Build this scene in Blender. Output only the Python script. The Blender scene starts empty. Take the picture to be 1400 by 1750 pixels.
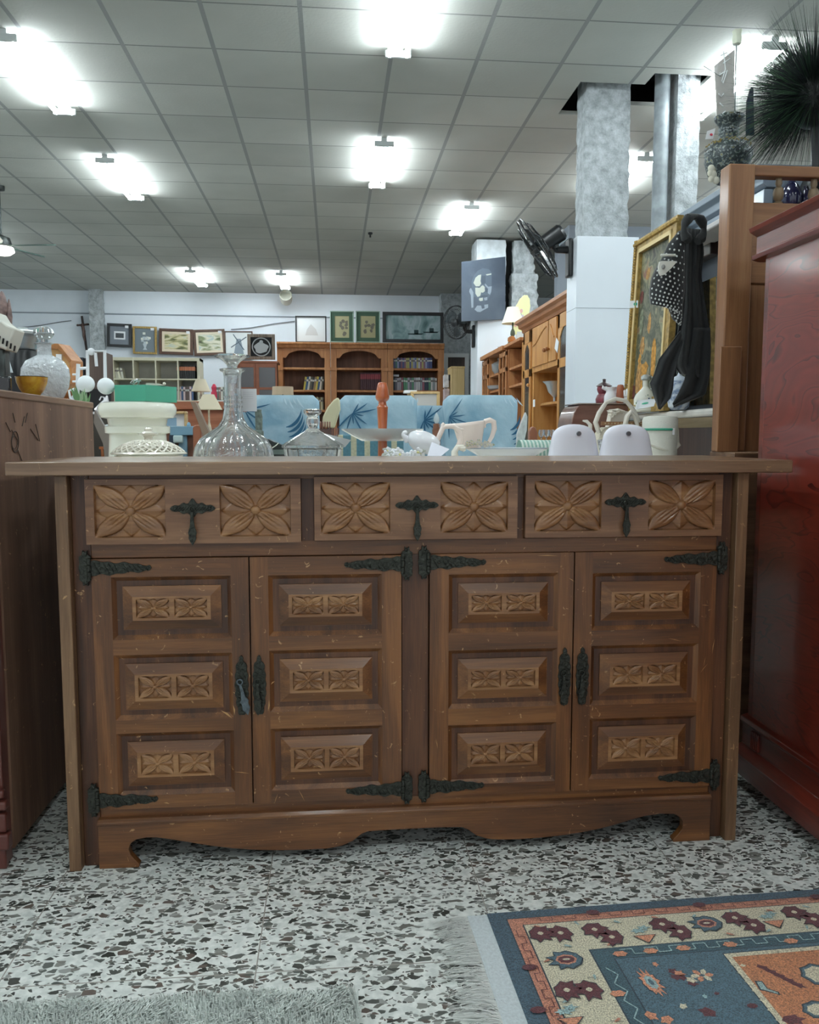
import bpy, math, random
import numpy as np
from mathutils import Matrix, Vector

rnd = random.Random(7)
scene = bpy.context.scene
COL = scene.collection
PI = math.pi

# ------------------------------------------------------------------ camera
FPX = 1401.0
PITCH = math.atan(130 / 1401.0)
YAW = math.radians(5.3)
EYE = 0.89
cam_data = bpy.data.cameras.new('camera')
cam_data.sensor_fit = 'HORIZONTAL'
cam_data.sensor_width = 36
cam_data.lens = 36 * FPX / 1400
cam_data.clip_start = 0.02
cam = bpy.data.objects.new('camera', cam_data)
COL.objects.link(cam)
cam.location = (0, 0, EYE)
cam.rotation_euler = (PI / 2 - PITCH, 0, -YAW)
scene.camera = cam

# ------------------------------------------------------------------ world (ambient fill, let in by leaving the room open behind the camera)
world = bpy.data.worlds.new('ambient_fill')
scene.world = world
world.use_nodes = True
WORLD_STRENGTH = 0.8
world.node_tree.nodes['Background'].inputs[0].default_value = (0.90, 0.96, 1.0, 1)
world.node_tree.nodes['Background'].inputs[1].default_value = WORLD_STRENGTH
TUBE_STRENGTH = 80.0

vs = scene.view_settings
vs.view_transform = 'Standard'
vs.look = 'None'
vs.gamma = 1
vs.use_curve_mapping = False
vs.exposure = 0.2
scene.cycles.max_bounces = 10
scene.cycles.transparent_max_bounces = 12
scene.cycles.transmission_bounces = 10
scene.cycles.sample_clamp_indirect = 6
scene.cycles.caustics_refractive = False
scene.cycles.caustics_reflective = False


def ray(x, y):
    cx, cz = (x - 700) / FPX, (875 - y) / FPX
    fy = math.cos(PITCH) + cz * math.sin(PITCH)
    z = -math.sin(PITCH) + cz * math.cos(PITCH)
    return (cx * math.cos(YAW) + fy * math.sin(YAW), -cx * math.sin(YAW) + fy * math.cos(YAW), z)


def at(x, y, X=None, Y=None, Z=None):
    """a photo pixel carried out to a plane of the room"""
    r = ray(x, y)
    t = X / r[0] if X is not None else Y / r[1] if Y is not None else (Z - EYE) / r[2]
    return Vector((r[0] * t, r[1] * t, EYE + r[2] * t))


def rect(x0, y0, x1, y1, Y):
    a, b, c = at(x0, (y0 + y1) / 2, Y=Y), at(x1, (y0 + y1) / 2, Y=Y), (x0 + x1) / 2
    return a.x, b.x, at(c, y1, Y=Y).z, at(c, y0, Y=Y).z


# ------------------------------------------------------------------ materials
def lin(c):
    return c / 12.92 if c <= 0.04045 else ((c + 0.055) / 1.055) ** 2.4


def rgb(r, g, b, a=1):
    return (lin(r / 255), lin(g / 255), lin(b / 255), a)


def _new(name):
    m = bpy.data.materials.new(name)
    m.use_nodes = True
    nt = m.node_tree
    return m, nt, nt.nodes['Principled BSDF'], nt.nodes, nt.links


def mat(name, c, rough=0.6, metal=0.0, noise=0.0, nscale=30, bump=0.0, coat=0.0, emit=0, trans=0.0, ior=1.45, sheen=0.0, alpha=1):
    m, nt, b, N, L = _new(name)
    b.inputs['Base Color'].default_value = rgb(*c)
    b.inputs['Roughness'].default_value = rough
    b.inputs['Metallic'].default_value = metal
    b.inputs['IOR'].default_value = ior
    b.inputs['Alpha'].default_value = alpha
    if coat:
        b.inputs['Coat Weight'].default_value = coat
        b.inputs['Coat Roughness'].default_value = 0.08
    if trans:
        b.inputs['Transmission Weight'].default_value = trans
    if sheen:
        b.inputs['Sheen Weight'].default_value = sheen
    if emit:
        b.inputs['Emission Color'].default_value = rgb(*c)
        b.inputs['Emission Strength'].default_value = emit
    if noise or bump:
        tc = N.new('ShaderNodeTexCoord')
        nz = N.new('ShaderNodeTexNoise')
        nz.inputs['Scale'].default_value = nscale
        nz.inputs['Detail'].default_value = 5
        L.new(tc.outputs['Object'], nz.inputs['Vector'])
        if noise:
            r = N.new('ShaderNodeValToRGB')
            r.color_ramp.elements[0].position = 0.3
            r.color_ramp.elements[1].position = 0.7
            d = 1 - noise
            r.color_ramp.elements[0].color = rgb(c[0] * d, c[1] * d, c[2] * d)
            u = 1 + noise * 0.5
            r.color_ramp.elements[1].color = rgb(min(255, c[0] * u), min(255, c[1] * u), min(255, c[2] * u))
            L.new(nz.outputs['Fac'], r.inputs['Fac'])
            L.new(r.outputs['Color'], b.inputs['Base Color'])
        if bump:
            bp = N.new('ShaderNodeBump')
            bp.inputs['Strength'].default_value = min(1, bump)
            bp.inputs['Distance'].default_value = 0.004 * max(1, bump)
            L.new(nz.outputs['Fac'], bp.inputs['Height'])
            L.new(bp.outputs['Normal'], b.inputs['Normal'])
    return m


def wood(name, dark, mid, light, axis='x', scale=1.0, rough=0.5, wear=0.0, coat=0.0, knots=False, contrast=1.0, stain=0.0):
    """wood with the grain running along one axis of the object"""
    m, nt, b, N, L = _new(name)
    b.inputs['Roughness'].default_value = rough
    if coat:
        b.inputs['Coat Weight'].default_value = coat
        b.inputs['Coat Roughness'].default_value = 0.12
    tc = N.new('ShaderNodeTexCoord')
    oi = N.new('ShaderNodeObjectInfo')
    off = N.new('ShaderNodeVectorMath'); off.operation = 'SCALE'
    off.inputs[0].default_value = (7, 5, 9)
    L.new(oi.outputs['Random'], off.inputs['Scale'])
    ad = N.new('ShaderNodeVectorMath'); ad.operation = 'ADD'
    L.new(tc.outputs['Object'], ad.inputs[0]); L.new(off.outputs[0], ad.inputs[1])
    s = [1, 1, 1]
    k = 'xyz'.index(axis)
    def mapped(al, ac):
        mp = N.new('ShaderNodeMapping')
        v = [ac * scale] * 3; v[k] = al * scale
        mp.inputs['Scale'].default_value = v
        L.new(ad.outputs[0], mp.inputs['Vector'])
        return mp
    n1 = N.new('ShaderNodeTexNoise'); n1.inputs['Scale'].default_value = 1
    n1.inputs['Detail'].default_value = 6; n1.inputs['Roughness'].default_value = 0.6
    n1.inputs['Distortion'].default_value = 0.7
    L.new(mapped(1.6, 22).outputs[0], n1.inputs['Vector'])
    n2 = N.new('ShaderNodeTexNoise'); n2.inputs['Scale'].default_value = 1
    n2.inputs['Detail'].default_value = 4
    L.new(mapped(14, 420).outputs[0], n2.inputs['Vector'])
    n3 = N.new('ShaderNodeTexNoise'); n3.inputs['Scale'].default_value = 1; n3.inputs['Detail'].default_value = 2
    L.new(mapped(3, 6).outputs[0], n3.inputs['Vector'])
    mx = N.new('ShaderNodeMath'); mx.operation = 'MULTIPLY_ADD'
    mx.inputs[1].default_value = 0.30; L.new(n2.outputs['Fac'], mx.inputs[0]); L.new(n1.outputs['Fac'], mx.inputs[2])
    mx2 = N.new('ShaderNodeMath'); mx2.operation = 'MULTIPLY_ADD'
    mx2.inputs[1].default_value = 0.35; L.new(n3.outputs['Fac'], mx2.inputs[0]); L.new(mx.outputs[0], mx2.inputs[2])
    r = N.new('ShaderNodeValToRGB')
    e = r.color_ramp.elements
    h = 0.17 / contrast
    e[0].position = 0.81 - h; e[0].color = rgb(*dark)
    e[1].position = 0.81 + h; e[1].color = rgb(*light)
    x = e.new(0.81); x.color = rgb(*mid)
    L.new(mx2.outputs[0], r.inputs['Fac'])
    out = r.outputs['Color']
    if knots:
        vo = N.new('ShaderNodeTexVoronoi'); vo.inputs['Scale'].default_value = 1
        L.new(mapped(3.2, 8).outputs[0], vo.inputs['Vector'])
        kr = N.new('ShaderNodeValToRGB')
        kr.color_ramp.elements[0].position = 0.07; kr.color_ramp.elements[0].color = (1, 1, 1, 1)
        kr.color_ramp.elements[1].position = 0.13; kr.color_ramp.elements[1].color = (0, 0, 0, 1)
        L.new(vo.outputs['Distance'], kr.inputs['Fac'])
        mm = N.new('ShaderNodeMix'); mm.data_type = 'RGBA'
        L.new(kr.outputs['Color'], mm.inputs[0]); L.new(out, mm.inputs[6])
        mm.inputs[7].default_value = rgb(dark[0] * .55, dark[1] * .5, dark[2] * .5)
        out = mm.outputs[2]
    if wear:
        nw = N.new('ShaderNodeTexNoise'); nw.inputs['Scale'].default_value = 55; nw.inputs['Detail'].default_value = 3
        nw.inputs['Distortion'].default_value = 1.5
        L.new(ad.outputs[0], nw.inputs['Vector'])
        wr = N.new('ShaderNodeValToRGB')
        wr.color_ramp.elements[0].position = 0.70 - 0.02 * wear; wr.color_ramp.elements[0].color = (0, 0, 0, 1)
        wr.color_ramp.elements[1].position = 0.76 - 0.02 * wear; wr.color_ramp.elements[1].color = (.75, .75, .75, 1)
        L.new(nw.outputs['Fac'], wr.inputs['Fac'])
        mm = N.new('ShaderNodeMix'); mm.data_type = 'RGBA'
        L.new(wr.outputs['Color'], mm.inputs[0]); L.new(out, mm.inputs[6])
        mm.inputs[7].default_value = rgb(190, 150, 105)
        out = mm.outputs[2]
    if stain:
        ns = N.new('ShaderNodeTexNoise'); ns.inputs['Scale'].default_value = 5; ns.inputs['Detail'].default_value = 4
        L.new(ad.outputs[0], ns.inputs['Vector'])
        mr = N.new('ShaderNodeMapRange'); mr.inputs[1].default_value = .4; mr.inputs[2].default_value = .75
        mr.inputs[3].default_value = 0; mr.inputs[4].default_value = stain
        L.new(ns.outputs['Fac'], mr.inputs[0])
        mm = N.new('ShaderNodeMix'); mm.data_type = 'RGBA'
        L.new(mr.outputs[0], mm.inputs[0]); L.new(out, mm.inputs[6])
        mm.inputs[7].default_value = rgb(light[0] * 1.02, light[1] * 1.02, light[2] * 1.12)
        out = mm.outputs[2]
    L.new(out, b.inputs['Base Color'])
    bp = N.new('ShaderNodeBump'); bp.inputs['Strength'].default_value = 0.25; bp.inputs['Distance'].default_value = 0.001
    L.new(mx.outputs[0], bp.inputs['Height']); L.new(bp.outputs['Normal'], b.inputs['Normal'])
    return m


# ------------------------------------------------------------------ mesh building
class MB:
    def __init__(self):
        self.v, self.f, self.m, self.M = [], [], [], None

    def add(self, vs_, fs, mi=0):
        o = len(self.v)
        if self.M is not None:
            vs_ = [self.M @ Vector(p) for p in vs_]
        self.v += [tuple(p) for p in vs_]
        if isinstance(mi, int):
            mi = [mi] * len(fs)
        self.f += [tuple(i + o for i in f) for f in fs]
        self.m += mi
        return self

    def box(self, x0, x1, y0, y1, z0, z1, mi=0):
        return self.add([(x0, y0, z0), (x1, y0, z0), (x1, y1, z0), (x0, y1, z0), (x0, y0, z1), (x1, y0, z1), (x1, y1, z1), (x0, y1, z1)],
                        [(0, 3, 2, 1), (4, 5, 6, 7), (0, 1, 5, 4), (1, 2, 6, 5), (2, 3, 7, 6), (3, 0, 4, 7)], mi)

    def hexa(self, a, b, mi=0):
        """solid between two quads of four points each"""
        return self.add(list(a) + list(b), [(0, 1, 2, 3), (7, 6, 5, 4), (0, 4, 5, 1), (1, 5, 6, 2), (2, 6, 7, 3), (3, 7, 4, 0)], mi)

    def prism(self, pts, d0, d1, plane='xz', mi=0):
        def P(p, d):
            return (p[0], d, p[1]) if plane == 'xz' else (d, p[0], p[1]) if plane == 'yz' else (p[0], p[1], d)
        n = len(pts)
        return self.add([P(p, d0) for p in pts] + [P(p, d1) for p in pts],
                        [tuple(range(n)), tuple(range(2 * n - 1, n - 1, -1))] + [(i, i + n, (i + 1) % n + n, (i + 1) % n) for i in range(n)], mi)

    def lathe(self, prof, c=(0, 0, 0), n=32, mi=0, rmod=None, close=False):
        vs_, fs = [], []
        k = len(prof)
        for r, z in prof:
            for i in range(n):
                a = 2 * PI * i / n
                rr = r * (rmod(a, z) if rmod else 1)
                vs_.append((c[0] + rr * math.cos(a), c[1] + rr * math.sin(a), c[2] + z))
        for j in range(k - 1):
            for i in range(n):
                i2 = (i + 1) % n
                fs.append((j * n + i, j * n + i2, (j + 1) * n + i2, (j + 1) * n + i))
        if close:
            for i in range(n):
                i2 = (i + 1) % n
                fs.append(((k - 1) * n + i, (k - 1) * n + i2, i2, i))
        else:
            if prof[0][0] > 1e-5:
                fs.append(tuple(range(n - 1, -1, -1)))
            if prof[-1][0] > 1e-5:
                fs.append(tuple((k - 1) * n + i for i in range(n)))
        return self.add(vs_, fs, mi)

    def tube(self, pts, r, n=8, mi=0, closed=False, flat=1.0, taper=None):
        pts = [Vector(p) for p in pts]
        k = len(pts)
        rs = r if isinstance(r, (list, tuple)) else [r] * k
        vs_, fs = [], []
        up = None
        for i, p in enumerate(pts):
            if closed:
                t = (pts[(i + 1) % k] - pts[i - 1]).normalized()
            else:
                t = (pts[min(i + 1, k - 1)] - pts[max(i - 1, 0)]).normalized()
            if up is None:
                up = Vector((0, 0, 1)) if abs(t.z) < 0.9 else Vector((0, 1, 0))
            a = t.cross(up)
            if a.length < 1e-6:
                a = t.cross(Vector((1, 0, 0)))
            a.normalize()
            bb = a.cross(t).normalized()
            up = bb
            for j in range(n):
                th = 2 * PI * j / n
                vs_.append(p + a * math.cos(th) * rs[i] + bb * math.sin(th) * rs[i] * flat)
        for i in range(k if closed else k - 1):
            for j in range(n):
                j2 = (j + 1) % n
                i2 = (i + 1) % k
                fs.append((i * n + j, i * n + j2, i2 * n + j2, i2 * n + j))
        if not closed:
            fs.append(tuple(range(n - 1, -1, -1)))
            fs.append(tuple((k - 1) * n + j for j in range(n)))
        return self.add(vs_, fs, mi)

    def ball(self, c, r, n=16, mi=0):
        if not isinstance(r, (tuple, list)):
            r = (r, r, r)
        k = n // 2
        vs_ = [(c[0], c[1], c[2] - r[2])]
        for j in range(1, k):
            ph = -PI / 2 + PI * j / k
            for i in range(n):
                a = 2 * PI * i / n
                vs_.append((c[0] + r[0] * math.cos(ph) * math.cos(a), c[1] + r[1] * math.cos(ph) * math.sin(a), c[2] + r[2] * math.sin(ph)))
        vs_.append((c[0], c[1], c[2] + r[2]))
        fs = [(0, 1 + (i + 1) % n, 1 + i) for i in range(n)]
        for j in range(k - 2):
            for i in range(n):
                i2 = (i + 1) % n
                fs.append((1 + j * n + i, 1 + j * n + i2, 1 + (j + 1) * n + i2, 1 + (j + 1) * n + i))
        L_ = len(vs_) - 1
        fs += [(L_, 1 + (k - 2) * n + i, 1 + (k - 2) * n + (i + 1) % n) for i in range(n)]
        return self.add(vs_, fs, mi)

    def grid(self, fn, nu, nv, mi=0, wrap=False):
        vs_ = [fn(i / nu, j / nv) for j in range(nv + 1) for i in range(nu + 1)]
        w = nu + 1
        return self.add(vs_, [(j * w + i, j * w + i + 1, (j + 1) * w + i + 1, (j + 1) * w + i) for j in range(nv) for i in range(nu)], mi)


def link_mesh(name, mb, mats, parent=None, origin=(0, 0, 0), bevel=0, smooth=35, subsurf=0, solid=0):
    me = bpy.data.meshes.new(name)
    o3 = Vector(origin)
    me.from_pydata([tuple(Vector(p) - o3) for p in mb.v], [], mb.f)
    if not isinstance(mats, (list, tuple)):
        mats = [mats]
    for m in mats:
        me.materials.append(m)
    if len(mats) > 1:
        me.polygons.foreach_set('material_index', mb.m)
    if smooth:
        me.polygons.foreach_set('use_smooth', [True] * len(me.polygons))
        me.set_sharp_from_angle(angle=math.radians(smooth))
    me.update()
    o = bpy.data.objects.new(name, me)
    COL.objects.link(o)
    if parent is not None:
        o.parent = parent
    if solid:
        md = o.modifiers.new('thickness', 'SOLIDIFY'); md.thickness = solid; md.offset = 0
    if bevel:
        md = o.modifiers.new('bevel', 'BEVEL'); md.width = bevel; md.segments = 2
        md.limit_method = 'ANGLE'; md.angle_limit = math.radians(40)
    if subsurf:
        md = o.modifiers.new('subdivision', 'SUBSURF'); md.levels = subsurf; md.render_levels = subsurf
    return o


def tag(o, label, cat, group=None, kind=None):
    o['label'] = label
    o['category'] = cat
    if group: o['group'] = group
    if kind: o['kind'] = kind
    return o


class Thing:
    """an Empty at the thing's base; parts are given in room coordinates"""
    def __init__(self, name, label, cat, base, group=None):
        self.o = bpy.data.objects.new(name, None)
        self.o.empty_display_size = 0.05
        COL.objects.link(self.o)
        self.o.location = base
        self.base = Vector(base)
        tag(self.o, label, cat, group)

    def part(self, name, mb, mats, parent=None, label=None, **k):
        o = link_mesh(name, mb, mats, parent or self.o, self.base, **k)
        if label: o['label'] = label
        return o


def single(name, mb, mats, label, cat, base, group=None, **k):
    """a thing that is one mesh, its origin at its base"""
    o = link_mesh(name, mb, mats, None, base, **k)
    o.location = base
    return tag(o, label, cat, group)


def copy_thing(root, loc, label=None, group=None, rot=None):
    r = root.copy(); COL.objects.link(r); r.location = loc
    if rot is not None: r.rotation_euler = rot
    if label: r['label'] = label
    if group: r['group'] = group
    for ch in list(root.children):
        c = ch.copy(); COL.objects.link(c); c.parent = r
        for g in list(ch.children):
            d = g.copy(); COL.objects.link(d); d.parent = c
    return r


def struct(name, mb, mats, **k):
    o = link_mesh(name, mb, mats, None, **k)
    o['kind'] = 'structure'
    return o


def plate(mb, x0, x1, y0, y1, holes, d0, d1, plane='xz', mi_v=0, mi_h=0):
    """board with rectangular holes (a, b, c, d)"""
    xs = sorted({x0, x1} | {h[0] for h in holes} | {h[1] for h in holes})
    ys = sorted({y0, y1} | {h[2] for h in holes} | {h[3] for h in holes})
    for i in range(len(xs) - 1):
        for j in range(len(ys) - 1):
            cx, cy = (xs[i] + xs[i + 1]) / 2, (ys[j] + ys[j + 1]) / 2
            if any(h[0] < cx < h[1] and h[2] < cy < h[3] for h in holes):
                continue
            side = i in (0, len(xs) - 2)
            if plane == 'xz':
                mb.box(xs[i], xs[i + 1], d0, d1, ys[j], ys[j + 1], mi_v if side else mi_h)
            else:
                mb.box(xs[i], xs[i + 1], ys[j], ys[j + 1], d0, d1, mi_v if side else mi_h)
    return mb


def ring(mb, a, ya, b, yb, mi=0):
    """four sloping faces between rectangle a (x0,x1,z0,z1) at ya and b at yb"""
    A = [(a[0], ya, a[2]), (a[1], ya, a[2]), (a[1], ya, a[3]), (a[0], ya, a[3])]
    B = [(b[0], yb, b[2]), (b[1], yb, b[2]), (b[1], yb, b[3]), (b[0], yb, b[3])]
    for i in range(4):
        j = (i + 1) % 4
        mb.add([A[i], A[j], B[j], B[i]], [(0, 1, 2, 3)], mi)
    return mb


def smoothstep(a, b, x):
    t = np.clip((x - a) / (b - a), 0, 1)
    return t * t * (3 - 2 * t)

# ------------------------------------------------------------------ room materials
def terrazzo():
    m, nt, b, N, L = _new('terrazzo')
    b.inputs['Roughness'].default_value = 0.33
    tc = N.new('ShaderNodeTexCoord')
    def chips(scale, frac, edge, stretch, rot):
        mp = N.new('ShaderNodeMapping'); mp.inputs['Scale'].default_value = (1, stretch, 1); mp.inputs['Rotation'].default_value = (0, 0, rot)
        L.new(tc.outputs['Object'], mp.inputs['Vector'])
        nz = N.new('ShaderNodeTexNoise'); nz.inputs['Scale'].default_value = scale * .55; nz.inputs['Detail'].default_value = 2
        L.new(mp.outputs[0], nz.inputs['Vector'])
        ms = N.new('ShaderNodeVectorMath'); ms.operation = 'MULTIPLY_ADD'
        ms.inputs[1].default_value = (1.1 / scale,) * 3
        L.new(nz.outputs['Color'], ms.inputs[0]); L.new(mp.outputs[0], ms.inputs[2])
        v1 = N.new('ShaderNodeTexVoronoi'); v1.voronoi_dimensions = '2D'; v1.inputs['Scale'].default_value = scale
        v2 = N.new('ShaderNodeTexVoronoi'); v2.voronoi_dimensions = '2D'; v2.feature = 'DISTANCE_TO_EDGE'; v2.inputs['Scale'].default_value = scale
        L.new(ms.outputs[0], v1.inputs['Vector']); L.new(ms.outputs[0], v2.inputs['Vector'])
        sep = N.new('ShaderNodeSeparateColor'); L.new(v1.outputs['Color'], sep.inputs[0])
        # edge threshold varies per chip
        th = N.new('ShaderNodeMath'); th.operation = 'MULTIPLY_ADD'; th.inputs[1].default_value = edge; th.inputs[2].default_value = 0.03
        L.new(sep.outputs[2], th.inputs[0])
        g1 = N.new('ShaderNodeMath'); g1.operation = 'GREATER_THAN'; L.new(v2.outputs['Distance'], g1.inputs[0]); L.new(th.outputs[0], g1.inputs[1])
        g2 = N.new('ShaderNodeMath'); g2.operation = 'LESS_THAN'; L.new(sep.outputs[0], g2.inputs[0]); g2.inputs[1].default_value = frac
        mu = N.new('ShaderNodeMath'); mu.operation = 'MULTIPLY'; L.new(g1.outputs[0], mu.inputs[0]); L.new(g2.outputs[0], mu.inputs[1])
        r = N.new('ShaderNodeValToRGB'); r.color_ramp.interpolation = 'CONSTANT'
        cols = [(52, 56, 52), (92, 96, 92), (130, 132, 126), (104, 104, 98), (70, 72, 68), (150, 152, 148), (96, 86, 80), (80, 84, 80), (120, 120, 114)]
        r.color_ramp.elements[0].color = rgb(*cols[0]); r.color_ramp.elements[0].position = 0
        r.color_ramp.elements[1].color = rgb(*cols[1]); r.color_ramp.elements[1].position = 1 / 9
        for i in range(2, 9):
            e = r.color_ramp.elements.new(i / 9); e.color = rgb(*cols[i])
        L.new(sep.outputs[1], r.inputs['Fac'])
        return mu.outputs[0], r.outputs['Color']
    base = N.new('ShaderNodeTexNoise'); base.inputs['Scale'].default_value = 60; base.inputs['Detail'].default_value = 4
    L.new(tc.outputs['Object'], base.inputs['Vector'])
    br = N.new('ShaderNodeValToRGB'); br.color_ramp.elements[0].color = rgb(206, 211, 206); br.color_ramp.elements[1].color = rgb(230, 233, 228)
    br.color_ramp.elements[0].position = .4; br.color_ramp.elements[1].position = .62
    L.new(base.outputs['Fac'], br.inputs['Fac'])
    out = br.outputs['Color']
    for args in ((125, .26, .18, 1.3, .2), (50, .30, .2, 1.6, .3), (62, .26, .26, 1.9, -.3)):
        f, c = chips(*args)
        mm = N.new('ShaderNodeMix'); mm.data_type = 'RGBA'
        L.new(f, mm.inputs[0]); L.new(out, mm.inputs[6]); L.new(c, mm.inputs[7]); out = mm.outputs[2]
    # joints between the tiles
    sp = N.new('ShaderNodeSeparateXYZ'); L.new(tc.outputs['Object'], sp.inputs[0])
    def joint(sock, o):
        a = N.new('ShaderNodeMath'); a.operation = 'ADD'; a.inputs[1].default_value = -o + 41.6; L.new(sock, a.inputs[0])
        d = N.new('ShaderNodeMath'); d.operation = 'MODULO'; d.inputs[1].default_value = 0.416; L.new(a.outputs[0], d.inputs[0])
        g = N.new('ShaderNodeMath'); g.operation = 'LESS_THAN'; g.inputs[1].default_value = 0.0022; L.new(d.outputs[0], g.inputs[0])
        return g.outputs[0]
    mxm = N.new('ShaderNodeMath'); mxm.operation = 'MAXIMUM'
    L.new(joint(sp.outputs[0], -0.137), mxm.inputs[0]); L.new(joint(sp.outputs[1], 1.305), mxm.inputs[1])
    mm = N.new('ShaderNodeMix'); mm.data_type = 'RGBA'
    L.new(mxm.outputs[0], mm.inputs[0]); L.new(out, mm.inputs[6]); mm.inputs[7].default_value = rgb(150, 146, 138)
    L.new(mm.outputs[2], b.inputs['Base Color'])
    return m


def ceiling_mat():
    m, nt, b, N, L = _new('ceiling_tiles')
    b.inputs['Roughness'].default_value = 0.8
    tc = N.new('ShaderNodeTexCoord')
    sp = N.new('ShaderNodeSeparateXYZ'); L.new(tc.outputs['Object'], sp.inputs[0])
    def near(sock, o, w):
        a = N.new('ShaderNodeMath'); a.operation = 'ADD'; a.inputs[1].default_value = -o + 59.9 + w / 2; L.new(sock, a.inputs[0])
        d = N.new('ShaderNodeMath'); d.operation = 'MODULO'; d.inputs[1].default_value = 0.599; L.new(a.outputs[0], d.inputs[0])
        g = N.new('ShaderNodeMath'); g.operation = 'LESS_THAN'; g.inputs[1].default_value = w; L.new(d.outputs[0], g.inputs[0])
        return g.outputs[0]
    def snap(sock, o):
        a = N.new('ShaderNodeMath'); a.operation = 'ADD'; a.inputs[1].default_value = -o + 59.9; L.new(sock, a.inputs[0])
        d = N.new('ShaderNodeMath'); d.operation = 'DIVIDE'; d.inputs[1].default_value = 0.599; L.new(a.outputs[0], d.inputs[0])
        f = N.new('ShaderNodeMath'); f.operation = 'FLOOR'; L.new(d.outputs[0], f.inputs[0])
        return f.outputs[0]
    cb = N.new('ShaderNodeCombineXYZ'); L.new(snap(sp.outputs[0], -0.18), cb.inputs[0]); L.new(snap(sp.outputs[1], 5.29), cb.inputs[1])
    wn = N.new('ShaderNodeTexWhiteNoise'); L.new(cb.outputs[0], wn.inputs['Vector'])
    nz = N.new('ShaderNodeTexNoise'); nz.inputs['Scale'].default_value = 1.1; nz.inputs['Detail'].default_value = 4
    L.new(tc.outputs['Object'], nz.inputs['Vector'])
    ad = N.new('ShaderNodeMath'); ad.operation = 'MULTIPLY_ADD'; ad.inputs[1].default_value = .35
    L.new(wn.outputs['Value'], ad.inputs[0]); L.new(nz.outputs['Fac'], ad.inputs[2])
    r = N.new('ShaderNodeValToRGB'); r.color_ramp.elements[0].position = .3; r.color_ramp.elements[1].position = 1
    r.color_ramp.elements[0].color = rgb(158, 158, 151); r.color_ramp.elements[1].color = rgb(184, 185, 178)
    L.new(ad.outputs[0], r.inputs['Fac'])
    m1 = N.new('ShaderNodeMix'); m1.data_type = 'RGBA'; m1.inputs[7].default_value = rgb(120, 122, 118)
    L.new(near(sp.outputs[1], 5.29, .014), m1.inputs[0]); L.new(r.outputs['Color'], m1.inputs[6])
    m2 = N.new('ShaderNodeMix'); m2.data_type = 'RGBA'; m2.inputs[7].default_value = rgb(138, 140, 137)
    L.new(near(sp.outputs[0], -0.18, .03), m2.inputs[0]); L.new(m1.outputs[2], m2.inputs[6])
    L.new(m2.outputs[2], b.inputs['Base Color'])
    n2 = N.new('ShaderNodeTexNoise'); n2.inputs['Scale'].default_value = 45; n2.inputs['Detail'].default_value = 4
    L.new(tc.outputs['Object'], n2.inputs['Vector'])
    bp = N.new('ShaderNodeBump'); bp.inputs['Strength'].default_value = .35; bp.inputs['Distance'].default_value = .004
    L.new(n2.outputs['Fac'], bp.inputs['Height']); L.new(bp.outputs['Normal'], b.inputs['Normal'])
    return m


def rough_concrete():
    m, nt, b, N, L = _new('rough_concrete')
    b.inputs['Roughness'].default_value = 0.9
    tc = N.new('ShaderNodeTexCoord')
    n = N.new('ShaderNodeTexNoise'); n.inputs['Scale'].default_value = 14; n.inputs['Detail'].default_value = 9; n.inputs['Roughness'].default_value = .7
    L.new(tc.outputs['Object'], n.inputs['Vector'])
    r = N.new('ShaderNodeValToRGB')
    r.color_ramp.elements[0].position = .32; r.color_ramp.elements[0].color = rgb(140, 145, 146)
    r.color_ramp.elements[1].position = .62; r.color_ramp.elements[1].color = rgb(190, 196, 198)
    L.new(n.outputs['Fac'], r.inputs['Fac']); L.new(r.outputs['Color'], b.inputs['Base Color'])
    bp = N.new('ShaderNodeBump'); bp.inputs['Strength'].default_value = 1; bp.inputs['Distance'].default_value = .02
    L.new(n.outputs['Fac'], bp.inputs['Height']); L.new(bp.outputs['Normal'], b.inputs['Normal'])
    return m


M_floor = terrazzo()
M_ceil = ceiling_mat()
M_conc = rough_concrete()
M_wall = mat('white_wall', (230, 236, 242), .8, noise=.03, nscale=1.5)
M_greywall = mat('grey_wall', (120, 126, 134), .85)
M_tile = mat('white_cladding', (224, 230, 236), .3, noise=.02, nscale=2)
M_void = mat('dark_void', (30, 30, 30), .9)  # near-black; the dark of gaps and hollows is put into its colour
M_tube = mat('fluorescent_tube', (238, 250, 255), .5, emit=TUBE_STRENGTH)
M_batten = mat('batten_white', (205, 210, 208), .5)
M_black = mat('black_plastic', (22, 24, 26), .35)
M_pipe = mat('grey_pipe', (172, 180, 184), .5)

CEIL = 3.49
XL, XR, YB, YF = -7.5, 6.5, 15.5, -5.5

mb = MB(); mb.box(XL, XR, YF, YB, -.1, 0)
struct('floor', mb, M_floor, smooth=0)
holeA = (1.84, 2.33, 6.17, 6.78)
holeB = (2.33, 2.76, 5.98, 6.55)
mb = MB(); plate(mb, XL, XR, YF, YB, [holeA, holeB], CEIL, CEIL + .03, plane='xy')
struct('ceiling', mb, M_ceil, smooth=0)
mb = MB(); mb.box(XL, XR, YB, YB + .1, -.1, 4.0); struct('wall_back', mb, M_wall, smooth=0)
mb = MB(); mb.box(XL - .1, XL, YF, YB, -.1, 4.0); struct('wall_left', mb, M_wall, smooth=0)
mb = MB(); mb.box(XR, XR + .1, YF, YB, -.1, 4.0); struct('wall_right', mb, M_wall, smooth=0)
# dim space above the broken ceiling tiles
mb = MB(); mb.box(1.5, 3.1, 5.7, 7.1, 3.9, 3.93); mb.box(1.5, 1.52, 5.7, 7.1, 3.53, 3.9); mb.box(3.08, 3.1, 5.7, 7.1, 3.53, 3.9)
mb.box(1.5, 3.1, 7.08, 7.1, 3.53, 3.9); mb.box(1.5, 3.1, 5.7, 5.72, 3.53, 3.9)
struct('trim_1', mb, M_void, smooth=0)
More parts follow.
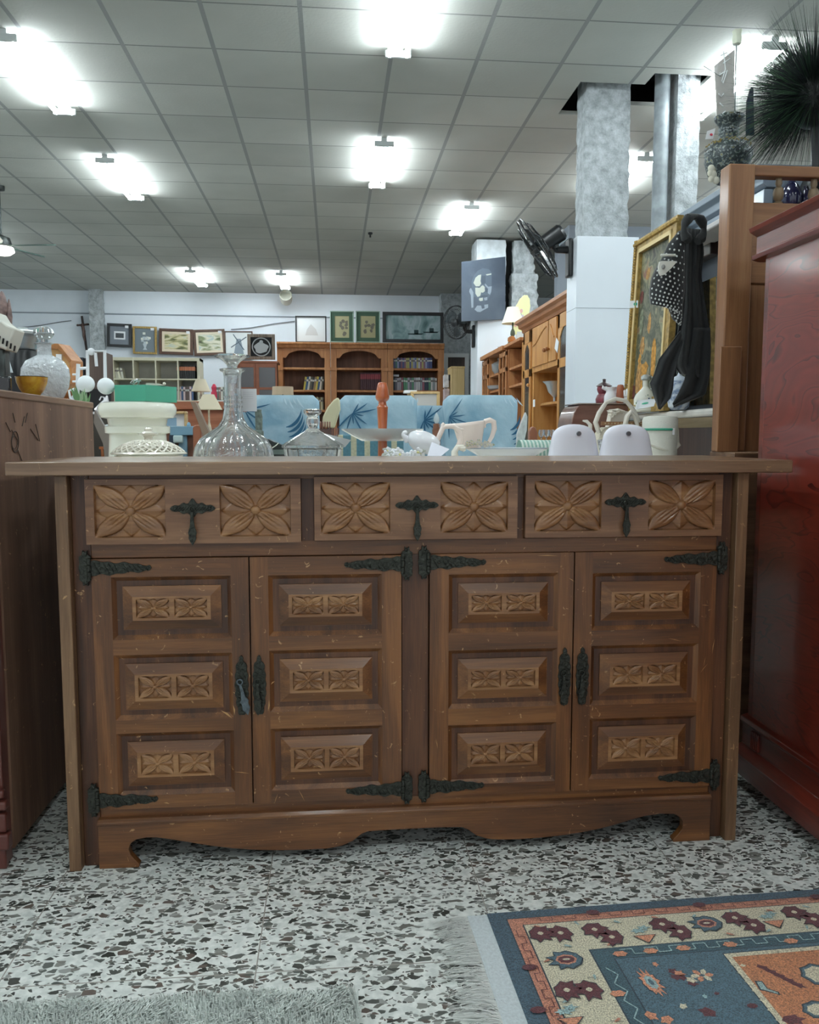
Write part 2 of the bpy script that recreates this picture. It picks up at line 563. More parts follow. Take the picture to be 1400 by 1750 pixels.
# inner partition of the aisle on the right
mb = MB(); mb.box(2.93, 6.5, 10.7, 10.85, 0, CEIL - .02)
struct('wall_partition', mb, M_greywall, smooth=0)
mb = MB(); mb.box(2.93, 6.5, 10.2, 10.7, CEIL - .16, CEIL)
struct('trim_2', mb, M_greywall, smooth=0)
# thin cable rail along the back wall
mb = MB(); mb.tube([(XL, YB - .015, at(0, 533, Y=YB).z), (1.9, YB - .015, at(700, 545, Y=YB).z)], .012, 6)
struct('trim_3', mb, mat('cable_rail', (150, 158, 166), .6))


def rough_column(mb, x0, x1, y0, y1, z0, z1, amp=.02, seed=1, n=26):
    """hacked column: displaced surface of four walls"""
    r_ = np.random.RandomState(seed)
    per = 40
    vs_, fs = [], []
    nz = int((z1 - z0) / .035)
    loop = []
    w, d = x1 - x0, y1 - y0
    for i in range(per):
        t = i / per * 4
        s = int(t); u = t - s
        loop.append([(x0 + u * w, y0), (x1, y0 + u * d), (x1 - u * w, y1), (x0, y1 - u * d)][s])
    cx, cy = (x0 + x1) / 2, (y0 + y1) / 2
    nzm = r_.rand(nz + 1, per)
    nzm = (nzm + np.roll(nzm, 1, 1) + np.roll(nzm, 1, 0)) / 3
    for j in range(nz + 1):
        for i, (x, y) in enumerate(loop):
            k = 1 + (nzm[j, i] - .5) * 2 * amp / (w / 2)
            vs_.append((cx + (x - cx) * k, cy + (y - cy) * k, z0 + (z1 - z0) * j / nz))
    for j in range(nz):
        for i in range(per):
            i2 = (i + 1) % per
            fs.append((j * per + i, j * per + i2, (j + 1) * per + i2, (j + 1) * per + i))
    mb.add(vs_, fs)
    return mb


# column with white cladding (nearest)
cy0 = 6.3
x0, x1 = at(1001, 260, Y=cy0).x, at(1076, 260, Y=cy0).x
zc = at(1030, 404, Y=6.22).z
mb = MB(); rough_column(mb, x0, x1, cy0, cy0 + .24, zc - .05, CEIL + .35, .010, 3)
struct('wall_column', mb, M_conc)
a0, a1 = at(985, 500, Y=6.22).x, at(1090, 500, Y=6.22).x
mb = MB(); mb.box(a0, a1, 6.22, 6.48, 0, zc)
mb.box(a0 - .002, a1, 6.217, 6.48, at(1030, 527, Y=6.22).z, at(1030, 526, Y=6.22).z, 1)
struct('trim_4', mb, [M_tile, mat('joint_grey', (170, 176, 182), .6)], bevel=.004)
# second column: pipe, gap and rough shaft
x0, x1 = at(1156, 260, Y=6.12).x, at(1194, 260, Y=6.12).x
mb = MB(); rough_column(mb, x0, x1, 6.12, 6.4, 0.0, CEIL + .35, .007, 5)
struct('wall_column.001', mb, M_conc)
mb = MB(); mb.box(at(1146, 260, Y=6.3).x, x0 + .03, 6.3, 6.48, 0.0, CEIL + .3)  # near-black slab standing in for the shaded gap beside the shaft
struct('dark_gap', mb, M_void)
x0, x1 = at(1124, 260, Y=6.12).x, at(1149, 260, Y=6.12).x
mb = MB(); mb.lathe([((x1 - x0) / 2, 0.0), ((x1 - x0) / 2, CEIL + .35)], ((x0 + x1) / 2, 6.2, 0), 20)
single('drain_pipe', mb, mat('pipe_grey', (150, 158, 162), .5, noise=.15, nscale=12, bump=.4), 'grey rendered drain pipe running up beside the second rough column', 'pipe', ((x0 + x1) / 2, 6.2, 0.0))

# far column by the door, with pale lower casing
YC = 10.92
x0, x1 = at(815, 420, Y=YC).x, at(865, 420, Y=YC).x
mb = MB(); rough_column(mb, x0, x1, YC, YC + .4, 2.2, CEIL - .03, .008, 7)
struct('wall_column.002', mb, mat('pale_render', (205, 211, 214), .85, noise=.1, nscale=9, bump=1))
x2, x3 = at(878, 520, Y=YC).x, at(914, 520, Y=YC).x
mb = MB(); rough_column(mb, x2, x3, YC + .02, YC + .4, 0.0, CEIL - .03, .022, 9)
rough_column(mb, x2 - .03, x3 + .03, YC - .02, YC + .42, 0.0, at(895, 468, Y=YC).z, .02, 10)
struct('wall_column.003', mb, M_conc)
mb = MB(); mb.box(x1, x2, YC + .15, YC + .3, .3, CEIL - .01)  # slab in the column gap, its shade given by the near-black colour
struct('dark_gap_far', mb, M_void)
za = at(840, 544, Y=YC - .08).z
mb = MB(); mb.box(at(816, 600, Y=YC - .08).x, at(905, 600, Y=YC - .08).x, YC - .08, YC + .45, 0, za)
struct('trim_7', mb, M_wall, bevel=.004)
# back-wall pilasters
x0, x1, z0, z1 = rect(154, 492, 176, 600, 15.38)
mb = MB(); rough_column(mb, x0, x1, 15.33, 15.5, 0.0, CEIL, .010, 11)
struct('wall_column.004', mb, M_conc)
x0, x1, z0, z1 = rect(754, 503, 800, 604, 15.2)
mb = MB(); rough_column(mb, x0, x1 + .1, 15.2, 15.5, 0.0, CEIL, .012, 12)
struct('wall_column.005', mb, M_conc)

# ------------------------------------------------------------------ fluorescent ceiling lights
def make_light(label):
    t = Thing('ceiling_light', label, 'ceiling light', (0, 0, CEIL), 'fluorescent ceiling lights')
    mb = MB(); mb.box(-.025, .025, -.62, .62, CEIL - .045, CEIL)
    for s in (-1, 1):
        mb.box(-.085, .085, s * .61 - .012, s * .61 + .012, CEIL - .075, CEIL - .03)
    t.part('batten', mb, M_batten, bevel=.003)
    for s in (-1, 1):
        mb = MB(); mb.tube([(s * .058, -.6, CEIL - .062), (s * .058, .6, CEIL - .062)], .0165, 10)
        t.part('tube', mb, M_tube)
    return t.o


LIGHTS = [
    (.455, 5.13, 'twin-tube fluorescent light at the top edge of the photo, centre aisle'),
    (.467, 8.05, 'twin-tube fluorescent light in the middle of the ceiling above the bookcases aisle'),
    (-2.09, 6.35, 'large twin-tube fluorescent light at the upper left'),
    (-2.09, 8.72, 'twin-tube fluorescent light second in the left row'),
    (1.565, 9.95, 'twin-tube fluorescent light left of the big wall fan'),
    (-2.19, 13.9, 'small distant fluorescent light farthest back in the left row'),
    (-.80, 14.0, 'small distant fluorescent light above the white ceiling spotlight'),
]
p = at(1105, 262, Z=CEIL); LIGHTS.append((p.x, p.y + .6, 'fluorescent light seen between the two rough columns'))
p = at(1246, 122, Z=CEIL); LIGHTS.append((p.x + .06, p.y + .1, 'fluorescent light behind the mosaic vase at the upper right'))
for x, y in ((-.1, 1.9), (-2.2, 2.4), (2.6, 2.2), (.4, -1.2), (-2.2, -1.2), (2.6, -1.2), (.4, -4), (4.6, 4.5), (4.6, 9), (-4.8, 6.5), (-4.8, 11.5), (-4.8, 1.5)):
    LIGHTS.append((x, y, 'twin-tube fluorescent light overhead outside the picture'))
proto = None
for x, y, lb in LIGHTS:
    if proto is None:
        proto = make_light(lb); proto.location = (x, y, CEIL)
    else:
        copy_thing(proto, (x, y, CEIL), lb)

# ceiling fan with a lamp, cut by the left edge
fc = at(2, 428, Y=9.2)
t = Thing('ceiling_fan', 'ceiling fan with dark blades and glowing round lamp at the left edge', 'ceiling fan', (fc.x, fc.y, CEIL))
mb = MB(); mb.lathe([(.06, CEIL - fc.z), (.06, CEIL - fc.z - .04), (.015, CEIL - fc.z - .05), (.015, .16), (.09, .13), (.11, .06), (.1, .03)], (fc.x, fc.y, fc.z), 20)
t.part('motor', mb, mat('fan_bronze', (50, 54, 52), .4, .5))
mb = MB(); mb.lathe([(.0, -.05), (.09, -.04), (.13, -.01), (.12, .03)], (fc.x, fc.y, fc.z), 24)
t.part('lamp', mb, mat('lamp_glow', (255, 250, 240), .5, emit=9))
M_blade = mat('fan_blade', (62, 82, 74), .5)
for k in range(5):
    a = math.radians(-8 + 72 * k)
    mb = MB(); mb.M = Matrix.Translation((fc.x, fc.y, fc.z + .05)) @ Matrix.Rotation(a, 4, 'Z') @ Matrix.Rotation(.2, 4, 'X')
    mb.prism([(.1, -.03), (.2, -.06), (.52, -.07), (.58, -.03), (.58, .03), (.52, .07), (.2, .06), (.1, .03)], -.005, .005, 'xy')
    t.part('blade', mb, M_blade)

# round white spotlight hung under the ceiling near the back wall
p = at(489, 510, Y=15.1)
t = Thing('ceiling_spotlight', 'round white spotlight canister hanging under the ceiling by the back wall', 'spotlight', (p.x, p.y, CEIL))
mb = MB(); mb.M = Matrix.Translation(p) @ Matrix.Rotation(1.2, 4, 'X')
mb.lathe([(.05, -.1), (.1, -.08), (.11, .0), (.11, .12), (.095, .12), (.09, .05), (0, .05)], (0, 0, 0), 24)
t.part('canister', mb, mat('cream_metal', (214, 214, 200), .5))
mb = MB(); mb.tube([(p.x, p.y, p.z + .06), (p.x + .03, p.y, CEIL)], .02, 8)
t.part('stem', mb, M_batten)
p = at(633, 399, Z=CEIL - .01)
mb = MB(); mb.lathe([(.03, 0), (.03, -.02), (.012, -.03), (.012, -.06), (.0, -.06)], (p.x, p.y, CEIL), 10)
single('sprinkler', mb, M_black, 'tiny dark sprinkler head in the middle of the ceiling', 'sprinkler', (p.x, p.y, CEIL))

# ================================================================== carved sideboard
W_v = wood('sideboard_wood_upright', (66, 37, 17), (98, 59, 28), (128, 82, 42), 'z', 1.0, .42, wear=1, coat=.25, contrast=.8)
W_h = wood('sideboard_wood_level', (68, 39, 18), (100, 61, 30), (130, 85, 45), 'x', 1.0, .42, wear=1, coat=.25, contrast=.8)
W_dr = wood('drawer_wood', (82, 53, 34), (112, 76, 50), (138, 100, 70), 'x', 1.0, .45, wear=1.2, coat=.2, contrast=.8, stain=.3)
W_top = wood('top_wood', (84, 62, 44), (112, 85, 62), (138, 108, 82), 'x', .8, .4, wear=1.6, coat=.35, contrast=.8, stain=.3)
W_dark = wood('sideboard_wood_dark', (50, 28, 15), (74, 42, 22), (98, 60, 34), 'z', 1.0, .5, wear=.6, coat=.15, contrast=.8)
W_carve = wood('carved_wood', (106, 68, 38), (132, 91, 56), (158, 116, 76), 'x', 1.5, .42, wear=.4, coat=.25, contrast=.8)
W_end = wood('worn_edge_wood', (84, 60, 38), (110, 80, 54), (134, 102, 72), 'z', 1.2, .5, wear=1.6, coat=.2, contrast=.8)
M_iron = mat('wrought_iron', (58, 60, 54), .38, .7, noise=.3, nscale=160, bump=.8)
M_iron_light = mat('grey_iron', (98, 108, 114), .4, .6, noise=.2, nscale=160, bump=.6)


def flower_height(u, v, tip=1.0):
    """relief (0 = background, 1 = flat board) of the carved four-petal flower, u and v in -1..1"""
    h = np.zeros_like(u) + .0
    # small petals behind
    for (a, b) in ((u, v), (v, u)):
        s = np.abs(b)
        wd = .27 * np.sqrt(np.clip(1 - ((s - .52) / .44) ** 2, 0, 1)) * np.where(s > .6, np.clip((.96 - s) / .3, 0, 1) ** .35, 1)
        m = (np.abs(a) < wd) & (s > .1) & (s < .96)
        hh = .12 + .30 * (1 - np.abs(a) / np.maximum(wd, 1e-3))
        h = np.where(m, np.maximum(h, hh), h)
    # four long petals to the corners
    for su in (1, -1):
        for sv in (1, -1):
            s = (u * su + v * sv) / 2
            t = (u * su - v * sv) / 2
            wd = .205 * np.sin(PI * np.clip(s, 0, 1) ** 1.05) ** .85
            m = (np.abs(t) < wd) & (s > .02) & (s < 1)
            q = np.abs(t) / np.maximum(wd, 1e-3)
            hh = .55 + .42 * np.sqrt(np.clip(1 - q ** 2, 0, 1))
            groove = np.exp(-((t - .02) / .018) ** 2) + .8 * np.exp(-((t + .075) / .016) ** 2) + .8 * np.exp(-((t - .1) / .016) ** 2)
            fade = np.clip((.72 - s) / .3, 0, 1) * np.clip((s - .1) / .1, 0, 1)
            hh = hh - .30 * groove * fade
            h = np.where(m, np.maximum(h, hh), h)
    r = np.sqrt(u ** 2 + (v * .8) ** 2)
    boss = .55 + .65 * np.sqrt(np.clip(1 - (r / .145) ** 2, 0, 1))
    h = np.where(r < .145, boss, h)
    return h


def flower(mb, x0, x1, z0, z1, yf, depth, nu, nv, mi):
    """sunk carving: heightfield facing the viewer"""
    U, V = np.meshgrid(np.linspace(-1, 1, nu + 1), np.linspace(-1, 1, nv + 1))
    H = flower_height(U, V)
    H[0, :] = 1; H[-1, :] = 1; H[:, 0] = 1; H[:, -1] = 1
    vs_ = []
    for j in range(nv + 1):
        for i in range(nu + 1):
            vs_.append((x0 + (x1 - x0) * i / nu, yf + depth * (1 - float(H[j, i])), z0 + (z1 - z0) * j / nv))
    w = nu + 1
    mb.add(vs_, [(j * w + i, j * w + i + 1, (j + 1) * w + i + 1, (j + 1) * w + i) for j in range(nv) for i in range(nu)], mi)


SBY = 1.663
SB = Thing('sideboard', 'long carved brown wooden sideboard with iron hinges standing on the terrazzo', 'sideboard', (.166, 1.86, 0))
mb = MB(); mb.box(-.63, .962, 1.642, 2.075, .813, .8395)
SB.part('top_board', mb, W_top, bevel=.0025)
mb = MB(); mb.box(-.546, -.522, SBY, 2.05, 0, .8125)
SB.part('side_panel', mb, W_end, bevel=.0015)
mb = MB(); mb.box(.853, .878, SBY, 2.05, 0, .8125)
SB.part('side_panel', mb, W_end, bevel=.0015)
mb = MB()
for a, b in ((-.5215, -.486), (.140, .1965), (.821, .8525)):
    mb.box(a, b, 1.684, 1.70, 0 if a != .140 else .1225, .8125, 0)
mb.box(-.0665, -.0395, 1.6835, 1.70, .67, .8125, 0); mb.box(.380, .397, 1.6835, 1.70, .67, .8125, 0)
mb.box(-.486, .821, 1.6832, 1.70, .645, .676, 1); mb.box(-.486, .821, 1.6832, 1.70, .803, .8125, 1)
mb.box(-.486, .821, 1.684, 1.70, .09, .1225, 1)
for y in (1.687, 1.6905):
    pass
SB.part('face_frame', mb, [W_dark, W_h], bevel=.0012)
mb = MB(); mb.box(-.5215, .8525, 1.70, 2.05, .105, .8125)
SB.part('carcass', mb, W_dark)
# shaped apron with bracket feet
ap = [(-.488, .0), (-.408, .0), (-.407, .006), (-.414, .014), (-.424, .026), (-.428, .040), (-.424, .052), (-.412, .060), (-.390, .0635), (-.368, .062),
      (-.333, .055), (-.297, .047), (-.255, .038), (-.214, .031), (-.165, .0255), (-.117, .0225), (-.07, .021), (-.019, .0215), (.01, .026), (.035, .036), (.052, .050), (.066, .0555),
      (.105, .0565), (.155, .057), (.225, .057), (.268, .0555), (.282, .049), (.298, .036), (.322, .027), (.345, .024), (.39, .0225), (.434, .0235), (.48, .0265), (.525, .031), (.565, .037),
      (.603, .045), (.64, .055), (.672, .0625), (.708, .066), (.738, .064), (.752, .056), (.7585, .045), (.758, .03), (.748, .016), (.737, .006), (.738, .0), (.821, .0), (.821, .0935), (-.488, .0935)]
mb = MB(); mb.prism(ap, 1.668, 1.686)
mb.prism([(1.665, .0935), (1.665, .099), (1.672, .104), (1.69, .104), (1.69, .0935)], -.489, .822, 'yz')
SB.part('apron', mb, W_h, bevel=.001)
mb = MB(); mb.box(-.486, .821, 2.03, 2.05, .0, .105); SB.part('back_rail', mb, W_dark)


def domed(mb, x, z, y, r=.0035):
    mb.ball((x, y, z), (r, r * .7, r), 8)


def drop_pull(dr, x, z, light=False):
    """iron backplate with a hanging drop"""
    mb = MB()
    n = 40; up, lo = [], []
    for i in range(n + 1):
        u = -1 + 2 * i / n
        e = (1 - abs(u)) ** .45
        w = .0115 * e + .0026 * math.cos(u * 15) * (1 - u * u) + (.006 * math.exp(-(u / .18) ** 2))
        up.append((x + u * .0445, z + w + .001)); lo.append((x + u * .0445, z - w * .9))
    mb.prism(lo + up[::-1], 1.664, 1.6675)
    for k in range(-6, 7):
        if abs(k) < 1: continue
        xx = x + k * .0055
        mb.tube([(xx - .004, 1.6635, z - .004), (xx, 1.6622, z), (xx + .004, 1.6635, z + .005)], .0011, 6)
    for s in (-1, 1):
        domed(mb, x + s * .034, z, 1.663, .003)
    # eye and drop
    mb.tube([(x + .005 * math.cos(a), 1.658, z - .001 + .006 * math.sin(a)) for a in np.linspace(0, 2 * PI, 13)[:-1]], .0016, 6, closed=True)
    prof = [(-.0025, -.005), (-.0035, -.02), (-.0045, -.034), (-.007, -.042), (-.0085, -.047), (-.0065, -.054), (-.0075, -.058), (-.004, -.066), (0, -.073),
            (.004, -.066), (.0075, -.058), (.0065, -.054), (.0085, -.047), (.007, -.042), (.0045, -.034), (.0035, -.02), (.0025, -.005)]
    mb.prism([(x + a, z + b) for a, b in prof], 1.654, 1.6585)
    SB.part('handle', mb, M_iron, dr, bevel=.0006)


DR = [(-.490, -.0665, .6745, .8045, (-.473, -.335), (-.228, -.087), -.281, .745),
      (-.0395, .380, .6775, .8075, (-.026, .115), (.219, .360), .170, .748),
      (.397, .823, .678, .8085, (.416, .559), (.661, .807), .610, .751)]
for x0, x1, z0, z1, f1, f2, hx, hz in DR:
    mb = MB()
    fz0, fz1 = z0 + .0135, z1 - .0115
    yf = 1.668
    plate(mb, x0, x1, z0, z1, [(f1[0], f1[1], fz0, fz1), (f2[0], f2[1], fz0, fz1)], yf, yf + .016)
    mb.box(x0 + .002, x1 - .002, yf + .0135, yf + .016, z0 + .002, z1 - .002)
    for f in (f1, f2):
        flower(mb, f[0], f[1], fz0, fz1, yf - .0005, .0105, 96, 72, 1)
    d = SB.part('drawer', mb, [W_dr, W_carve], smooth=50)
    drop_pull(d, hx, hz)


def hinge(door, edge, z, s):
    """s = +1: strap runs to the right from the edge; plate sits on the stile"""
    mb = MB()
    L = .118; n = 48
    up, lo = [], []
    for i in range(n + 1):
        u = i / n
        w = .0105 * (1 - u) ** .55 + .0042 * (1 if u > .9 else 1) * (1 - .3 * u)
        w += .0016 * math.sin(u * 26) * (1 - .3 * u)
        if u > .94: w = .006 * math.sqrt(max(0, 1 - ((u - .94) / .062) ** 2))
        dz = .0022 * math.sin(u * 13)
        up.append((edge + s * u * L, z + w + dz * .5)); lo.append((edge + s * u * L, z - w + dz * .5))
    mb.prism(lo + up[::-1], 1.6722, 1.676)
    for k in range(11):
        u = .1 + .8 * k / 10
        if k in (1, 5): continue
        xx = edge + s * u * L; w = .0085 * (1 - u) ** .5 + .003
        mb.tube([(xx - .006, 1.6718, z + w), (xx - .001, 1.6705, z), (xx + .006, 1.6718, z - w)], .0012, 6)
    for u in (.16, .56, .95):
        domed(mb, edge + s * u * L, z, 1.6718, .003)
    # plate on the stile
    pl = []
    m = 44
    for i in range(m):
        a = 2 * PI * i / m
        rr = 1 + .07 * math.cos(a * 10)
        zx = math.sin(a); xx = math.cos(a)
        hw = .0118 * (abs(xx) ** .45) * (1 if xx > 0 else -1) * rr
        taper_ = 1 if abs(zx) < .82 else .62
        pl.append((edge - s * .0118 + hw * taper_, z + zx * .035 * rr))
    mb.prism(pl, 1.675, 1.683)
    mb.tube([(edge - s * .003, 1.672, z - .021), (edge - s * .003, 1.672, z - .007)], .0043, 10)
    mb.tube([(edge - s * .003, 1.672, z - .006), (edge - s * .003, 1.672, z + .007)], .0046, 10)
    mb.tube([(edge - s * .003, 1.672, z + .008), (edge - s * .003, 1.672, z + .021)], .0043, 10)
    for q in (-.029, .029):
        domed(mb, edge - s * .010, z + q, 1.6745, .0038)
    SB.part('hinge', mb, M_iron, door, bevel=.0006)


def escutcheon(door, x, z, light):
    mb = MB()
    n = 40; lf, rt = [], []
    for i in range(n + 1):
        u = i / n
        w = .0135 * math.sin(PI * (u * .9 + .06)) ** .5 + .0011 * math.sin(u * 40)
        if u > .88: w = .0045 * math.sqrt(max(0.02, 1 - ((u - .93) / .07) ** 2)) + (.004 if u < .9 else 0)
        zz = z - .061 + .125 * u
        lf.append((x - w, zz)); rt.append((x + w, zz))
    mb.prism(rt + lf[::-1], 1.6722, 1.6755)
    for k in range(7):
        zz = z - .042 + k * .013
        mb.tube([(x - .009, 1.672, zz + .006), (x, 1.6712, zz), (x + .009, 1.672, zz - .006)], .0012, 6)
    domed(mb, x, z + .048, 1.6718, .003); domed(mb, x, z - .05, 1.6718, .003)
    plate_o = SB.part('key_plate', mb, M_iron, door, bevel=.0006)
    mb = MB()
    a = math.radians(13 if light else 0)
    def R(px_, pz_):
        return (x - .003 + px_ * math.cos(a) - pz_ * math.sin(a), z + .01 + px_ * math.sin(a) + pz_ * math.cos(a))
    ringp = [R(.0055 * math.cos(t_), .0055 * math.sin(t_)) for t_ in np.linspace(0, 2 * PI, 15)[:-1]]
    mb.tube([(p_[0], 1.667, p_[1]) for p_ in ringp], .0018, 6, closed=True)
    prof = [(-.0025, -.005), (-.0033, -.022), (-.006, -.036), (-.0095, -.041), (-.007, -.046), (-.008, -.058), (-.0035, -.064), (0, -.071), (.0045, -.063), (.008, -.056), (.0065, -.046), (.0088, -.04), (.0045, -.034), (.0033, -.022), (.0025, -.005)]
    mb.prism([R(p_, q_) for p_, q_ in prof], 1.6635, 1.6675)
    SB.part('drop_handle', mb, M_iron_light if light else M_iron, door, bevel=.0006, label='paler grey hanging drop' if light else None)


DOORS = [(-.485, -.1745, .1225, .644, (-.447, -.210), [(.478, .607), (.311, .447), (.150, .283)], 1, -.192, True),
         (-.1715, .1385, .1225, .644, (-.135, .098), [(.479, .606), (.319, .449), (.150, .283)], -1, -.156, False),
         (.198, .5045, .1225, .645, (.238, .472), [(.477, .602), (.314, .440), (.147, .278)], 1, .488, False),
         (.5075, .8195, .1225, .645, (.546, .784), [(.476, .600), (.312, .443), (.147, .282)], -1, .527, False)]
YD = 1.676
M_scr = mat('bare_wood', (176, 134, 88), .7)
SCR = [(1197, 1150, 1210, 1134, .0006), (1203, 1140, 1206, 1122, .0005), (1217, 1118, 1222, 1091, .0008), (1199, 1034, 1212, 1035, .0006), (1142, 1091, 1165, 1096, .0007), (972, 988, 983, 995, .0009),
       (377, 1214, 397, 1228, .0022), (400, 1319, 427, 1322, .0008), (432, 1321, 459, 1323, .0008), (167, 1319, 194, 1317, .0016), (510, 1349, 521, 1370, .0006), (469, 1374, 475, 1356, .0006),
       (918, 949.5, 954, 950, .0009), (402, 1180, 404, 1196, .0012), (398, 1204, 401, 1222, .0016), (460, 1196, 458, 1216, .0014), (463, 1170, 470, 1164, .0012), (426, 1150, 427, 1160, .0009), (983, 1160, 984, 1190, .0008), (407, 1092, 409, 1094, .0018), (1222, 1160, 1223, 1180, .0008), (280, 1372, 290, 1374, .0014), (500, 1330, 504, 1331, .001), (745, 1262, 748, 1280, .0006)]
for di, (x0, x1, z0, z1, ox, ops, s, ex, lt) in enumerate(DOORS):
    mb = MB()
    holes = [(ox[0], ox[1], a, b) for a, b in ops]
    plate(mb, x0, x1, z0, z1, holes, YD, YD + .008, mi_v=0, mi_h=1)
    for xa, ya, xb, yb, w_ in SCR:
        p_, q_ = at(xa, ya, Y=YD - .0004), at(xb, yb, Y=YD - .0004)
        if x0 < p_.x < x1:
            d_ = (q_ - p_).normalized(); n_ = Vector((-d_.z, 0, d_.x)) * w_; m_ = (p_ + q_) / 2 + n_ * .8
            mb.add([p_, m_ - n_, q_, m_ + n_], [(0, 1, 2, 3)], 2)
    door = SB.part('door', mb, [W_v, W_h, M_scr], smooth=0)
    for (a, b) in ops:
        mb = MB()
        o = (ox[0], ox[1], a, b)
        def ins(r, dx, dz): return (r[0] + dx, r[1] - dx, r[2] + dz, r[3] - dz)
        i1 = ins(o, .0085, .0085)
        ring(mb, o, YD, i1, YD + .0075, 1)
        i2 = ins(o, .0205, .0195)
        ring(mb, i1, YD + .0075, i2, YD + .0075, 0)
        ring(mb, i2, YD + .0075, i2, YD + .0045, 0)
        i3 = ins(i2, .0205, .0205)
        i2b = ins(i2, .001, .001)
        ring(mb, i2, YD + .0045, i2b, YD + .0045, 2)
        ring(mb, i2b, YD + .0045, i3, YD - .004, 2)
        cx = (i3[0] + i3[1]) / 2
        fw = (i3[1] - i3[0] - .024) / 2
        fz = (i3[2] + .005, i3[3] - .004)
        f1 = (i3[0] + .007, i3[0] + .007 + fw); f2 = (i3[1] - .007 - fw, i3[1] - .007)
        q = MB()
        xs = [i3[0], f1[0], f1[1], f2[0], f2[1], i3[1]]
        zs = [i3[2], fz[0], fz[1], i3[3]]
        for i in range(5):
            for j in range(3):
                if j == 1 and i in (1, 3): continue
                mb.add([(xs[i], YD - .004, zs[j]), (xs[i + 1], YD - .004, zs[j]), (xs[i + 1], YD - .004, zs[j + 1]), (xs[i], YD - .004, zs[j + 1])], [(0, 1, 2, 3)], 3)
        for f in (f1, f2):
            flower(mb, f[0], f[1], fz[0], fz[1], YD - .004, .0068, 60, 42, 3)
        SB.part('panel', mb, [W_dark, W_v, W_h, W_carve], door, smooth=30)
    edge = x0 if s > 0 else x1
    dz = 0 if di < 2 else .002
    hinge(door, edge, .626 + dz, s); hinge(door, edge, .143 + dz, s)
    escutcheon(door, ex, .377, lt)

